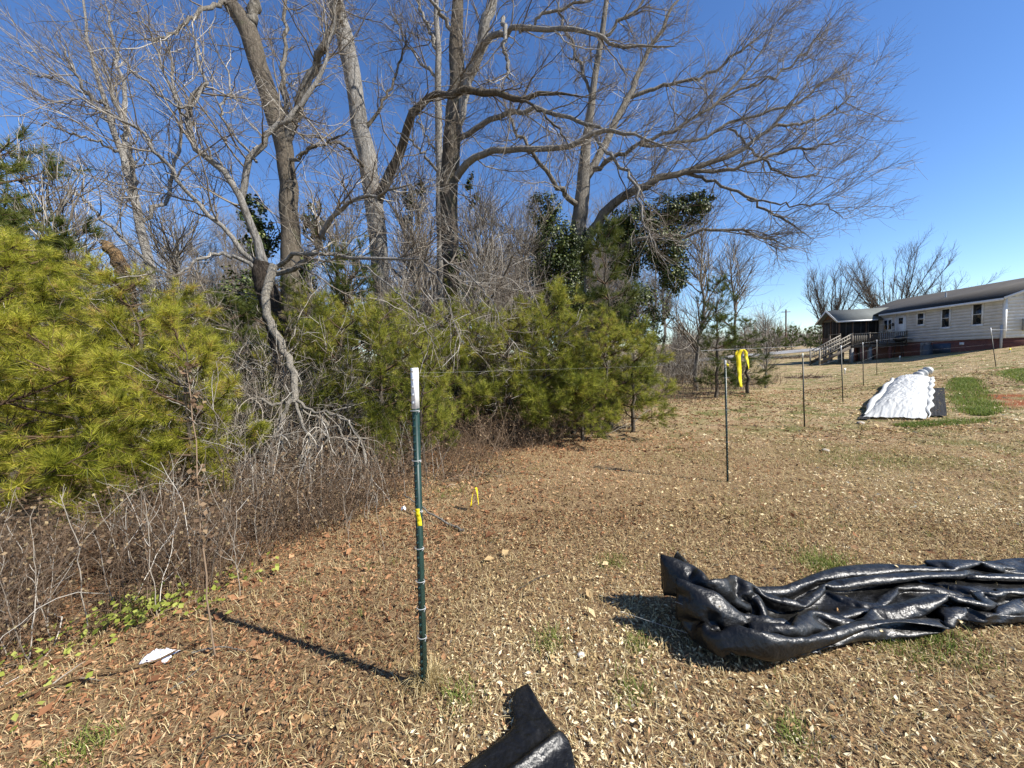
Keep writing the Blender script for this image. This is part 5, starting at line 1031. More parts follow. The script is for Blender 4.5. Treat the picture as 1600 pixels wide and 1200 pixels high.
# edge roll down the left side with dark weights
n_ = 60; uu_ = np.linspace(.02, .95, n_); P = np.array([np.append(bed_pt(a, -.03+.03*math.sin(a*17)), 0) for a in uu_]); P[:, 2] = ground(P[:, 0], P[:, 1])+.07; v_, q = tubes(P[None], (np.clip(np.arange(n_)/7, .2, 1)*(.065+.06*fbm(np.arange(n_)*.2+40, np.arange(n_)*0, 3)))[None], 8); child(Geo().add(v_, q, .5).build('cover_edge', M['row_cover'], smooth=True), rc)
n_ = 70; uu_ = np.linspace(.0, .97, n_); P = np.array([np.append(bed_pt(a, 1.0+.025*math.sin(a*41)), 0) for a in uu_]); P[:, 2] = ground(P[:, 0], P[:, 1])+.06; v_, q = tubes(P[None], (np.clip(np.arange(n_)/9, .15, 1)*(.05+.05*fbm(np.arange(n_)*.22, np.arange(n_)*0, 3)))[None], 8); child(Geo().add(v_, q, .2).build('cover_edge', M['row_cover'], smooth=True), rc)
def sheet(uv, name, lift=.03, amp=.03):
    g = Geo(); n = 24; (u0, u1, v0, v1) = uv; U, V = np.meshgrid(np.linspace(u0, u1, n), np.linspace(v0, v1, n), indexing='ij'); p = bed_pt(U[..., None], V[..., None]); z = ground(p[..., 0], p[..., 1])+lift+amp*np.abs(fbm(U*30, V*20, 3))*2
    i, j = np.meshgrid(np.arange(n-1), np.arange(n-1), indexing='ij'); b = (i*n+j).ravel(); g.add(np.concatenate([p, z[..., None]], -1).reshape(-1, 3), np.stack([b, b+n, b+n+1, b+1], -1)); return child(g.build(name, M['weed_mat'], smooth=True), rc)
sheet((.04, .60, 1.03, 1.28), 'weed_mat'); sheet((-.015, .05, -.10, .10), 'weed_mat'); sheet((.15, .95, -.12, .02), 'weed_mat', .02)

# ---------------------------------------------------------------- black tarp
def tarp_mat():
    m, nt, b = new_mat('black_woven_plastic'); c = coords(nt); b.inputs['Specular IOR Level'].default_value = .42
    f = noise(nt, c, 9, 3, .55, 1.0, (1, 3.0, 1)); r = ramp(nt, noise(nt, c, 30, 4, .7), [(.3, (.32, .32, .32)), (.7, (.50, .50, .50))]); nt.links.new(r, b.inputs['Roughness'])
    dust = ramp(nt, noise(nt, c, 6, 6, .75), [(.5, (.006, .006, .006)), (.8, (.022, .020, .017))]); nt.links.new(dust, b.inputs['Base Color'])
    a1 = nt.nodes.new('ShaderNodeMath'); a1.operation = 'MULTIPLY_ADD'; a1.inputs[1].default_value = .7; nt.links.new(f, a1.inputs[0]); nt.links.new(noise(nt, c, 40, 2, .5), a1.inputs[2]); bump(nt, b, a1.outputs[0], .5, .010); return m
M['tarp'] = tarp_mat()
# ---------------------------------------------------------------- the gathered black tarp: settled folds of a plastic sheet, stored as millimetre steps
FOLD = [
543,1,-8,-11,-10,-12,-14,-15,0,0,6,-6,5,7,6,5,4,7,8,9,13,13,14,14,12,-9,-12,-13,-19,0,-13,-6,0,-4,0,-8,5,6,-5,-15,-8,-6,-11,1,0,0,0,0,2,-1,-1,-1,1,3,7,8,8,8,7,9,
525,1,2,-4,-14,-15,-14,6,-6,2,8,-4,7,8,6,4,1,1,8,11,12,13,14,15,1,-13,-12,-12,-15,-7,17,-9,-1,-3,-2,-8,3,5,-12,-12,-6,-9,-13,-1,1,0,3,7,5,-2,0,0,0,0,7,8,8,8,8,8,
517,-3,15,-10,-14,-14,5,5,-9,1,7,0,10,8,6,2,1,-4,6,11,13,13,14,12,-12,-14,-11,-13,-14,-9,18,13,3,-6,-1,-6,1,1,-15,-9,-8,-11,-11,0,0,4,6,7,6,0,-1,0,0,-1,6,8,8,8,7,9,
512,13,4,-12,-14,-7,9,8,-11,2,5,7,9,9,5,1,-3,-4,4,10,13,14,14,-2,-13,-14,-12,-12,-12,3,16,8,12,0,-2,-2,1,-9,-15,-13,-3,-13,-7,-1,3,6,7,8,5,2,0,0,-1,-1,3,8,8,8,8,8,
521,11,-4,-13,-11,-3,9,13,-10,4,6,8,9,10,3,-3,-4,-3,2,10,13,13,11,-13,-14,-13,-13,-9,-5,12,5,17,12,7,0,-2,-3,-14,-14,-13,-6,-10,-6,0,5,8,8,7,6,2,0,1,-3,1,1,8,8,7,8,9,
535,1,-14,-10,-6,3,11,9,2,3,4,9,9,9,-7,-2,-2,-1,0,11,12,12,-4,-13,-15,-12,-7,-7,7,11,2,12,15,11,8,-2,-12,-14,-12,-8,-11,-6,-7,-1,8,8,8,8,5,2,1,1,-3,-1,1,8,8,8,8,8,
548,-12,-14,-3,0,7,5,13,4,4,1,9,10,9,-6,-4,-5,-2,-1,6,14,7,-14,-13,-13,-6,-4,-3,12,-3,9,15,14,13,9,-2,-12,-14,-10,-12,-3,-7,-8,1,3,9,10,8,6,3,2,1,-2,-2,0,8,8,8,8,8,
550,-8,-7,-1,0,8,7,5,11,-7,9,10,10,9,-3,-6,-4,-6,-2,-1,5,3,-12,-8,-4,-3,-3,2,4,-9,15,14,9,9,15,0,-9,-11,-13,-4,-5,-8,-8,-3,6,10,8,8,7,5,1,1,-1,-1,-1,7,8,8,8,8,
565,-7,-5,-2,1,4,6,-5,5,9,10,11,11,9,-2,-6,-4,-5,-5,2,4,-12,-6,-3,-3,-2,-2,0,-10,-1,14,11,11,5,11,9,-3,-13,-6,-5,-8,-8,-6,-5,0,8,9,9,11,7,2,-1,-4,-3,7,7,8,8,8,8,
581,-7,-4,-1,0,3,1,0,4,8,10,11,12,9,0,-5,-5,-5,-5,2,-3,-4,-5,-5,-3,-1,-3,-6,-9,-2,12,11,11,10,6,7,2,-9,-6,-8,-7,-6,-4,-5,0,2,8,9,9,11,2,-1,-4,-2,8,8,8,7,-6,-9,
597,-6,-3,-2,0,4,1,0,1,7,10,11,12,-11,14,4,-4,-5,-5,2,-5,-3,-5,-4,-3,-2,-7,-7,-8,2,8,12,10,11,8,7,2,-8,-7,-8,-7,-4,-5,-5,1,3,2,7,10,11,3,-1,-2,-1,8,8,4,-13,-13,-9,
614,-5,-3,-2,0,3,0,-1,1,7,-3,4,6,13,11,8,-4,-5,-1,1,-5,-3,-4,-4,-3,-5,-7,-7,-9,6,3,10,12,11,10,8,3,-9,-7,-8,-5,-5,-5,-5,2,-1,0,11,7,11,-2,0,0,3,9,-1,-10,-14,-13,-12,
631,-4,-3,-3,1,-1,0,1,2,5,-4,4,6,12,12,10,-3,-6,2,-5,-3,-1,-3,-4,-5,-5,-8,-8,-8,4,6,8,10,11,11,9,2,-7,-6,-7,-8,-9,0,-6,-7,-1,7,11,11,7,2,2,0,2,-8,-9,-9,-10,-9,-9,
648,-3,-3,-2,0,0,-1,0,3,1,0,1,6,11,11,8,2,-4,1,-4,-4,-2,-5,-1,-5,-7,-8,-8,-8,4,8,7,8,9,11,11,-15,10,-6,-11,-12,-5,2,-3,-10,-1,9,4,11,11,8,2,1,-1,-9,-9,-9,-9,-9,-9,
666,-3,-3,-2,1,-1,-1,-1,4,0,2,1,1,10,11,2,4,6,-1,-4,-4,-4,-3,0,-8,-7,-9,-8,-5,5,4,6,9,9,9,-1,-5,2,3,-14,-10,-4,1,1,-10,-2,3,6,9,10,9,12,1,-3,-10,-9,-9,-9,-10,-9,
684,-3,-3,-2,1,0,-1,-2,1,4,1,0,1,6,11,4,6,5,1,-4,-4,-4,-3,-8,-7,-4,-9,-8,-2,5,2,7,6,10,5,5,-3,-1,-11,-7,-8,3,-5,2,-8,-1,2,3,9,11,8,11,1,-5,-9,-9,-9,-5,-9,-10,
702,-3,-2,-3,2,-1,-1,-1,-1,5,1,1,0,2,10,8,6,5,1,-4,-4,-3,-6,-7,-8,-7,-7,-7,1,4,4,3,-3,3,4,5,8,0,-6,-9,-6,0,0,-4,-4,-2,3,0,10,6,13,6,2,1,-8,-10,-11,-3,-10,-9,
720,-2,-3,-3,0,0,0,-1,-2,6,1,0,2,2,0,5,9,8,6,-4,-3,-4,-8,-8,-7,-7,-6,-5,1,-2,8,5,-4,1,1,1,1,0,0,-1,-4,-4,-2,-1,-1,-4,0,1,2,8,4,3,5,5,-6,-6,-12,-11,3,-9,
739,-3,-3,-2,-1,1,-1,0,-4,1,4,3,2,2,0,1,4,8,8,2,-8,-5,-6,-5,-7,-7,-6,-4,-3,2,1,2,-2,-7,10,5,3,1,1,-1,-11,3,-3,0,-1,-3,0,-1,-9,-10,-1,4,7,7,9,-2,-8,-7,-1,-10,
757,-3,-3,-2,0,0,-1,-1,-4,-2,7,0,5,3,1,0,0,3,8,-4,0,1,-6,-6,-7,-6,-6,-3,-3,-3,6,1,-3,-5,-5,8,7,-1,-1,-5,-3,4,4,-1,-1,-3,-6,2,-9,-9,-10,-10,5,7,9,12,7,-14,-8,-5,
775,-3,-3,-2,-1,0,-2,-1,-4,-1,2,3,5,6,1,0,0,1,2,2,2,-2,-5,-7,-6,-5,-6,-5,0,-3,-2,-2,-1,2,-5,0,7,-3,-2,1,4,-4,8,1,0,-5,-8,-4,-12,-6,-9,0,-1,6,1,0,14,5,-6,-7,
793,-3,-3,-2,-1,-1,-1,-5,0,-1,1,3,6,5,2,0,0,1,2,2,1,-4,-6,-5,-5,-5,-5,-5,0,-3,-2,-1,-3,-1,-2,-1,-1,1,1,2,-2,-1,4,4,4,-7,-8,-11,-12,-3,-2,1,-2,2,1,3,5,0,-1,4,
811,-3,-3,-1,-2,-1,-3,-4,2,-1,-1,4,5,5,0,-3,2,5,2,2,-4,-4,-4,-3,-5,-5,-6,-3,-6,3,-1,-2,-2,-2,-1,-2,-1,0,1,-1,-1,2,4,4,-1,-8,-11,-10,-7,-1,0,-1,-1,2,2,2,4,2,-1,-3,
829,-3,-3,-1,-1,-2,-4,-4,0,0,0,5,4,3,-3,0,5,4,3,0,-2,-6,-2,-4,-4,-7,-5,-4,-5,2,2,-2,-2,-2,-2,-2,-1,0,-1,0,0,2,3,4,-7,-11,-8,-6,-4,-1,-2,0,1,1,2,2,3,0,2,-3,
847,-3,-3,0,-2,-2,-4,-3,-3,0,2,3,6,-8,5,2,1,8,4,-4,-4,-3,-1,-2,-5,-7,-5,-5,-2,0,3,-1,-2,-2,-2,-2,-2,1,-2,-1,0,2,2,-6,-6,-6,-5,-4,-3,-2,0,0,0,2,1,2,1,2,2,-3,
865,-3,-2,-1,-1,-3,-4,-3,-3,1,0,4,-13,10,2,1,3,9,4,-3,-3,-3,-4,-1,-6,-8,-2,-4,-2,0,3,0,-2,-2,-2,-2,-2,-1,-1,-1,0,3,0,-7,-6,-5,-5,-4,-2,-1,-1,0,1,1,2,1,2,1,2,-3,
883,-3,-2,-1,-1,-3,-3,-4,-3,1,-2,-7,0,2,3,3,6,8,5,-1,-4,-2,-5,-2,-8,-8,2,-4,-1,0,1,1,-1,-2,-2,-2,-3,-1,-1,0,-1,2,-1,-8,-4,-5,-4,-4,-2,-1,0,0,0,1,2,2,1,2,1,-3,
901,-3,-2,0,-3,-2,-3,-3,-4,-3,0,-6,2,1,2,2,6,8,5,1,-4,-4,-5,-6,-6,-7,4,-2,-1,0,1,1,-1,-2,-2,-3,-2,-1,-1,-1,-1,-4,-5,0,-4,-4,-4,-3,-2,0,-1,0,0,2,1,2,1,2,1,-3,
919,-3,-2,-1,-2,-2,-2,-4,-3,-4,-2,-4,2,1,2,1,5,7,-2,-2,5,-6,-2,-7,-4,-8,3,2,-1,0,2,0,0,-2,-3,-2,-3,-3,1,-1,-2,-6,-6,4,-5,-3,-4,-2,-2,-1,0,-1,1,1,2,1,2,1,1,-3,
936,-1,-2,-1,-3,-2,-2,-4,-3,-3,-4,-3,1,1,2,2,2,-2,-3,-1,4,2,-1,-6,-8,-1,3,3,-1,0,1,1,-1,-2,-2,-2,-4,-3,0,0,-4,-6,-4,2,-5,-2,-3,-2,-2,-1,0,0,0,1,2,2,1,2,0,-3,
955,-2,-2,-1,-2,-2,-3,-3,-4,-3,-4,-3,1,1,2,2,3,-3,-2,-3,-2,-1,3,-7,-3,2,2,3,0,0,0,1,-1,-1,-2,-3,-4,-3,0,-1,-5,-5,-4,1,-4,-2,-2,-2,-2,0,0,-1,1,1,1,2,1,2,0,-2,
973,-1,-3,-2,-1,-3,-2,-3,-3,-4,-4,-3,1,2,1,2,0,-8,-3,1,-1,4,0,-5,-2,1,2,3,0,0,1,0,0,-1,-2,-4,-3,-4,0,-2,-5,-5,-3,-3,0,-2,-1,-2,-2,-1,0,0,0,1,2,1,2,1,0,-2,
991,-1,-3,-3,-1,-2,-3,-2,-3,-4,-4,-2,0,1,2,1,-1,-8,-1,1,0,-1,-1,-1,-1,1,3,2,1,0,1,0,-1,-1,-2,-3,-4,-4,-1,-2,-6,-3,-4,-1,-1,-1,-2,-2,-2,0,0,-1,0,2,1,2,1,2,0,-2,
1010,-2,-2,-4,-1,-2,-2,-3,-3,-4,-3,-3,1,0,2,0,-2,-8,1,1,0,-1,-1,-1,-1,1,3,2,1,1,0,0,0,-1,-3,-3,-4,-4,-1,-4,-6,-1,-4,-1,-1,-1,-2,-2,-2,0,0,0,0,1,2,1,1,2,0,-2,
1028,-1,-3,-3,-2,-2,-2,-2,-4,-4,-3,-3,1,0,2,-2,-3,-7,4,1,-1,0,-1,-1,-1,0,3,2,2,0,0,0,1,-3,-3,-3,-3,-4,-3,-5,-4,-1,-2,-1,-2,-1,-1,-2,-2,-1,0,0,0,1,2,1,2,1,0,-2,
1046,-1,-3,-3,-2,-2,-2,-2,-4,-4,-3,-2,0,1,-1,-3,-4,-4,2,4,-1,0,-1,-1,-1,1,2,3,1,1,-1,0,-7,-5,-5,-2,-2,-2,-1,-2,-2,-1,-1,-1,-1,-1,-2,-2,-2,0,0,0,-1,2,1,2,1,1,1,-2,
1063,0,-3,-3,-2,-1,-2,-3,-4,-4,-3,-2,0,0,-3,-2,-4,-2,2,4,0,-1,0,-2,-1,1,2,3,2,-2,-5,-4,0,-3,-5,-7,-1,-1,-3,4,-2,-1,-1,-1,-1,-1,-2,-2,-1,-1,-1,1,0,1,2,1,1,2,0,-1,
1079,1,-2,-3,-1,-2,-2,-3,-4,-4,-3,-2,0,0,-3,-3,-3,-2,2,3,1,0,-1,-1,-1,0,2,3,2,-5,-3,-4,-5,-3,-4,-3,0,-3,-1,3,0,-1,-1,-1,-1,-2,-1,-2,-2,-1,0,-1,1,1,2,2,1,1,1,-2,
1094,4,-2,-3,-1,-2,-2,-3,-4,-4,-4,-1,1,-1,-3,-3,-3,-1,1,3,2,-1,0,-2,-1,0,3,2,2,-5,-4,-5,-4,-3,-4,-2,0,-3,-1,2,1,-1,-1,-1,-1,-1,-2,-2,-2,0,-1,-1,1,2,2,1,1,1,1,-1,
1110,5,0,-3,-2,-1,-3,-3,-4,-4,-4,0,0,-1,-3,-3,-3,-1,1,2,2,1,-1,-1,-1,-1,3,3,0,-5,-4,-4,-4,-4,-3,-2,0,-3,-1,1,2,0,-1,-1,-2,-1,-2,-1,-2,-1,-1,-1,1,2,2,2,1,1,0,-1,
1126,5,2,-3,-3,0,-3,-3,-4,-4,-4,0,1,-1,-4,-3,-3,0,1,1,2,1,-1,-1,-1,-1,3,3,0,-6,-4,-4,-4,-3,-3,-1,-3,-1,-1,1,2,0,-1,-1,-1,-2,-1,-2,-2,0,-1,-1,0,2,2,2,1,1,1,-1,
1142,0,9,-4,-5,3,-4,-4,-4,-2,-5,2,0,-1,-4,-3,-3,0,1,2,1,2,-1,-1,-1,-1,2,3,-1,-5,-4,-4,-4,-3,-3,-1,-2,-2,0,1,2,0,-2,-1,-1,-1,-2,-2,-1,-1,-1,-1,1,2,2,1,2,0,1,0,
1160,-9,-9,12,6,1,-2,-6,-2,-6,-2,-1,2,0,-4,-3,-2,0,2,1,2,1,0,-2,-1,-1,2,3,-2,-5,-4,-3,-4,-3,-3,-1,-2,-2,0,1,2,0,-2,-1,0,-2,-1,-2,-2,0,-1,-1,0,2,2,2,1,1,0,1,
1175,-8,-10,8,7,3,1,-6,-5,-4,-1,-2,3,1,-4,-3,-2,1,1,2,1,1,0,-1,-1,-2,2,2,-2,-5,-3,-3,-4,-3,-3,-1,-2,-1,-1,2,1,-1,-1,-1,0,-1,-2,-2,-1,0,-1,-2,0,2,2,2,2,1,0,0,
1191,-9,-10,-1,5,7,7,-3,-5,-3,-1,-3,2,2,-3,-4,-1,1,1,2,1,2,-1,-1,-1,-1,1,2,-3,-4,-3,-3,-4,-3,-2,-2,-2,-1,0,1,1,-1,-1,0,-1,-1,-1,-2,-1,-1,-1,-1,0,1,2,3,1,1,1,0,
1206,-9,-8,-4,1,3,7,8,-4,-4,-5,2,-2,4,-1,-4,0,1,1,1,1,2,-1,0,-2,-1,2,0,-3,-4,-3,-2,-4,-3,-2,-2,-1,-2,0,1,0,0,0,-1,0,-2,-1,-2,-1,0,-1,-2,0,1,3,2,2,1,0,1,
1221,-8,-8,-4,0,0,9,9,-2,-3,-5,-5,2,5,1,-4,0,1,1,1,0,-1,0,1,1,-1,-2,-1,0,-3,-3,-3,-3,-3,-2,-1,-2,-1,0,1,-1,0,0,0,-1,-1,-1,-2,-1,0,-2,-1,-1,1,3,2,2,1,1,0,
1236,-6,-8,-11,-5,0,15,6,7,-4,-9,0,3,3,2,-4,2,1,0,-4,1,1,0,1,1,1,-1,-2,0,-4,-2,-3,-3,-3,-2,-1,-2,-1,0,1,0,0,0,-1,-1,-1,-1,-1,-1,-1,-1,-2,0,1,2,3,1,2,1,0,
1251,-6,-9,-11,-10,-3,6,10,14,-5,3,-1,-1,7,-1,-1,2,1,-2,-4,-3,2,2,1,1,4,-1,-2,0,-3,-3,-3,-3,-3,-1,-2,-1,-1,0,0,0,0,0,0,-1,-1,-2,-1,-1,0,-1,-2,-1,1,2,3,2,1,1,1,
1267,-8,-10,-11,-10,0,4,9,10,4,0,2,-2,-1,-2,7,4,0,-1,-4,-4,0,2,2,4,3,-2,-1,0,-3,-3,-3,-3,-3,-1,-1,-2,-1,0,1,0,0,0,-1,-1,-1,-1,-1,-1,-1,-1,-1,-2,1,2,3,2,1,2,0,
1272,-5,-12,-8,-4,0,6,8,8,4,4,2,-1,-2,-3,7,3,0,-1,-3,-3,-1,2,3,4,2,-2,1,-1,-3,-3,-3,-3,-2,-2,-1,-1,-1,0,0,0,0,0,0,-1,-1,-2,-1,-1,0,-2,-1,-1,0,2,3,2,2,1,1,
1273,-4,-3,-4,-2,2,4,1,9,11,3,2,-2,-1,-4,7,3,0,0,-3,-2,-1,2,4,3,2,-1,0,-1,-3,-3,-3,-3,-2,-2,-1,-1,-1,0,1,0,-1,0,0,-1,-1,-1,-1,-1,-1,-1,-1,-2,0,3,2,2,2,1,1,
1291,-3,-4,-4,-2,2,3,-3,6,8,10,-12,3,6,1,6,3,-1,0,0,-2,-1,3,3,3,0,1,1,-3,-3,-2,-3,-2,-3,-2,-1,0,-1,0,0,-1,0,0,0,0,-2,-1,-1,-1,0,-2,-1,-1,-1,3,2,2,2,1,2,
1309,-4,-3,-3,-2,1,-4,1,6,-6,5,5,6,2,5,6,-4,0,0,1,2,2,3,3,2,1,1,0,-2,-4,-1,-3,-2,-2,-3,0,-1,-1,0,0,-1,0,0,0,0,-1,-1,-1,-1,-1,-1,-1,-2,-1,3,3,2,1,2,1,
1326,-3,-3,-2,-2,0,-4,-1,5,-6,1,7,7,5,6,5,-6,2,2,1,1,2,3,3,2,1,0,-4,-1,0,-1,-12,1,1,1,-1,-1,0,0,-1,0,-1,0,1,0,-2,-1,-1,-1,-1,-1,-1,-1,-1,2,3,2,1,2,1,
1344,-3,-2,-3,-2,-1,-2,-3,1,-1,1,3,6,7,7,4,-5,-5,7,4,2,3,3,2,1,1,-3,-2,1,0,-13,-1,-2,3,2,0,0,0,-1,0,-2,1,0,-1,1,-1,-1,-1,-1,-1,-2,-1,-1,-1,2,3,1,2,1,2,
1361,-2,-2,-2,-3,-2,-1,-3,-2,1,2,2,5,7,7,3,-3,-7,0,9,6,4,3,2,-2,-1,1,0,-1,-11,-3,-1,0,3,1,1,0,0,0,-1,-1,-1,-3,3,-1,0,0,-1,-1,-1,-1,-1,-2,-1,2,3,1,1,1,3,
1380,-3,-2,-2,-2,-2,-2,-3,-3,1,2,2,6,5,7,2,-5,-4,-3,7,7,8,5,0,0,0,-1,-9,-4,0,-1,-1,1,2,0,1,1,1,0,-3,-1,-1,-1,-1,0,1,1,0,-1,-2,-1,-1,-2,-1,1,4,1,0,2,3,
1398,-2,-3,-2,-2,-2,-2,-4,-2,1,1,0,6,7,6,-7,-5,6,-3,5,8,7,8,1,-1,-8,-5,-1,1,-1,-1,0,0,2,1,1,1,1,-1,-2,-2,-1,-1,-1,0,2,0,0,-1,-1,-1,-2,-1,-1,0,3,1,1,2,3,
1416,-2,-2,-3,-2,-1,-3,-4,-2,1,2,0,-1,2,7,-7,4,4,-2,5,8,7,8,2,-7,-7,1,0,0,-2,0,0,0,2,1,1,1,1,-1,-2,-1,-2,-1,-1,1,1,0,0,-4,1,0,-1,-2,-1,0,3,0,1,3,2,
1434,-2,-2,-3,-1,-2,-3,-4,-2,1,2,0,0,-1,0,2,2,1,2,3,9,7,7,3,-6,-11,1,4,0,-1,0,1,0,1,1,1,2,1,-1,-2,-2,-2,-1,-2,0,-2,1,4,-5,-1,2,0,-1,-1,-1,3,-1,3,1,0,
1453,-3,-2,-2,-2,-2,-3,-5,-1,2,1,1,-1,0,0,0,3,2,1,0,9,8,-3,1,2,-7,2,5,-2,1,0,1,1,0,2,1,1,1,-1,-2,-2,-1,-2,-2,-4,2,0,4,-4,-3,1,2,0,-1,-2,3,-1,-9,-8,-6,
1471,-3,-3,-1,-2,-3,-2,-5,0,1,1,1,0,-1,0,1,1,2,2,0,3,5,4,2,-4,0,2,4,-1,1,1,0,1,-2,1,0,1,6,-2,-2,-2,-1,-2,-3,-3,-5,6,-3,-1,0,2,2,1,-1,-2,-6,1,-9,-6,-4,
1489,-3,-3,-3,0,-2,-4,-4,0,1,1,1,0,0,0,0,1,1,2,1,2,2,2,2,1,1,2,1,2,1,1,0,1,-2,-3,-3,6,-2,8,-3,-2,-1,-2,-2,-4,-4,-1,3,-1,1,1,2,2,-1,-3,-6,-5,-5,-4,-4,
1507,-3,-3,-3,-3,-4,-3,0,1,1,1,1,0,-1,0,0,2,1,1,1,3,1,2,2,2,1,1,2,1,1,1,1,1,-3,-3,-2,-2,1,9,0,-4,-1,-1,-1,-4,-4,0,0,1,2,1,2,2,-2,-4,-6,-4,-5,-4,-4,
1525,-3,-4,-3,-3,-3,-3,1,1,0,1,1,0,0,0,0,1,1,1,1,3,1,2,2,2,1,2,1,1,1,1,1,1,-3,-3,-2,-1,0,3,5,-3,-3,-1,0,-3,-4,0,0,2,1,1,2,2,-2,-4,-6,-5,-4,-4,-4,
1543,-4,-3,-3,-3,-5,-1,1,1,1,1,0,0,0,0,0,1,1,1,2,2,2,1,2,2,2,1,1,1,1,1,2,0,-3,-2,-3,-1,1,1,4,-2,-4,0,1,-3,-4,-1,-3,6,2,1,1,2,-2,-5,-5,-5,-5,-4,-4,
1560,-3,-3,-3,-4,-4,-1,2,1,0,1,1,0,0,0,0,1,1,1,1,2,2,2,1,2,2,1,1,1,1,1,2,0,-2,-3,-3,0,0,0,3,0,-5,-1,-1,0,-3,-2,-1,2,5,1,1,2,-2,-5,-6,-4,-5,-4,-4,
1577,-2,-3,-4,-5,-2,0,1,1,1,0,1,0,0,0,0,1,1,1,2,2,1,2,2,1,2,2,0,1,1,2,1,1,-3,-3,-2,0,-1,0,0,2,-5,-1,0,0,-3,-2,-2,3,4,2,1,2,-3,-5,-5,-5,-4,-4,-5,
1595,-2,-4,-4,-4,-2,1,1,1,0,1,1,0,0,0,0,1,1,1,1,2,2,2,1,2,2,1,1,1,1,1,2,0,-3,-3,-2,0,0,-1,0,1,-5,0,0,0,-2,-2,-3,2,4,2,2,0,-2,-4,-5,-5,-5,-4,-4,
1613,-4,-2,-4,-5,-1,1,1,1,1,0,1,0,0,1,-1,1,1,1,1,2,2,2,1,2,2,1,1,1,1,1,2,0,-3,-3,-1,0,-1,-2,-1,-1,-1,0,0,1,-2,-3,-3,2,2,1,-1,0,4,-4,-5,-6,-4,-4,-4,
1620,1,3,-4,-4,0,1,1,1,0,1,1,0,0,0,0,1,1,1,1,2,1,2,2,1,2,1,1,1,2,1,1,0,-3,-3,-1,0,-1,-1,-2,-1,0,0,0,0,-2,-3,-3,-2,1,1,1,3,3,-4,-5,-5,-4,-4,-4,
1639,1,1,-5,-2,0,1,1,1,1,0,1,0,0,1,0,0,1,1,1,2,2,1,2,2,1,1,2,1,1,1,1,0,-3,-3,-1,0,-1,-1,-2,-1,0,0,0,0,-2,-3,-2,-3,-1,1,2,4,2,-3,-5,-5,-4,-5,-3,
1656,1,-3,-1,0,0,1,1,0,1,1,0,1,0,0,0,1,0,2,1,2,1,2,1,2,1,2,1,1,1,1,1,0,-3,-3,0,0,-1,-2,-1,-1,0,0,0,0,-2,-3,-3,-3,-2,1,3,4,1,-3,-6,-6,-4,-2,-3,
1671,3,-3,0,0,0,1,1,1,1,0,1,0,0,1,0,0,1,1,1,2,2,1,2,1,2,1,1,2,1,1,1,-1,-4,-2,0,0,-1,-2,-1,-1,0,0,0,0,-2,-3,-3,-3,-3,2,2,5,0,-4,-6,-6,-2,-3,-3,
1687,4,-2,1,0,0,1,1,0,1,1,0,1,0,0,0,0,1,2,1,2,1,2,1,2,1,2,1,1,1,1,1,-1,-4,-1,0,-1,-2,-1,-1,0,0,0,0,-1,-2,-3,-2,-3,-3,-2,4,5,0,-4,-7,-4,-3,-3,-1,
1706,2,0,0,0,0,1,1,1,1,0,1,0,0,0,1,0,1,1,2,1,2,1,1,2,2,1,1,1,2,0,1,-2,-3,-1,-1,0,-2,-1,0,-1,0,0,0,0,-3,-2,-3,-3,-3,-2,3,5,-1,-6,-4,-3,-4,-1,-2,
1724,0,1,1,1,0,0,1,1,1,1,0,1,0,0,0,0,1,2,1,2,1,1,2,1,2,1,2,1,1,1,1,-3,-3,0,-1,-1,-1,-1,-1,0,0,0,0,-1,-3,-2,-3,-3,-3,-2,2,-3,7,-7,-2,-4,-3,-1,-1,
1743,-1,1,1,1,0,0,1,1,1,1,1,0,0,0,1,0,1,1,2,1,1,2,1,2,1,2,1,1,1,1,1,-3,-2,-1,-1,-1,-1,-1,0,-1,0,0,0,-1,-3,-2,-3,-3,-3,-1,-1,-1,-1,0,-3,-3,-1,-2,-1,
1761,0,0,1,1,1,0,0,2,1,0,1,1,0,0,0,0,1,2,1,2,1,1,1,2,2,1,1,2,1,1,0,-3,-2,0,-2,-1,-1,-1,0,0,0,0,-1,-1,-2,-3,-3,-3,-2,-2,-1,-1,-1,-2,-1,-2,-2,-1,-2,
1780,-1,1,1,1,0,0,1,1,1,1,1,0,0,0,1,0,1,1,2,1,1,1,2,1,2,2,1,1,1,1,0,-3,-1,-1,-1,-1,-1,-1,0,-1,0,0,0,-2,-2,-3,-2,-3,-3,-1,-1,-1,-2,-1,-2,-2,-2,-1,-1,
1798,-1,1,1,1,1,0,0,2,1,0,1,1,0,0,0,0,1,2,1,1,2,1,1,2,1,2,1,1,2,0,1,-4,-1,0,-2,-1,-1,-1,0,0,0,-1,0,-1,-3,-3,-2,-3,-3,-1,-1,-1,-1,-2,-2,-2,-1,-1,-2,
1817,-1,1,1,1,0,0,1,1,1,1,1,0,0,0,1,0,1,1,2,1,1,1,2,1,2,1,2,1,1,1,0,-4,0,-1,-1,-2,-1,0,0,0,-1,0,0,-2,-3,-2,-3,-3,-3,0,-1,-2,-1,-2,-2,-2,-1,-1,-1,
1835,-1,1,1,1,1,0,0,2,1,0,1,1,0,0,0,0,0,2,2,1,1,1,2,2,1,2,1,1,1,1,0,-4,0,-1,-1,-1,-1,-1,0,0,0,-1,0,-2,-3,-2,-3,-3,-3,0,-1,-2,-1,-2,-2,-1,-1,-1,-2,
1854,-1,0,1,1,1,1,0,1,1,1,1,0,0,0,1,0,-1,2,2,2,1,1,1,2,1,2,1,2,1,1,-1,-3,0,-1,-2,-1,-1,0,0,0,-1,0,-1,-2,-3,-2,-3,-3,-3,0,-1,-1,-2,-2,-2,-1,-1,-1,-1,
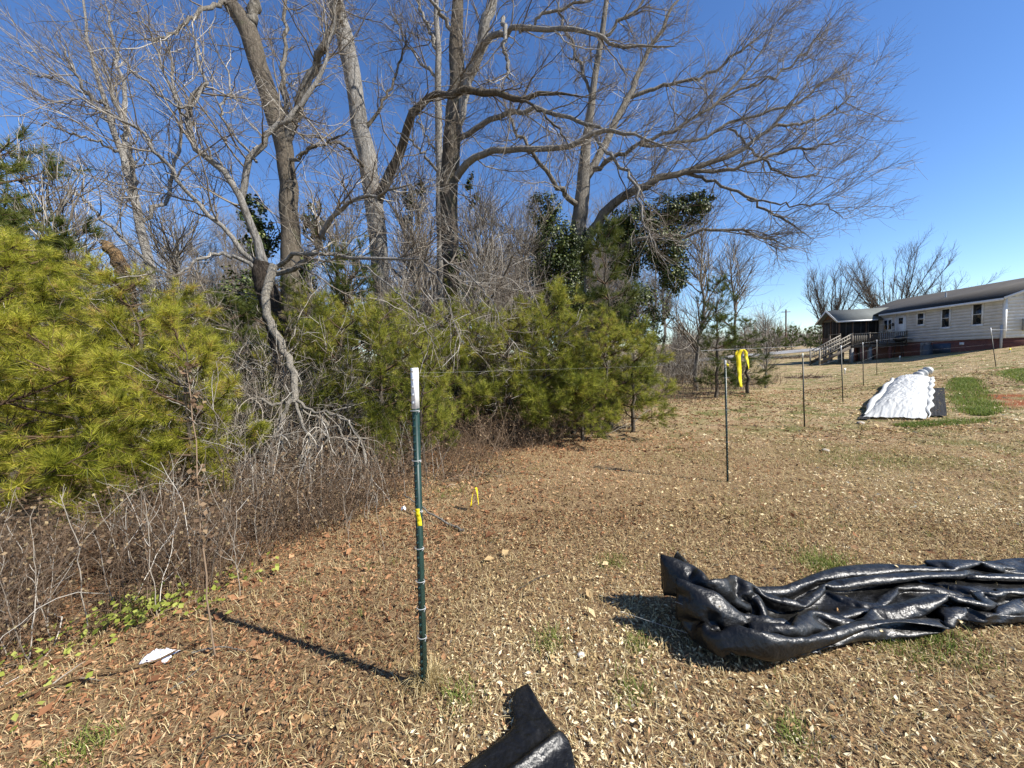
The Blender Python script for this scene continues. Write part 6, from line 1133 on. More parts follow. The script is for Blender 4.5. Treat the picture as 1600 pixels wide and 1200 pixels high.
1872,-1,1,1,1,1,0,0,2,1,1,0,1,0,0,0,0,-1,2,3,1,1,1,2,1,2,1,2,1,1,1,-2,-2,-1,-1,0,-1,-1,-1,0,0,0,-1,0,-3,-2,-3,-2,-4,-3,-2,0,-1,-1,-2,-1,-1,-1,-1,-2,
1891,-1,0,1,1,1,1,0,1,1,1,1,0,0,0,-2,1,1,2,2,2,1,1,1,2,1,2,1,1,1,1,-1,-2,-2,-1,0,-1,-1,0,0,0,-1,0,-1,-3,-2,-3,-2,-4,-3,-2,-2,-1,0,-1,-1,-1,-1,-1,-1,
1909,-1,1,1,0,1,1,0,1,1,0,-2,5,0,-3,1,-2,2,3,2,2,1,1,2,1,2,1,2,1,1,1,-2,-2,-1,-2,1,-1,-1,0,0,-1,0,-1,-1,-2,-3,-2,-3,-4,-3,-2,-1,-1,-1,-1,0,-1,-1,-1,-2,
1927,-1,1,-2,1,1,2,2,-2,0,-1,1,5,-4,1,-1,1,3,2,1,1,2,2,2,2,1,1,2,1,1,1,-1,-2,-2,-1,0,-1,0,-1,0,0,-1,0,-2,-2,-3,-2,-3,-4,-3,-1,-2,-1,-1,0,-1,-1,-1,-1,-1,
1946,-1,-2,0,-2,1,2,5,-2,-1,-2,1,5,-4,0,2,2,2,2,1,1,2,3,1,2,1,2,2,0,2,1,-2,-2,-1,-2,0,-1,0,0,0,0,-1,-1,-1,-3,-2,-3,-3,-4,-2,-2,-2,-1,0,-1,0,-1,-1,-1,-2,
-34,-8,11,1,10,10,9,7,4,3,7,-4,7,10,8,6,4,4,4,4,6,6,6,6,6,7,6,7,1,-14,3,14,4,-14,-10,-11,13,14,6,-5,-3,-2,-8,7,6,7,7,6,7,-6,-6,-5,2,14,1,0,-2,-3,-2,0,
-38,0,-2,14,2,4,2,12,-1,5,6,-1,10,12,7,4,1,0,5,4,6,6,6,7,6,6,6,7,6,9,-4,15,-6,-13,-12,-13,11,14,-1,-4,-1,-5,-6,6,7,6,8,12,9,-7,-3,-2,0,14,5,0,-2,-2,-2,0,
-54,2,5,3,3,3,10,10,-4,4,7,2,12,12,7,2,0,-2,2,5,6,6,6,7,7,6,6,6,7,11,1,10,1,-14,-11,-13,10,11,-6,-3,-2,-6,-4,7,6,9,10,13,11,1,-1,-3,2,6,9,0,-1,-3,-2,1,
-72,7,1,2,3,7,10,11,-6,4,5,8,13,13,5,1,-3,-3,2,4,6,6,7,7,6,7,6,7,8,12,7,0,8,-12,-12,-6,11,-4,-6,-5,0,-7,0,6,8,10,12,13,11,5,4,1,2,-2,13,0,-1,-2,-2,1,
-89,7,0,4,4,9,10,9,-6,6,7,9,13,13,3,-3,-3,-3,1,4,6,6,7,7,6,6,7,9,10,11,4,1,8,7,-14,-8,2,-6,-1,-1,-14,-4,1,6,10,12,12,13,11,6,5,4,-5,9,7,6,0,-1,-2,0,
-100,1,-1,5,7,10,9,6,12,2,-1,11,12,13,-4,-3,-3,-1,-1,6,4,7,8,6,6,7,8,9,13,8,2,4,6,8,0,-7,-10,-1,1,-4,-6,-13,-2,5,13,12,13,13,9,8,5,4,-3,5,8,12,3,0,-1,-1,
-108,-9,2,7,11,13,10,3,15,3,-6,11,13,13,1,-11,-6,-2,-1,4,4,8,8,5,7,10,10,11,9,3,2,8,8,5,1,-7,-5,2,-5,-9,3,-12,-6,9,10,13,12,11,11,9,5,6,1,0,7,13,9,2,0,0,
-125,13,-13,10,12,10,13,13,5,-7,6,8,12,14,5,-9,-11,-9,-3,2,8,10,2,8,11,12,10,15,-1,0,3,8,10,1,3,-6,1,1,-9,1,-1,-9,-10,6,11,12,12,12,11,10,6,5,2,3,3,13,12,9,1,-1,
-118,-2,-8,9,12,15,12,-5,11,3,5,6,10,14,9,-8,-10,-11,-11,7,11,-4,9,12,12,12,13,6,-9,2,5,9,9,-2,4,11,-7,0,2,-6,-9,-8,-5,3,11,12,11,12,10,11,6,3,0,1,11,13,12,12,6,1,
-114,-13,-5,9,12,14,2,1,10,11,5,6,5,14,13,-8,-11,-13,-11,5,6,12,12,10,7,13,12,-5,-11,1,6,9,9,7,-5,8,14,-11,0,-10,-7,-5,3,8,9,-3,12,11,11,9,6,3,0,4,11,13,13,11,-2,9,
-120,-12,-2,7,11,14,3,2,3,12,7,5,5,13,6,4,-13,-12,-12,12,11,13,10,10,5,14,0,-12,-8,7,13,0,6,8,1,7,14,-10,-4,-11,-5,2,7,10,6,-6,0,11,10,9,7,3,2,4,12,13,10,7,7,7,
-127,-8,-1,6,11,11,0,0,4,12,2,9,12,10,-3,11,-13,-12,-4,15,11,14,10,7,12,6,-6,-12,-10,13,12,9,-1,2,7,5,13,-6,-10,-12,4,6,9,10,2,2,3,-10,5,8,3,4,4,8,12,10,9,5,7,9,
-133,-5,0,5,12,1,0,2,7,9,1,9,12,12,6,1,-10,-13,5,12,13,14,13,6,13,-2,-9,-11,-11,11,14,14,9,-2,-2,4,16,-7,-15,6,8,9,5,10,9,2,-2,-10,-7,-4,7,11,-2,9,3,9,9,11,11,11,
-138,-2,0,5,15,2,-6,-1,7,5,12,-1,11,13,8,-2,-6,-12,13,12,11,15,10,14,2,-7,-9,-11,-10,12,14,14,13,9,-4,1,5,-1,-1,9,9,8,4,8,11,4,-6,-5,-6,-7,-6,3,7,14,3,10,11,11,12,11,
-141,0,0,6,15,0,-6,-4,10,14,6,-1,-1,14,7,-7,-4,2,14,13,12,11,14,11,-7,-9,-10,-11,-6,15,12,14,12,8,11,10,4,2,-2,8,9,7,5,5,11,4,-2,-5,-6,-7,-7,-5,5,12,11,11,11,11,12,10,
-140,-1,0,6,14,0,-7,-6,14,15,2,-5,-2,11,7,-4,2,6,15,13,12,11,14,-7,-7,-6,-11,-10,0,14,14,9,12,8,12,12,12,11,5,5,-4,14,11,3,11,4,-1,-3,-7,-7,-12,0,5,9,11,12,11,10,12,6,
-138,-2,-2,9,10,1,-7,-6,13,14,0,-3,-4,5,5,5,6,9,14,14,10,13,8,-9,-12,-9,-10,-9,7,14,15,14,-1,11,12,12,11,12,12,-4,5,15,14,14,8,4,-2,-14,-5,-13,3,5,4,6,11,8,10,15,9,-2,
-139,-2,-1,9,2,1,2,-7,11,10,-1,-3,1,7,15,8,4,6,7,14,14,13,-8,-10,-9,-8,-12,-2,13,10,11,14,-1,8,11,11,11,13,13,15,-4,13,14,15,15,6,-14,-14,-12,8,9,4,5,5,6,10,9,-10,15,-8,
-140,-1,0,11,3,-4,-2,-2,7,2,1,3,6,8,14,14,9,5,5,11,11,14,-12,-13,-9,-13,-11,1,12,13,14,14,12,10,5,8,9,11,11,13,10,6,10,14,12,10,-15,-14,5,4,2,6,7,6,5,15,-14,-9,6,-8,
-141,0,2,14,-2,-1,-1,2,7,4,-4,8,2,4,12,14,14,11,5,12,11,-4,-12,-13,-12,-13,-8,11,12,13,10,14,14,14,13,7,7,11,12,11,13,5,-3,13,12,9,-12,-14,10,9,8,6,6,7,-10,8,-5,-9,-13,-8,
-141,0,5,14,2,-2,4,0,-11,16,6,5,2,-3,11,12,15,14,12,8,0,-9,-12,-13,-12,-12,-1,13,15,9,15,14,14,13,14,13,7,11,12,10,0,-7,8,13,14,5,-8,-14,4,13,9,8,12,9,-14,-10,3,-7,-12,-12,
-141,0,8,15,3,2,-2,-13,0,17,10,4,-4,1,10,12,13,15,11,6,-5,-11,-13,-12,-11,-6,8,9,11,13,14,14,14,15,14,13,14,9,9,-2,-8,-5,14,14,14,2,-2,-7,-4,12,9,11,15,12,-8,-14,-14,-10,-11,-3,
-141,1,11,13,4,-1,-11,-11,8,16,15,1,-7,5,13,14,11,10,9,3,-11,-12,-11,-10,-6,0,13,6,14,6,13,15,14,15,14,14,14,10,-3,-6,-6,0,15,14,9,-1,-7,-3,8,11,9,16,11,13,-4,-13,-15,-13,-9,8,
-141,2,14,12,2,-7,-12,-11,16,16,17,0,-10,11,14,13,6,2,12,-2,-5,-8,-13,-10,-3,5,13,9,10,8,7,15,14,14,15,14,14,5,-8,-5,-5,1,14,15,1,-4,-1,5,14,10,13,5,14,13,-1,-10,-15,-12,-13,11,
-141,4,15,10,-2,-10,-11,-6,13,17,17,-5,3,15,10,0,0,8,13,-8,-6,-5,0,-13,0,10,11,0,14,10,7,13,15,14,15,14,14,0,-9,-7,-5,3,14,2,2,2,6,11,14,12,8,5,13,13,1,-5,-15,-15,-12,12,
-141,6,16,7,-6,-11,-10,-2,11,17,17,-5,11,6,1,-1,2,11,14,2,-10,-9,-5,-1,8,12,3,-3,14,12,8,11,14,15,14,15,14,-8,-7,-7,-5,6,15,-1,2,5,8,12,15,11,4,5,13,13,3,-5,-13,-16,-10,13,
-141,9,17,0,-8,-11,-7,0,10,17,9,14,4,-12,1,2,5,12,14,7,-6,-10,-5,8,11,10,-11,1,15,12,11,9,14,14,15,15,14,-10,-9,-8,-6,11,15,7,-2,0,10,14,14,9,2,5,12,14,4,-3,-14,-15,-8,13,
-141,12,16,-6,-10,-8,-4,0,9,18,17,14,-3,-11,-8,-1,6,14,13,12,-8,-2,-1,14,9,8,-12,-6,15,12,10,11,13,15,15,15,13,-10,-10,-10,-6,13,14,16,-3,-5,11,14,14,7,0,5,12,14,5,-2,-14,-14,-6,13,
-141,15,14,-13,-6,-6,-4,0,11,18,17,16,-3,-11,-9,-11,4,14,11,10,11,5,-6,12,9,11,-12,-13,14,13,10,11,13,14,15,16,11,-5,-12,-10,-2,14,14,7,-8,6,9,15,13,5,0,3,12,14,6,-2,-12,-14,-5,14,
-141,17,12,-13,-4,-7,-5,0,13,19,18,16,-11,-11,-9,-10,-1,10,10,11,10,12,10,13,11,2,-13,-13,11,14,12,11,12,14,15,15,11,-2,-13,-10,3,13,13,-7,10,3,5,15,13,3,-1,2,11,15,7,-1,-12,-13,-4,14,
-140,17,12,-11,-9,-5,-4,-1,16,19,18,16,-13,-12,-12,-6,-2,12,11,13,15,12,8,12,13,-3,-14,-13,9,14,13,12,12,12,15,16,11,-1,-12,-9,5,14,12,-5,5,-5,12,14,13,3,-2,0,11,15,8,-1,-12,-12,-2,14,
-138,16,12,-8,-10,-3,-5,-4,18,19,18,16,-11,-14,-14,-2,3,15,12,10,2,14,14,8,14,-3,-13,-14,6,14,12,12,12,14,16,15,11,1,-12,-8,9,13,10,1,-2,-8,13,15,13,2,-3,-1,10,14,10,0,-12,-11,-1,14,
-138,16,12,-5,-8,-8,-10,3,18,20,18,15,-13,-16,-9,1,6,15,8,0,7,12,14,14,13,-3,-14,-13,3,14,12,12,12,15,16,15,12,2,-11,-6,11,10,9,-1,-9,-1,14,14,13,2,-4,-2,8,15,10,1,-9,-11,-1,14,
-137,15,12,-4,-12,-9,-6,6,18,20,19,13,-16,-16,-4,5,8,14,4,-3,10,8,13,15,14,-2,-14,-14,1,15,13,12,11,15,16,16,13,1,-9,-3,13,4,9,-4,-11,3,14,15,13,1,-4,-4,6,15,11,2,-7,-11,0,14,
-138,16,12,-4,-12,-11,-4,9,19,20,19,10,-18,-15,2,7,9,15,-5,-2,11,6,14,14,14,0,-14,-14,-3,15,12,13,13,15,15,16,16,-3,-3,1,12,1,7,-8,-10,5,15,14,13,1,-5,-4,3,16,11,3,-8,-8,0,14,
-139,17,12,-4,-12,-11,-4,13,18,20,20,6,-17,-16,11,9,10,11,-3,-8,9,6,13,14,15,1,-14,-13,-7,15,10,15,10,14,15,16,17,14,-3,-3,9,4,-3,-9,-9,8,14,14,13,2,-6,-5,0,16,12,4,-4,-8,-2,13,
-140,17,13,-4,-12,-12,-1,14,19,20,20,2,-17,-16,6,9,11,16,2,-10,7,5,13,14,15,4,-14,-14,-10,15,11,14,15,14,16,15,16,-1,-6,9,12,3,-4,-10,-7,10,14,15,12,3,-3,-6,-7,16,13,5,-2,-7,-3,12,
-141,17,15,-4,-14,-11,2,15,19,21,19,-2,-17,-15,4,9,11,18,5,-8,0,7,13,15,14,6,-14,-14,-10,13,16,13,10,15,16,17,11,-8,-2,13,14,1,-5,-10,-5,12,15,14,12,3,-7,-10,-3,15,14,7,-1,-4,-5,10,
-141,15,17,-4,-14,-11,5,17,18,21,18,-5,-18,-14,4,8,12,19,7,-5,-3,5,13,15,15,7,-13,-14,-9,13,15,10,13,14,17,17,2,-8,0,14,15,0,-5,-8,-4,13,15,14,12,2,-11,-10,-1,14,14,8,0,-6,-2,9,
-141,14,18,-4,-14,-10,8,17,19,20,18,-9,-18,-13,3,8,12,19,9,-1,-5,2,14,14,15,10,-13,-14,-7,13,10,13,13,14,17,14,-4,-8,2,15,14,2,-6,-7,-1,14,14,14,12,0,-11,-13,-1,15,15,9,0,-5,-1,7,
-141,13,18,-3,-10,-13,11,17,19,20,17,-12,-18,-12,3,8,11,19,10,1,-2,-2,13,14,15,12,-13,-14,-4,14,9,11,13,14,17,9,-10,-5,5,14,13,2,-5,-5,0,15,14,14,12,-2,-13,-13,-1,14,16,10,2,-3,-1,4,
-141,15,13,-6,-14,1,13,14,19,20,17,-16,-16,-12,6,7,9,18,11,2,-2,-2,12,15,15,12,-11,-14,-2,14,10,8,13,15,16,3,-11,-5,6,14,11,3,-2,-2,-1,15,14,15,11,-4,-14,-14,-1,13,16,11,4,0,0,0,
-138,-2,12,-4,1,6,12,16,14,18,18,-14,-16,-14,0,7,13,18,11,3,-1,-2,11,15,15,14,-10,-13,-1,15,8,8,12,15,14,-1,-13,-4,7,14,11,1,-3,-2,6,15,15,14,10,-5,-15,-14,-2,13,16,12,4,1,0,0,
-133,0,11,2,2,3,9,16,17,17,11,-12,-16,-15,-3,7,14,18,11,4,-2,-2,11,15,15,15,-9,-11,1,14,6,8,12,16,11,-6,-13,-3,7,14,9,1,-3,1,9,15,15,14,10,-7,-15,-16,-3,13,17,12,5,2,0,0,
-132,4,14,10,3,2,3,14,17,14,5,-7,-16,-15,-6,6,16,16,11,4,0,-3,12,14,15,15,-6,-10,3,14,4,8,12,16,6,-9,-13,-3,8,14,7,-1,0,5,10,15,15,15,8,-8,-16,-16,-4,12,17,13,6,2,1,1,
-130,9,15,12,7,5,3,4,16,8,-7,6,-13,-14,-10,6,16,16,10,2,-4,4,13,14,15,15,-8,-3,4,12,4,6,13,15,1,-13,-10,-3,8,14,2,1,4,7,11,15,16,14,7,-8,-17,-17,-6,12,17,14,8,2,0,2,
-127,13,15,13,8,8,-1,0,17,0,-6,-6,6,-14,-12,4,16,15,10,-4,-2,13,13,12,13,15,0,0,0,9,4,5,14,13,-3,-14,-10,-3,9,14,5,1,3,7,12,16,15,15,5,-9,-17,-18,-7,11,17,15,8,3,0,3,
-121,14,12,-4,6,8,0,16,15,-8,-11,11,4,-11,-13,2,15,13,6,-12,15,13,13,12,13,13,0,-6,7,11,4,4,14,11,-5,-15,-11,-3,9,15,7,2,2,7,12,17,15,15,3,-9,-17,-18,-9,9,18,16,9,3,1,3,
-111,10,3,-5,-4,7,13,14,3,-8,4,14,-8,1,-6,-3,12,10,-1,6,-1,13,13,13,13,14,3,-5,12,9,2,8,15,8,-8,-15,-11,-3,9,15,8,2,3,8,12,17,16,14,2,-11,-17,-18,-10,8,18,16,10,4,2,3,
-105,-1,-2,-4,-5,9,13,14,-4,6,12,5,-12,-9,-5,4,14,9,8,2,-2,10,13,13,15,14,-1,4,14,8,2,10,15,5,-9,-15,-12,-4,10,15,8,3,5,7,13,17,16,14,0,-11,-17,-19,-11,7,17,17,10,6,3,3,
-123,0,-3,-2,3,9,14,13,15,5,4,-1,-9,-9,-12,6,13,9,8,3,1,8,13,14,15,13,0,8,15,9,3,12,13,3,-10,-15,-12,-5,11,14,9,6,6,5,12,18,15,15,-2,-12,-17,-19,-11,4,18,16,11,6,4,4,
-141,0,0,3,6,12,13,11,13,12,0,-3,-8,-9,-13,7,12,10,9,4,2,8,13,15,14,12,3,12,13,11,4,13,12,0,-9,-15,-13,-6,11,14,7,4,9,9,12,17,16,14,-3,-13,-18,-17,-12,2,17,16,11,7,5,4,
-141,0,0,1,5,14,9,6,13,6,3,-4,-8,-4,-10,6,12,8,8,9,6,5,14,14,14,8,9,15,12,9,9,14,8,1,-8,-14,-15,-9,12,14,4,9,12,9,9,18,16,13,-5,-14,-17,-17,-12,-1,17,16,11,7,6,5,
-136,-1,-1,-2,6,13,-3,9,13,-3,12,-3,-5,-10,-2,2,6,8,8,9,8,12,14,15,12,9,13,13,13,9,13,15,3,2,-7,-14,-15,-10,11,14,10,8,10,7,11,17,16,12,-6,-14,-17,-17,-11,-4,16,16,11,7,6,6,
-132,-3,-3,-4,10,9,-6,8,10,-3,10,-2,-2,-2,-1,2,14,3,4,5,8,12,14,14,10,12,14,12,13,13,15,-3,4,6,5,-14,-15,-13,12,11,13,10,9,7,11,17,16,11,-8,-14,-17,-15,-9,-9,15,16,10,8,7,6,
-133,-4,-4,0,10,0,0,4,4,6,10,11,-1,-3,-5,4,14,11,-2,0,4,7,15,13,10,14,12,14,15,14,-1,13,14,3,-7,-12,-15,-11,12,13,7,13,11,12,7,16,15,11,-9,-15,-16,-11,-12,-12,14,15,10,8,7,6,
-139,-2,0,1,14,1,-3,7,8,3,1,14,3,-2,-4,6,13,14,3,-4,-2,0,12,12,13,14,15,14,14,4,15,10,14,-3,-7,-11,-14,-9,12,10,9,9,7,16,15,15,13,10,-11,-15,-15,-12,-13,-12,12,16,9,6,6,10,
-140,-1,0,4,14,1,-2,9,9,4,-11,11,8,6,-3,8,13,14,8,-3,-3,-8,3,14,15,14,13,9,13,14,12,10,14,-3,-11,-11,-11,-7,12,5,8,9,11,12,15,15,16,11,-12,-14,-15,-15,-13,-10,9,15,8,6,7,12,
-141,0,0,7,13,1,1,10,9,-1,-13,2,9,8,9,13,13,0,14,2,-4,-4,-5,13,13,9,11,15,15,13,10,13,15,-6,-11,-10,-10,-5,12,7,4,8,11,11,14,17,15,13,-14,-14,-14,-15,-14,-10,7,14,7,5,10,13,
-141,0,1,10,11,0,5,11,9,-9,-9,1,14,13,8,12,8,5,-1,10,-3,-7,-1,11,6,10,15,15,14,11,12,14,15,-8,-10,-10,-8,-5,13,7,5,5,9,10,15,16,15,13,-9,-14,-15,-17,-14,-11,4,14,5,7,13,14,
-139,1,1,12,9,1,6,11,8,-9,-10,-2,15,14,15,0,1,2,4,14,1,-6,2,10,9,3,15,14,13,12,13,15,15,-9,-11,-8,-8,-3,13,6,5,6,6,8,15,15,15,14,-5,-13,-15,-18,-15,-12,0,13,4,12,14,15,
-139,-2,9,12,5,5,7,12,4,-8,-11,-5,15,15,15,6,-3,-1,0,9,4,4,11,10,6,-8,15,12,13,13,15,14,16,-13,-8,-7,-7,-1,13,4,6,7,7,10,14,10,9,14,0,-11,-15,-16,-17,-13,-6,13,14,10,12,14,
-140,-1,8,15,10,6,5,12,2,-9,-9,-9,14,16,15,8,1,-1,-4,3,15,8,4,2,-6,4,16,12,15,14,13,15,15,-4,-6,-7,-5,-10,12,7,6,7,8,10,14,15,-5,2,3,3,-15,-16,-18,-12,-2,15,13,11,13,13,
-141,0,10,9,13,11,9,10,-3,-10,-10,-8,15,15,16,10,2,0,-3,-7,14,1,1,2,2,9,15,16,14,14,13,14,16,-6,-15,-9,9,5,0,10,7,6,7,9,13,15,5,-4,1,-2,-14,-16,-17,-13,2,14,14,13,11,12,
-141,1,15,6,6,8,10,14,0,-11,-11,-7,15,16,16,11,2,-3,-8,-3,13,6,1,1,2,7,15,15,14,15,14,14,14,-8,-14,-11,1,14,6,14,10,6,6,7,12,15,5,-1,-3,-5,-13,-16,-17,-13,5,15,14,12,10,9,
-141,5,17,8,7,4,5,14,0,-10,-11,-7,14,16,16,13,1,-6,-8,-3,12,10,2,2,2,3,14,15,15,14,15,15,13,-11,-14,-11,4,12,14,10,13,11,5,4,12,14,4,-1,-5,-6,-12,-15,-17,-12,8,15,13,11,10,8,
-141,9,16,7,3,-1,10,14,2,-10,-11,-7,14,17,16,14,0,-8,-8,-4,11,12,4,0,1,4,13,15,15,15,14,15,12,-11,-15,-10,7,10,13,13,14,9,14,2,10,15,-8,-6,5,-5,-10,-14,-17,-11,11,15,12,10,9,7,
-141,14,13,7,-1,-2,12,13,4,-10,-11,-6,13,17,17,14,-1,-8,-9,-5,10,13,5,0,0,5,13,15,15,14,15,15,10,-12,-15,-8,10,9,10,15,15,8,13,14,5,13,-6,-13,-3,3,-8,-13,-16,-10,14,14,11,9,8,6,
-141,17,12,3,-7,3,14,13,4,-8,-12,-6,14,17,16,15,-1,-9,-10,-5,9,14,6,0,-1,5,12,15,15,15,14,15,9,-13,-15,-6,12,11,10,12,15,7,14,15,11,9,-11,-14,-4,3,-4,-13,-13,-8,16,12,10,8,7,5,
-139,15,14,-2,-9,6,14,14,5,-8,-13,-5,14,17,17,15,-2,-9,-10,-6,7,15,8,-1,-1,6,12,14,15,14,15,14,8,-14,-15,-3,13,13,11,12,12,6,14,15,14,6,-13,-14,-6,1,-3,-6,-8,-8,14,11,8,6,7,7,
-133,7,16,-6,-9,8,15,13,7,-8,-13,-4,13,18,16,15,-1,-9,-12,-6,6,15,9,-1,-1,7,11,14,14,15,14,14,7,-15,-15,1,14,11,7,10,11,14,14,14,15,4,-14,-14,-5,-4,-6,-9,-7,6,14,10,6,7,7,9,
-117,5,3,-11,-10,12,14,14,7,-7,-13,-4,14,17,17,15,-1,-10,-12,-7,6,14,10,-2,0,10,11,10,15,14,15,12,7,-15,-15,4,14,9,10,8,11,14,15,14,14,1,-14,-13,-12,-6,-6,-6,-1,10,14,11,8,8,7,7,
-113,0,-5,-13,-1,12,15,14,8,-7,-13,-3,13,17,17,15,0,-10,-13,-8,5,14,11,1,-1,6,10,13,14,15,14,10,8,-15,-15,7,14,10,9,7,12,14,14,15,14,-3,-13,-14,-13,-9,-5,-3,2,12,14,11,10,9,6,6,
-120,0,-11,-7,5,11,15,14,10,-7,-12,-4,12,18,17,15,1,-10,-14,-9,4,14,12,3,-1,4,10,12,15,14,15,12,2,-13,-14,10,13,9,9,8,12,14,14,15,13,-6,-13,-13,-14,-11,-5,1,4,13,14,9,6,9,13,4,
-130,2,-9,-3,5,12,15,14,11,-7,-12,-4,12,18,17,15,2,-10,-15,-9,3,13,13,5,-1,3,9,12,15,14,15,13,-3,-14,-10,13,11,8,8,10,13,14,14,15,13,-10,-13,-13,-14,-13,5,4,-3,14,13,5,9,14,5,7,
-140,5,-6,0,6,11,14,14,13,-7,-12,-4,12,18,17,15,3,-10,-15,-10,1,13,13,7,0,2,8,11,15,15,14,13,-6,-14,-6,14,8,8,9,11,14,14,15,14,11,-11,-13,-13,-14,-13,-3,13,0,14,11,5,11,14,12,-2,
-141,0,0,0,5,10,13,15,15,-7,-12,-4,12,18,17,15,4,-11,-15,-11,1,12,14,8,2,1,7,10,15,14,15,12,-10,-12,-3,14,13,6,6,11,15,14,15,14,9,-13,-13,-13,-14,-13,-4,14,5,15,5,11,15,13,7,-5,
-140,7,-1,-4,2,10,15,14,13,-6,-12,-4,11,18,17,15,5,-10,-15,-12,0,11,14,10,3,0,6,10,15,14,15,11,-12,-12,2,15,10,6,6,12,15,14,15,14,7,-14,-13,-13,-14,-13,-5,14,14,11,7,14,13,13,3,-8,
-140,9,0,-4,0,9,15,15,11,-6,-11,-3,10,18,17,15,6,-10,-16,-12,-1,10,14,12,3,0,5,10,14,15,15,9,-13,-10,6,14,8,5,8,12,15,15,14,14,4,-14,-13,-14,-14,-12,-2,15,10,14,10,14,14,11,0,-10,
-141,11,2,-2,-3,8,14,15,10,-6,-10,-3,10,17,17,15,7,-10,-15,-13,-2,9,15,12,5,0,4,8,15,14,16,6,-13,-8,9,14,5,5,9,13,15,15,14,14,0,-14,-13,-13,-14,-12,2,15,11,14,14,11,14,9,-2,-12,
-141,12,3,-4,-2,7,14,15,9,-6,-10,-2,10,17,16,15,9,-11,-15,-13,-3,9,14,13,6,1,2,8,15,14,15,5,-14,-6,12,14,6,3,9,14,15,14,14,14,-3,-14,-13,-14,-14,-11,5,16,12,14,14,12,14,6,-3,-13,
-141,14,2,-4,-2,7,13,16,8,-7,-9,-2,10,16,17,15,9,-10,-15,-13,-4,7,14,14,7,2,1,7,15,14,15,3,-15,-2,13,14,5,3,9,14,15,14,15,13,-7,-13,-14,-14,-13,-11,9,15,14,14,14,13,14,3,-4,-13,
-141,15,2,-4,-1,6,12,16,7,-7,-9,0,9,16,16,15,10,-11,-14,-13,-5,7,13,14,9,3,1,5,14,15,15,0,-15,2,14,15,2,3,10,14,15,15,14,12,-9,-14,-13,-14,-14,-9,12,15,15,14,15,13,14,0,-6,-13,
-141,15,3,-3,-2,6,12,15,6,-8,-7,0,9,16,15,15,11,-6,-16,-14,-7,5,14,14,10,4,1,3,14,14,15,-2,-14,6,14,15,3,1,10,15,15,14,15,10,-11,-14,-14,-14,-14,-6,14,15,15,14,14,14,13,0,-7,-14,
-141,16,3,-3,-1,5,11,16,3,-7,-6,1,8,15,16,14,11,-2,-15,-16,-8,3,13,15,10,7,1,1,13,14,15,-5,-13,10,15,14,3,0,11,14,15,15,14,8,-12,-14,-14,-15,-12,-4,15,15,15,15,13,14,12,0,-8,-15,
-141,15,4,-3,0,6,10,15,2,-8,-4,1,8,15,15,14,10,3,-15,-16,-10,2,12,14,10,9,3,-2,12,14,16,-10,-10,15,15,14,-1,2,11,15,15,15,14,5,-13,-15,-14,-14,-11,-1,15,15,15,15,14,14,10,0,-9,-15,
-141,16,3,-4,3,6,8,15,-1,-7,-1,0,8,14,16,8,11,10,-14,-16,-12,2,9,14,11,9,4,-2,10,15,15,-10,-7,13,14,14,1,3,11,15,15,14,14,3,-15,-14,-14,-15,-9,3,14,15,15,15,14,14,9,0,-11,-15,
-140,16,1,-4,7,7,6,13,-5,2,2,4,-4,14,12,14,15,2,-8,-16,-14,3,5,13,11,11,1,0,10,14,15,-7,-8,12,15,12,2,4,12,15,15,14,14,-1,-15,-14,-15,-14,-7,5,14,15,15,14,15,13,9,0,-12,-15,
-139,16,-4,10,5,6,6,6,5,3,3,0,-10,14,14,12,12,2,-5,-12,-13,-11,9,14,11,11,6,-3,8,15,15,-6,-7,11,15,10,3,5,12,16,14,15,13,-4,-15,-14,-16,-13,-6,8,15,13,15,15,14,14,8,-1,-12,-15,
-137,16,3,0,-4,5,7,13,10,8,5,0,-14,5,14,14,13,3,-5,-12,-13,-10,5,14,11,11,10,-2,5,14,15,-5,-5,11,14,5,6,8,12,15,15,14,13,-7,-15,-15,-15,-12,-5,11,14,13,15,14,14,14,8,-1,-14,-15,
39,-13,-6,9,1,-1,-2,2,16,15,12,13,14,-11,-14,-13,-14,-12,-12,-9,-6,-1,2,-1,8,9,-5,-4,1,14,6,-9,15,1,-10,7,8,6,15,-1,-12,-13,-5,13,14,14,13,14,-12,-14,-13,-14,-14,4,12,12,12,12,12,13,
37,-15,-13,3,1,3,7,11,15,14,11,15,11,-10,-13,-15,-15,-14,-11,-9,-5,0,1,1,14,-3,-6,-5,-2,12,10,-4,15,6,-6,4,11,8,11,-9,-13,-10,4,13,14,14,13,5,-10,-13,-14,-14,-15,-5,11,12,12,12,12,13,
38,-14,-1,-11,-3,6,11,12,13,15,11,15,6,-7,-13,-15,-15,-14,-13,-9,-3,1,-2,7,3,2,-6,-2,3,10,-7,3,14,3,9,3,13,11,0,-12,-12,-5,9,14,13,13,9,3,-9,-14,-14,-14,-15,-13,9,12,12,12,12,13,
39,-9,-13,-8,6,11,9,9,10,14,13,11,5,-5,-14,-15,-14,-14,-14,-9,-2,-2,1,13,-5,-2,-1,3,8,11,-3,-15,5,8,7,13,11,12,-5,-7,-14,0,13,13,13,10,6,1,-7,-14,-14,-14,-14,-15,-1,13,12,12,12,13,
38,-9,-15,4,8,12,9,-1,10,14,11,9,4,-1,-15,-15,-13,-14,-15,-9,-1,-3,8,5,-5,0,3,8,10,5,-16,-4,5,12,2,12,16,-6,-9,-7,-1,7,14,14,11,6,4,1,-8,-13,-14,-14,-13,-11,-13,10,13,12,12,13,
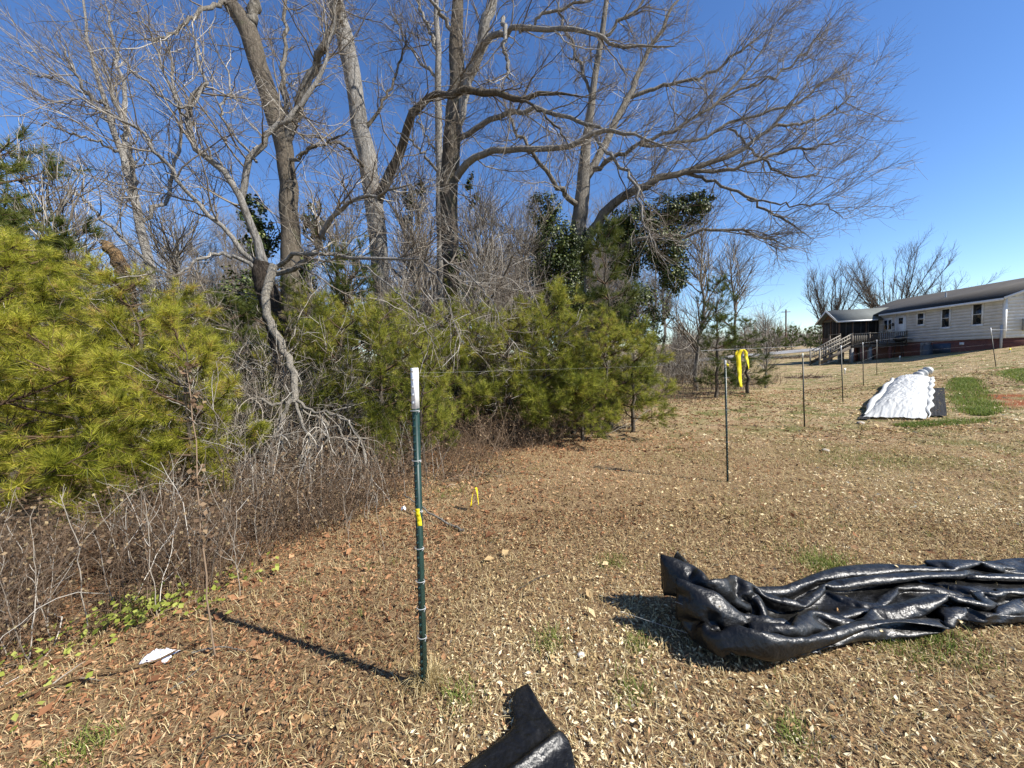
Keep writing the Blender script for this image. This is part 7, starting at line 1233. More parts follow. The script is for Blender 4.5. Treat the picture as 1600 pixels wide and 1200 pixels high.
38,-17,-4,9,11,11,6,-12,9,15,14,6,5,3,-14,-15,-14,-14,-15,-6,-8,2,11,-4,1,4,9,9,6,-7,-16,11,2,-4,12,13,0,-8,-9,12,8,0,13,14,3,4,4,4,-9,-13,-13,-14,-14,-13,-13,5,12,12,12,13,
26,-6,6,12,10,2,-10,9,-1,13,14,6,5,2,-15,-9,-13,-14,-14,-13,-1,10,-2,3,6,9,10,9,-2,-16,-14,2,0,2,11,14,-7,-9,10,6,14,3,10,12,12,2,-1,-6,-7,-12,-13,-13,-15,-14,-13,2,8,12,12,13,
32,4,0,10,9,-8,-6,-6,8,11,9,9,6,2,-13,-11,-8,-10,-15,-14,11,10,-9,11,8,9,10,0,-14,-13,-8,3,7,-9,5,13,-11,13,-3,14,14,8,7,14,8,-5,-6,-5,-6,-9,-13,-14,-14,-14,-11,0,3,9,12,13,
43,-13,11,11,8,0,-7,-13,-9,10,10,11,8,2,-12,-11,-9,-8,-9,-14,7,7,12,8,9,8,6,-13,-8,-15,-1,9,5,-13,-8,4,15,-9,16,12,9,9,12,15,-11,-6,-5,-4,-1,-5,-13,-14,-14,-15,-7,1,-1,4,11,12,
34,-2,13,12,8,2,-15,-15,-11,3,10,11,12,1,-9,-12,-7,-5,-8,-13,13,6,7,11,12,7,-7,-12,-4,-15,10,8,6,-8,-12,-11,7,9,15,9,10,13,14,12,-13,-15,-7,-5,-2,2,-13,-14,-14,-15,-4,0,0,6,14,8,
27,8,14,13,9,-4,-15,-15,-15,-1,9,12,11,-4,2,-13,-5,-5,-9,-8,8,8,10,11,13,-2,-12,-1,-9,-14,3,10,9,6,-12,-10,4,9,14,8,12,14,12,10,-14,-15,-15,-7,-1,5,-13,-14,-14,-14,-1,0,8,2,2,10,
27,12,14,13,10,-11,-15,-15,-14,5,15,14,12,-6,-12,-3,-5,-6,-14,-3,9,3,10,13,8,-12,-11,-1,-8,-6,-10,9,10,10,7,-11,2,12,10,7,13,12,11,10,-15,-16,-15,-1,-12,5,-14,-13,-14,-11,0,10,7,-2,2,4,
29,14,14,14,8,-15,-15,-15,-13,10,15,14,12,-2,-9,-10,-10,-4,-14,8,6,1,6,13,-3,-14,-8,-5,-6,-8,-4,1,9,9,9,10,3,10,0,13,9,7,14,10,-11,-15,-13,-1,-7,-11,-13,-9,-14,-11,12,7,8,5,4,4,
33,14,14,13,4,-15,-14,-14,-13,14,11,17,14,0,-7,-12,-13,-8,-9,8,8,2,9,4,-14,-10,-8,-6,-7,-7,1,0,0,7,8,9,3,13,15,7,2,11,13,13,-6,-15,-9,-14,-6,-7,-10,-13,-13,1,12,6,5,4,3,0,
36,15,14,13,-1,-15,-13,-14,-9,7,14,18,18,3,-7,-13,-13,-14,-3,7,8,7,5,-10,-11,-8,-6,-4,-12,-3,9,2,-2,-9,2,10,13,16,14,-3,6,11,14,14,-1,-14,-15,-12,-10,-8,-8,-5,-13,8,3,4,4,6,-1,-4,
40,15,14,12,-5,-15,-13,-13,1,-4,16,17,18,11,-8,-14,-13,-12,-6,6,8,8,3,-11,-9,-13,-4,-5,-15,4,-4,10,-9,6,6,7,8,9,11,13,12,-3,8,14,6,-15,-14,-14,-9,-7,1,-9,-13,-11,4,4,5,10,0,-9,
44,14,15,11,-9,-15,-13,-13,-6,4,17,17,17,16,-11,-10,-11,-12,-7,4,10,5,-10,-9,-2,-8,-8,-9,-12,0,0,0,15,9,6,6,6,8,9,12,12,1,0,3,12,-14,-14,-2,-9,-5,-5,-12,-13,-13,5,7,5,-3,-6,-11,
48,14,14,12,-15,-14,-14,-13,-10,10,16,17,18,14,3,-11,-10,-12,-12,5,5,0,-9,-6,-9,-10,-2,-14,-5,12,-6,-4,15,12,10,9,9,8,8,2,14,6,2,2,0,-13,-2,-2,-7,-9,-11,-13,-13,-13,-8,4,4,-4,-4,-7,
52,14,14,7,-14,-14,-14,-15,-14,17,15,17,16,14,7,-1,-11,-12,-12,-11,-4,-1,-6,-3,-9,0,-7,-14,10,6,4,-2,-9,9,9,11,10,10,10,9,3,13,10,-3,-8,-10,3,1,-9,-10,-14,-13,-11,-9,-4,-9,-8,13,-11,-4,
55,14,15,3,-14,-14,-15,-15,-14,16,14,15,16,16,9,3,-4,-10,-12,-9,-10,-14,-6,-5,-2,0,-11,-9,9,-6,8,6,1,-2,-2,11,10,9,9,8,9,14,13,-5,-7,-11,-4,2,-6,-6,-6,-10,-12,-11,4,-4,-18,-7,7,-6,
59,14,14,0,-15,-14,-14,-14,-11,5,15,16,16,16,10,7,1,-6,-10,-13,-15,-12,-6,-2,-5,-7,-13,6,-1,-11,-1,3,3,6,-3,6,11,8,9,10,15,13,9,-4,-6,-12,-9,-1,-6,-5,-7,13,-6,-9,6,-12,-6,-14,-12,0,
62,15,12,-3,-14,-14,-15,-7,-16,0,14,16,16,15,11,8,8,-4,-12,-14,-14,-9,-5,-6,-8,-12,-11,12,-9,-7,0,0,0,0,2,6,5,11,11,14,13,15,-2,-2,-1,-13,-11,-6,-7,-4,13,10,1,-5,-12,-5,4,-12,-11,-13,
66,15,10,-6,-15,-14,-9,-10,-14,-3,9,16,15,15,8,5,9,11,-13,-16,-8,-9,-9,-10,-13,-13,-5,14,1,-13,-5,0,0,0,0,3,6,9,14,13,14,15,2,-2,-11,-12,-6,-11,-10,10,12,2,10,-5,-14,-9,4,-10,-12,-12,
70,15,8,-10,-14,-13,-7,-12,-5,-4,-4,16,14,13,4,8,12,15,-11,-16,-14,-12,-6,-10,-14,-12,1,11,11,-13,-12,0,0,0,0,1,4,13,12,13,14,15,-3,-1,-13,-8,-12,-12,-3,11,10,14,6,-5,-15,-12,-1,-12,-7,-9,
74,15,5,-12,-15,-9,-9,-15,-10,-5,0,16,16,2,10,14,15,11,-9,-14,-14,-14,-15,-7,-14,-7,8,14,6,-10,-13,-5,0,0,0,0,3,15,11,13,13,15,7,-14,-13,-14,-12,-9,2,10,14,15,8,-6,-14,-15,-8,-4,-10,-7,
78,14,3,-15,-13,-9,-11,-16,-12,-2,-2,15,4,12,15,15,14,7,-8,-16,-12,-12,-13,-15,-11,0,12,14,3,-8,-12,-9,-1,0,0,0,3,12,13,12,14,14,1,-14,-14,-13,-11,-6,3,11,16,16,8,-5,-14,-15,-9,-4,-12,-6,
83,13,-1,-16,-13,-9,-13,-15,-14,6,-12,7,17,12,15,14,13,4,-8,-15,-14,-11,-14,-11,-7,5,11,14,1,-8,-10,-11,-4,0,0,-1,6,11,12,12,13,10,-2,-11,-15,-14,-10,-4,5,13,17,16,9,-4,-14,-15,-10,-6,-13,-5,
88,11,-6,-15,-10,-12,-14,-16,-14,-3,0,7,17,11,13,15,12,1,-9,-12,-14,-14,-14,0,-10,10,7,14,1,-7,-11,-10,-5,-2,0,0,7,11,11,11,13,-5,-4,0,-15,-14,-9,-2,6,14,18,16,10,-3,-14,-15,-10,-7,-15,-4,
93,7,-10,-10,-14,-13,-15,-16,-13,0,7,-1,17,13,12,10,14,-4,-13,-13,-10,-13,-13,-5,11,7,8,6,4,-6,-10,-10,-7,-4,0,1,9,14,9,10,14,-1,-4,-13,-13,-13,-11,0,6,16,17,17,11,-2,-14,-15,-10,-9,-15,-4,
99,1,-12,-11,-15,-13,-14,-16,-10,0,1,3,14,12,13,10,15,-12,-13,-14,-10,-10,-9,0,4,15,5,6,9,-6,-9,-8,-9,-6,0,2,11,15,8,11,13,-2,-7,-14,-11,-15,-12,0,7,16,18,17,12,-2,-12,-15,-12,-9,-16,-4,
102,-3,-14,-13,-13,-13,-14,-16,-7,0,0,5,12,10,10,13,15,-12,-12,-13,3,-9,-12,2,-7,14,5,4,11,-4,-7,-8,-8,-10,0,4,11,15,9,11,13,-5,-9,-15,-14,-14,-8,0,7,16,17,18,13,-1,-12,-15,-11,-12,-15,-5,
102,-5,-14,-16,-11,-14,-14,-16,-3,0,0,6,14,9,6,14,15,-2,-13,-14,-15,0,-3,-11,-2,14,5,4,12,-4,-9,-9,-7,-6,1,4,11,16,9,13,10,-8,-11,-16,-15,-14,-4,0,6,17,17,18,13,1,-11,-16,-11,-13,-16,-5,
101,-7,-14,-17,-13,-12,-11,-16,-2,1,-1,7,11,4,12,14,15,1,-16,-17,-14,-8,-4,-5,3,14,2,5,13,-1,-10,-9,-7,-4,2,5,11,15,11,13,7,-11,-13,-16,-13,-15,-2,0,6,17,17,18,14,1,-10,-15,-14,-12,-16,-6,
99,-8,-14,-17,-11,-11,-14,-14,-1,0,-1,11,7,2,14,14,14,5,-18,-18,-11,-13,-5,-1,2,14,2,4,14,0,-8,-8,-9,-2,4,4,10,15,13,14,1,-15,-12,-15,-12,-15,-1,0,7,16,17,17,16,1,-9,-15,-14,-13,-16,-7,
95,-7,-14,-18,-11,-9,-14,-13,0,0,0,13,1,3,15,12,13,8,-17,-18,-11,-13,-6,0,1,14,2,3,15,0,-10,-8,-5,4,4,5,5,16,15,14,-6,-15,-14,-14,-12,-14,0,0,7,16,16,18,16,3,-9,-14,-14,-15,-16,-8,
89,-5,-13,-18,-11,-9,-14,-10,0,0,0,15,2,2,10,11,12,14,-18,-16,-13,-13,-6,0,0,14,1,4,13,2,-12,-1,6,5,5,4,5,5,14,15,-11,-15,-16,-13,-13,-12,0,0,7,16,16,17,18,2,-7,-14,-15,-15,-16,-9,
82,-2,-13,-17,-10,-9,-15,-7,0,0,1,17,4,2,13,11,12,8,-19,-16,-14,-14,-5,0,0,14,2,3,10,-3,10,1,1,-2,-3,-5,5,17,14,11,-7,-15,-16,-12,-14,-11,0,0,7,16,17,17,16,4,-7,-13,-15,-15,-17,-10,
73,2,-11,-17,-10,-9,-15,-4,0,0,3,17,2,6,14,11,12,4,-19,-16,-16,-13,-5,0,0,13,3,3,10,8,2,-6,-9,-2,-2,1,14,15,15,6,-4,-15,-15,-13,-15,-9,0,0,8,15,16,15,17,6,-5,-13,-15,-16,-16,-12,
63,6,-9,-17,-9,-9,-14,-2,0,0,6,17,2,8,13,12,11,2,-18,-18,-16,-14,-5,0,0,12,5,2,12,8,-5,-10,-6,-2,-1,4,18,14,16,-3,3,-16,-15,-14,-15,-7,0,0,8,15,13,15,18,8,-4,-12,-15,-15,-17,-14,
53,8,-4,-17,-9,-10,-12,0,0,2,8,15,3,9,14,12,11,-1,-18,-19,-16,-14,-6,0,0,11,6,2,13,6,-12,-7,-5,-3,0,10,18,14,15,3,-5,-15,-16,-14,-16,-5,0,0,8,16,12,13,19,9,-3,-11,-15,-15,-17,-16,
44,9,0,-17,-11,-7,-9,0,2,4,9,12,4,10,14,12,11,-3,-18,-20,-16,-15,-6,0,0,10,7,3,14,4,-13,-9,-5,-3,1,16,14,16,15,4,-8,-15,-16,-15,-16,-4,0,0,9,15,10,13,19,11,-2,-10,-15,-15,-18,-17,
35,4,11,-16,-5,-14,-6,8,3,0,9,6,8,10,13,12,14,-6,-18,-20,-17,-15,-7,0,0,8,9,4,15,2,-13,-12,-6,-2,5,17,14,16,15,3,-8,-16,-17,-16,-16,-2,0,0,9,15,9,12,19,12,0,-10,-14,-16,-17,-17,
32,15,10,-12,-13,-13,-10,1,13,9,4,10,4,8,15,12,10,-8,-18,-20,-17,-14,-9,0,0,6,11,6,14,0,-13,-13,-6,-2,9,18,14,16,13,4,-10,-16,-17,-16,-16,-2,0,0,10,14,7,12,19,13,2,-9,-14,-16,-17,-17,
42,14,10,-14,-13,-14,-13,-3,7,12,15,12,2,7,14,12,7,-8,-19,-20,-17,-14,-9,-1,0,4,13,8,14,-3,-14,-12,-7,0,13,17,13,16,14,3,-12,-16,-17,-17,-14,-3,0,0,11,13,6,11,20,14,2,-8,-13,-16,-16,-18,
52,13,6,-13,-14,-12,-14,-9,6,13,18,15,4,5,12,13,5,-10,-18,-21,-17,-15,-8,-2,0,3,13,10,14,-5,-15,-12,-7,2,16,16,13,17,13,3,-14,-16,-18,-17,-13,-3,0,0,11,13,5,10,20,15,4,-8,-13,-15,-16,-17,
62,11,2,-11,-13,-13,-14,-15,8,18,16,15,11,-1,11,13,2,-11,-19,-20,-17,-14,-6,-6,0,1,13,14,14,-8,-15,-13,-6,5,17,13,15,17,13,3,-16,-17,-17,-17,-13,-3,0,0,12,12,4,9,20,16,5,-7,-12,-15,-16,-17,
73,6,-1,-8,-12,-12,-14,-13,3,19,16,14,14,-1,8,13,-2,-12,-18,-20,-17,-4,-7,-8,-8,0,14,15,14,-11,-15,-13,-4,8,18,11,15,17,12,2,-15,-17,-18,-17,-13,-3,0,0,13,12,3,8,19,18,5,-6,-12,-14,-16,-16,
81,0,-10,-11,-12,-12,3,-4,-5,15,10,12,15,10,4,14,-5,-14,-20,-15,-8,-8,-7,-8,-8,-7,15,13,12,-10,-15,-14,-2,12,16,12,14,16,13,0,-14,-17,-19,-18,-12,-3,0,0,14,11,2,8,19,18,7,-6,-11,-14,-16,-16,
82,-10,-14,-10,-9,-13,-5,-4,8,16,15,6,13,12,14,14,-10,-16,-20,-18,-16,-6,-5,-8,-7,3,14,14,8,-12,-14,-12,0,14,16,10,14,17,12,-1,-14,-17,-19,-18,-13,-2,0,0,14,11,2,7,19,19,7,-5,-11,-14,-15,-15,
75,-14,-12,-10,-9,-12,-6,-3,12,16,11,14,9,12,13,12,-8,-16,-18,-18,-16,-11,-7,-5,0,5,14,14,3,-12,-15,-9,3,15,15,10,13,17,11,-2,-13,-17,-19,-18,-13,-2,0,1,14,10,2,7,18,20,7,-4,-11,-13,-15,-15,
74,-15,-10,-13,-13,-11,-3,2,4,15,15,15,12,12,7,12,-9,-15,-17,-18,-16,-12,-6,-1,0,7,15,12,-2,-11,-15,-6,6,15,15,9,12,16,11,-2,-13,-17,-18,-18,-14,-2,0,2,14,8,2,8,17,21,8,-5,-11,-13,-14,-15,
74,-15,-15,-14,-13,-8,4,12,2,0,15,15,12,11,6,11,-9,-15,-16,-17,-15,-12,-4,0,1,9,14,8,-5,-10,-14,-3,9,15,14,10,10,16,10,-3,-13,-17,-17,-17,-15,-2,0,3,14,7,2,8,17,21,8,-4,-11,-13,-14,-14,
70,-15,-14,-15,-13,-4,11,14,5,-13,12,8,11,13,10,12,-11,-15,-15,-14,-14,-14,0,0,3,13,10,3,-8,-10,-11,0,12,15,15,9,9,14,10,-4,-15,-14,-15,-17,-16,-3,0,4,14,6,1,10,16,21,8,-4,-11,-13,-13,-14,
66,-15,-14,-14,-12,4,14,11,4,-13,-8,13,13,11,13,13,-14,-14,-15,-13,-13,-8,0,0,7,11,8,-5,-6,-11,-5,2,14,15,15,9,7,13,10,-6,-11,-14,-16,-18,-15,-4,0,6,12,5,2,11,16,19,10,-5,-11,-13,-13,-13,
61,-14,-13,-14,-11,11,13,13,-8,-13,-11,13,13,12,14,13,-2,-16,-16,-15,-12,-9,0,2,10,9,-3,-8,-6,-5,0,7,13,15,14,8,9,9,9,-10,-7,-12,-16,-18,-14,-6,0,7,12,2,4,12,17,17,10,-5,-11,-13,-12,-14,
58,-13,-14,-14,-9,14,14,14,-14,-13,-11,9,13,13,12,13,4,-11,-15,-14,-14,-12,-1,5,10,-2,-7,-5,-1,0,7,6,1,15,15,11,6,12,9,-8,-12,-10,-14,-14,-16,-7,-1,9,10,2,4,14,16,15,12,-6,-12,-12,-13,-13,
57,-14,-15,-14,-4,14,14,13,-11,-15,-14,3,13,13,12,13,7,-4,-15,-12,-13,-14,-5,8,-4,-4,0,0,6,8,0,-10,6,15,14,12,8,12,10,-10,-12,-13,-15,-7,-9,-9,-6,10,9,1,6,13,14,15,14,-6,-13,-13,-13,-10,
54,-14,-15,-13,1,14,14,11,-10,-14,-9,-9,11,12,12,12,6,6,-12,-13,-12,-10,-13,0,0,0,7,8,7,0,-9,-10,4,15,11,12,11,14,9,-14,-12,-12,-13,-13,-8,-7,2,9,8,2,6,10,14,16,15,-7,-13,-14,-11,-9,
51,-14,-14,-13,5,15,14,10,-11,-14,-6,-14,10,10,10,4,5,14,2,-13,-12,-11,-12,-7,5,9,8,5,-3,-7,-9,-7,4,14,12,11,12,14,8,-12,-14,-13,-12,-13,-9,-2,4,8,5,4,6,9,13,16,16,-7,-14,-14,-10,-6,
48,-14,-14,-11,9,15,14,8,-10,-12,-10,-14,0,6,10,4,12,13,15,-9,-12,-10,-13,-9,12,9,0,-1,-6,-10,-7,-4,3,13,12,12,13,14,7,-12,-14,-14,-12,-14,-6,3,4,8,11,1,3,7,11,15,17,-8,-15,-13,-5,-1,
46,-14,-15,-8,12,15,12,8,-12,-12,-9,-14,0,0,2,15,15,14,14,1,-12,-11,-13,-10,10,-11,1,7,-7,-9,-6,-1,3,12,11,13,13,15,7,-13,-14,-14,-13,-14,5,7,4,1,13,4,0,2,9,14,17,-9,-14,-9,0,2,
43,-14,-11,-8,14,13,13,7,-13,-12,-9,-14,0,0,1,14,15,14,14,12,-12,-11,-9,-10,-13,-11,3,9,-9,-5,-2,1,-1,10,13,13,14,14,7,-13,-13,-14,-13,-12,-6,12,12,3,14,8,1,-3,5,12,17,-10,-7,2,1,-1,
39,-14,-14,2,12,13,13,7,-14,-12,-11,-11,-1,0,1,13,14,15,13,15,-1,-12,-13,-14,-13,-15,-1,8,0,-5,-5,3,-2,12,14,14,13,9,7,-13,-13,-12,-13,-12,-7,2,14,14,14,14,-1,-3,0,13,17,2,-8,2,-2,-5,
36,-15,-12,12,9,10,10,10,-15,-11,-10,-12,-3,0,0,12,15,14,14,14,5,-15,-14,-14,-15,-12,-4,0,4,5,-7,-2,3,14,6,11,11,12,12,-10,-13,-13,-13,-12,-8,2,14,14,14,14,4,-1,-3,12,17,4,0,-5,-8,-9,
32,-15,-7,15,15,11,10,1,-15,-11,-10,-13,-4,0,0,10,15,14,13,15,8,-13,-14,-15,-15,-13,-5,0,4,2,-1,-5,5,14,6,11,15,-3,10,1,-11,-13,-14,-13,-8,1,14,15,14,13,7,-2,-1,13,15,3,-2,-7,-9,-12,
28,-15,-1,15,14,14,13,-4,-15,-12,-10,-12,-7,1,0,9,15,13,13,15,10,-11,-14,-14,-15,-15,-6,0,3,-3,0,0,9,13,5,11,14,-8,1,9,-8,-9,-13,-15,-9,0,14,15,13,13,9,2,-2,13,14,2,-5,-9,-10,-12,
23,-14,7,16,15,14,11,-6,-15,-12,-10,-13,-7,0,0,8,14,13,13,16,11,-9,-13,-15,-15,-15,-7,-1,0,0,0,1,11,12,5,12,12,-11,-5,8,-5,-11,-4,-14,-11,1,13,13,13,13,11,5,-1,13,12,-2,-6,-10,-11,-13,
18,-9,12,16,16,14,8,-7,-15,-13,-10,-14,-7,0,0,7,14,12,13,16,13,-6,-14,-15,-15,-15,-8,3,-1,0,0,-1,12,11,5,13,10,-11,-10,3,-3,-12,-5,-4,-12,5,14,5,13,13,12,8,2,13,8,-4,-8,-11,-11,-14,
9,4,14,17,15,14,5,-8,-15,-14,-10,-14,-8,0,0,5,15,12,13,16,13,-4,-13,-14,-16,-14,-10,-2,0,0,0,3,14,10,5,14,8,-9,-11,-10,1,-12,-4,-2,-8,9,9,0,14,13,14,7,10,14,3,-7,-10,-12,-12,-13,
9,10,14,18,13,13,3,-8,-15,-15,-10,-14,-9,0,0,4,15,12,12,16,15,-2,-12,-15,-15,-15,-10,-5,0,0,0,6,15,9,5,14,6,-7,-10,-10,-10,-12,-2,-2,-2,12,4,-3,14,14,13,14,13,14,-4,-10,-12,-12,-12,-13,
12,16,12,17,13,11,1,-8,-15,-16,-10,-15,-9,0,0,3,15,12,12,16,15,1,-12,-15,-15,-14,-11,-7,0,0,0,8,16,8,5,15,3,-10,-13,-12,-11,-5,-3,-1,0,14,-2,-3,13,14,13,12,13,15,-4,-11,-12,-12,-11,-13,
9,18,20,15,13,9,0,-8,-15,-16,-11,-15,-10,0,0,3,14,12,12,16,15,3,-10,-15,-16,-12,-11,-11,1,-1,0,10,16,8,6,14,0,-12,-11,-14,-10,-5,-2,0,0,15,-2,-5,8,14,13,13,14,12,-4,-9,-11,-11,-12,-13,
9,19,20,14,16,9,-1,-8,-15,-17,-11,-15,-11,0,0,2,14,12,11,17,16,4,-8,-16,-15,-15,-12,-9,0,-1,0,13,15,8,7,13,-4,-11,-13,-13,-10,-4,-1,0,2,14,-3,-5,5,12,13,14,14,9,-4,-9,-9,-11,-12,-14,
9,19,18,18,16,9,-1,-8,-15,-17,-12,-15,-12,0,0,1,14,12,11,17,16,6,-7,-15,-16,-15,-14,-9,1,-2,1,10,18,11,6,11,-7,-12,-12,-14,-9,-3,0,-1,5,13,-3,-6,2,10,14,14,14,6,-5,-10,-11,-10,-8,-14,
9,18,19,20,15,9,-1,-8,-15,-17,-12,-15,-13,0,0,0,15,12,11,16,16,8,-5,-15,-16,-17,-14,-9,-2,1,1,9,18,9,12,6,-9,-12,-13,-13,-7,-2,0,0,7,10,-3,-7,2,7,14,14,13,4,-7,-11,-11,-2,-13,-13,
9,18,20,19,16,10,-3,-8,-13,-17,-13,-16,-13,0,0,0,14,12,11,16,17,9,-4,-14,-17,-16,-15,-11,-2,0,1,11,16,9,15,3,-12,-13,-12,-11,-6,-1,0,0,9,8,-4,-6,1,8,15,7,13,3,-9,-12,-7,-4,-6,-15,
9,17,21,20,16,10,-6,-8,-10,-17,-13,-16,-13,-1,0,0,14,12,10,16,17,10,-2,-13,-17,-17,-16,-12,-2,-1,2,11,14,12,15,-4,-6,-13,-15,-10,-5,0,0,0,11,7,-5,-6,2,7,15,1,12,1,-12,-8,-1,2,-13,-13,
9,17,20,19,17,11,-1,-8,-13,-18,-13,-16,-14,-1,0,0,13,13,10,15,18,10,-1,-12,-17,-17,-16,-13,-3,-1,1,13,13,12,16,-3,-10,-14,-14,-10,-3,-1,1,0,13,4,-5,-5,2,8,14,-5,3,7,-11,0,5,-4,-15,-11,
9,15,21,19,17,11,1,-6,-14,-18,-14,-16,-14,-2,0,0,13,12,10,15,18,11,1,-11,-17,-18,-17,-14,-3,0,0,14,11,14,15,-4,-12,-14,-13,-8,-3,-1,0,2,14,2,-6,-4,2,8,16,3,-11,-5,11,3,0,-10,-14,-10,
9,14,20,19,17,12,3,-6,-14,-18,-14,-16,-14,-3,0,0,12,13,10,15,17,12,2,-10,-17,-18,-18,-14,-4,0,0,15,10,15,13,-4,-14,-13,-12,-8,-2,-1,0,3,14,0,-6,-3,2,9,15,2,-10,-5,4,9,1,-12,-14,-8,
9,12,20,19,17,13,4,-4,-16,-17,-14,-16,-15,-3,0,0,12,12,11,14,17,13,2,-9,-16,-18,-18,-15,-5,0,0,16,9,16,11,-4,-13,-15,-12,-7,-1,0,-1,4,14,-2,-5,-3,3,10,14,1,-9,-5,4,8,1,-13,-14,-7,
9,10,20,19,17,13,6,-4,-15,-17,-15,-16,-14,-4,0,0,11,12,11,14,17,14,3,-8,-16,-19,-18,-16,-5,-1,1,16,9,17,9,-4,-14,-14,-12,-6,-1,0,0,5,12,-2,-5,-2,3,10,13,1,-7,-6,4,6,1,-14,-14,-6,
9,9,19,19,17,13,8,-3,-16,-17,-15,-15,-15,-4,0,0,10,11,12,14,17,14,4,-7,-16,-18,-18,-17,-6,-1,1,17,8,17,7,-3,-14,-15,-11,-6,0,0,0,7,12,-3,-5,-2,3,12,9,1,-3,-5,-2,4,3,-14,-13,-5,
9,7,19,19,17,13,9,-1,-17,-16,-15,-16,-14,-5,0,1,10,15,9,12,16,14,5,-7,-14,-19,-18,-17,-7,0,0,16,10,15,6,-2,-14,-15,-11,-5,0,0,0,10,9,-3,-5,-2,4,14,5,-1,-4,-2,4,5,-4,-15,-12,-3,
9,5,19,19,17,13,10,1,-17,-17,-15,-15,-14,-6,0,2,10,16,10,8,15,15,6,-6,-15,-17,-18,-17,-9,-1,1,16,10,13,5,-1,-14,-14,-11,-4,0,0,0,12,8,-4,-5,-1,7,13,-2,-1,0,1,6,2,-8,-14,-12,-2,
9,4,18,19,16,14,11,3,-17,-17,-16,-15,-14,-6,0,4,10,16,9,7,14,14,9,-7,-14,-17,-18,-17,-10,0,0,13,14,7,5,3,-14,-15,-10,-3,0,0,1,14,5,-4,-4,0,8,15,3,-2,-2,-1,2,2,-11,-14,-11,-1,
9,2,19,18,16,13,12,6,-17,-17,-16,-15,-14,-6,-1,11,9,11,9,6,12,15,10,-7,-13,-16,-18,-18,-11,0,0,13,15,10,6,-3,-15,-14,-10,-2,0,0,2,14,4,-5,-3,2,10,14,5,1,-1,-1,-1,-5,-11,-15,-9,-1,
9,1,18,18,15,13,13,9,-17,-18,-16,-14,-14,-7,8,4,0,14,14,6,9,14,14,-8,-13,-15,-18,-18,-12,0,0,15,15,11,5,-7,-14,-14,-10,-1,0,0,4,14,2,-5,-2,4,12,13,4,-3,-3,0,0,-5,-12,-14,-9,0,
9,0,17,15,15,13,13,14,-16,-18,-16,-15,-9,1,-4,-8,8,14,16,11,10,10,11,-7,-12,-15,-17,-18,-13,0,1,15,15,12,5,-11,-14,-13,-9,-1,0,0,5,14,0,-4,0,6,13,12,0,-7,-2,0,1,-4,-12,-15,-7,-1,
9,0,17,17,16,13,13,7,-14,-16,-15,-15,-3,-13,-6,0,6,15,14,11,9,12,12,-7,-12,-14,-15,-17,-15,0,2,15,16,11,5,-14,-13,-12,-9,-1,0,0,7,13,-1,-3,1,8,13,11,-4,-8,-3,0,2,-4,-12,-14,-6,-1,
]
T3 = np.array(FOLD).reshape(3, 90, 60).cumsum(2).transpose(1, 2, 0)*.002
T3 = T3-np.array([.95, 0, 0])
def warp(A, cl, sy, sz, xs=1.0):
    """lay the straight folded sheet along a centre line cl (rows x, y), with width and height factors along it"""
    c = catmull(cl, 200); L = np.concatenate([[0], np.cumsum(np.linalg.norm(np.diff(c, axis=0), axis=1))]); t = nrm(np.gradient(c, axis=0)); s = np.clip(A[..., 0]*xs, 0, L[-1])
    cx = np.interp(s, L, c[:, 0]); cy = np.interp(s, L, c[:, 1]); tx = np.interp(s, L, t[:, 0]); ty = np.interp(s, L, t[:, 1])
    w = np.interp(s, *sy)*A[..., 1]; z = np.interp(s, *sz)*(A[..., 2]-.012); ex = A[..., 0]*xs-s
    x = cx-ty*w+tx*ex; y = cy+tx*w+ty*ex; return np.stack([x, y, z], -1)
def grid_faces(nu, nv):
    i, j = np.meshgrid(np.arange(nu-1), np.arange(nv-1), indexing='ij'); b = (i*nv+j).ravel(); return np.stack([b, b+nv, b+nv+1, b+1], -1)
TP = warp(T3, [(.84, 1.90), (1.15, 1.90), (1.5, 1.93), (1.95, 2.04), (2.5, 2.14), (3.2, 2.20), (4.4, 2.3)], ([0, .3, .6, .8, 1.3, 4], [.86, .98, .78, .70, .95, 1.1]), ([0, .2, .5, .8, 4], [1.55, 1.4, .75, .50, .42]))
TP[..., 2] += ground(TP[..., 0], TP[..., 1])+.03
_a = np.stack([catmull(TP[:, k].reshape(len(TP), 3), 224) for k in range(TP.shape[1])], 1); TP = np.stack([catmull(_a[k], 150) for k in range(224)], 0)
_u = np.linspace(0, 4.2, 224)[:, None]*np.ones((1, 150)); _v = np.linspace(0, 1.7, 150)[None]*np.ones((224, 1))
_d = .026*(.25-np.abs(fbm(_u*2.2+_v*1.5, _v*9-_u*.8, 3)))+.010*(.2-np.abs(fbm(_u*9-_v*5, _v*17+_u*4, 3)))
_t0 = np.gradient(TP, axis=0); _t1 = np.gradient(TP, axis=1); _nm = nrm(np.cross(_t0, _t1)); TP = TP+_nm*_d[..., None]
tp = thing('black_tarp', 'long shiny black plastic tarp bunched in folds across the lawn at right', 'tarp', (1.1, 1.9, 0))
o = Geo().add(TP.reshape(-1, 3), grid_faces(*TP.shape[:2])).build('sheet', M['tarp'], smooth=True); child(o, tp); o.modifiers.new('thickness', 'SOLIDIFY').thickness = .0015
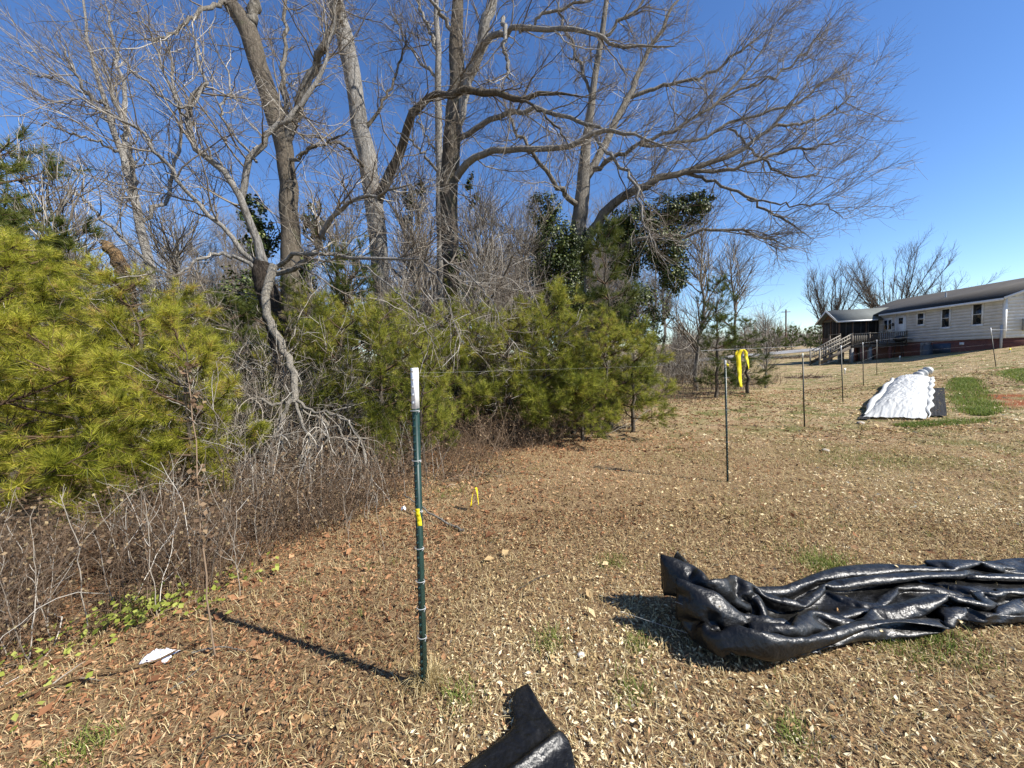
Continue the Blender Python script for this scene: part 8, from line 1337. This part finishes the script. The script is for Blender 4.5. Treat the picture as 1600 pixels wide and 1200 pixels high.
_r = np.random.default_rng(55); _i = _r.choice(TP.reshape(-1, 3).shape[0], 40); v, q, t = leaves_quad(TP.reshape(-1, 3)[_i]+[0, 0, .004], nrm(_r.normal(size=(40, 3))*.3+[0, 0, 1]), .022, _r, _r.random(40)); child(Geo().add(v, q, t).build('stray_leaves', M['leaf_dry'], kind='stuff'), tp)
# loose green thread caught on the tarp
for pts, r in ((((968, 955, .02), (1060, 985, .22), (1150, 1010, .22), (1245, 1035, .03)), .0009), (((1055, 940, .27), (1180, 990, .2), (1240, 1032, .06)), .0007)):
    P = np.array([W(a, b, 2.1-.35*(a-960)/285) for a, b, h in pts]); P = catmull(P, 16); v, q = tubes(P[None], np.full((1, 16), r), 5); child(Geo().add(v, q).build('loose_thread', M['wire']), tp)
# the corner of a second sheet at the bottom edge
n = 60; U, V = np.meshgrid(np.linspace(0, 1, n), np.linspace(0, 1, n), indexing='ij')
L_ = catmull([(-.045, 1.595), (-.065, 1.53), (-.06, 1.43), (-.19, 1.32), (-.42, 1.16), (-.6, .95)], n); R_ = catmull([(.012, 1.615), (.065, 1.51), (.12, 1.42), (.165, 1.36), (.17, 1.2), (.15, .95)], n)
xy = L_[:, None]*(1-V[..., None])+R_[:, None]*V[..., None]; la = np.array([-.02, 1.27]); lb = np.array([.15, 1.385]); dd_ = (lb-la)/np.linalg.norm(lb-la); of = (xy[..., 0]-la[0])*dd_[1]-(xy[..., 1]-la[1])*dd_[0]
edge_ = np.clip(1-np.abs(2*V-1)**6, 0, 1)
z = .04+edge_*(.030*np.exp(-(of/.02)**2)+.006*sstep(U, 0, .3)+.022*np.abs(fbm(xy[..., 0]*9+3, xy[..., 1]*5, 3))+.02*np.abs(fbm(xy[..., 0]*22+xy[..., 1]*15, xy[..., 1]*12, 3)))
z = z+.012*np.exp(-((U-.06)/.1)**2)*V
P = np.concatenate([xy, (z+ground(xy[..., 0], xy[..., 1]))[..., None]], -1)
o = Geo().add(P.reshape(-1, 3), grid_faces(n, n)).build('tarp_corner', M['tarp'], smooth=True); o.modifiers.new('thickness', 'SOLIDIFY').thickness = .0015; tag(o, 'pointed corner of a black tarp poking in at the bottom edge', 'tarp')
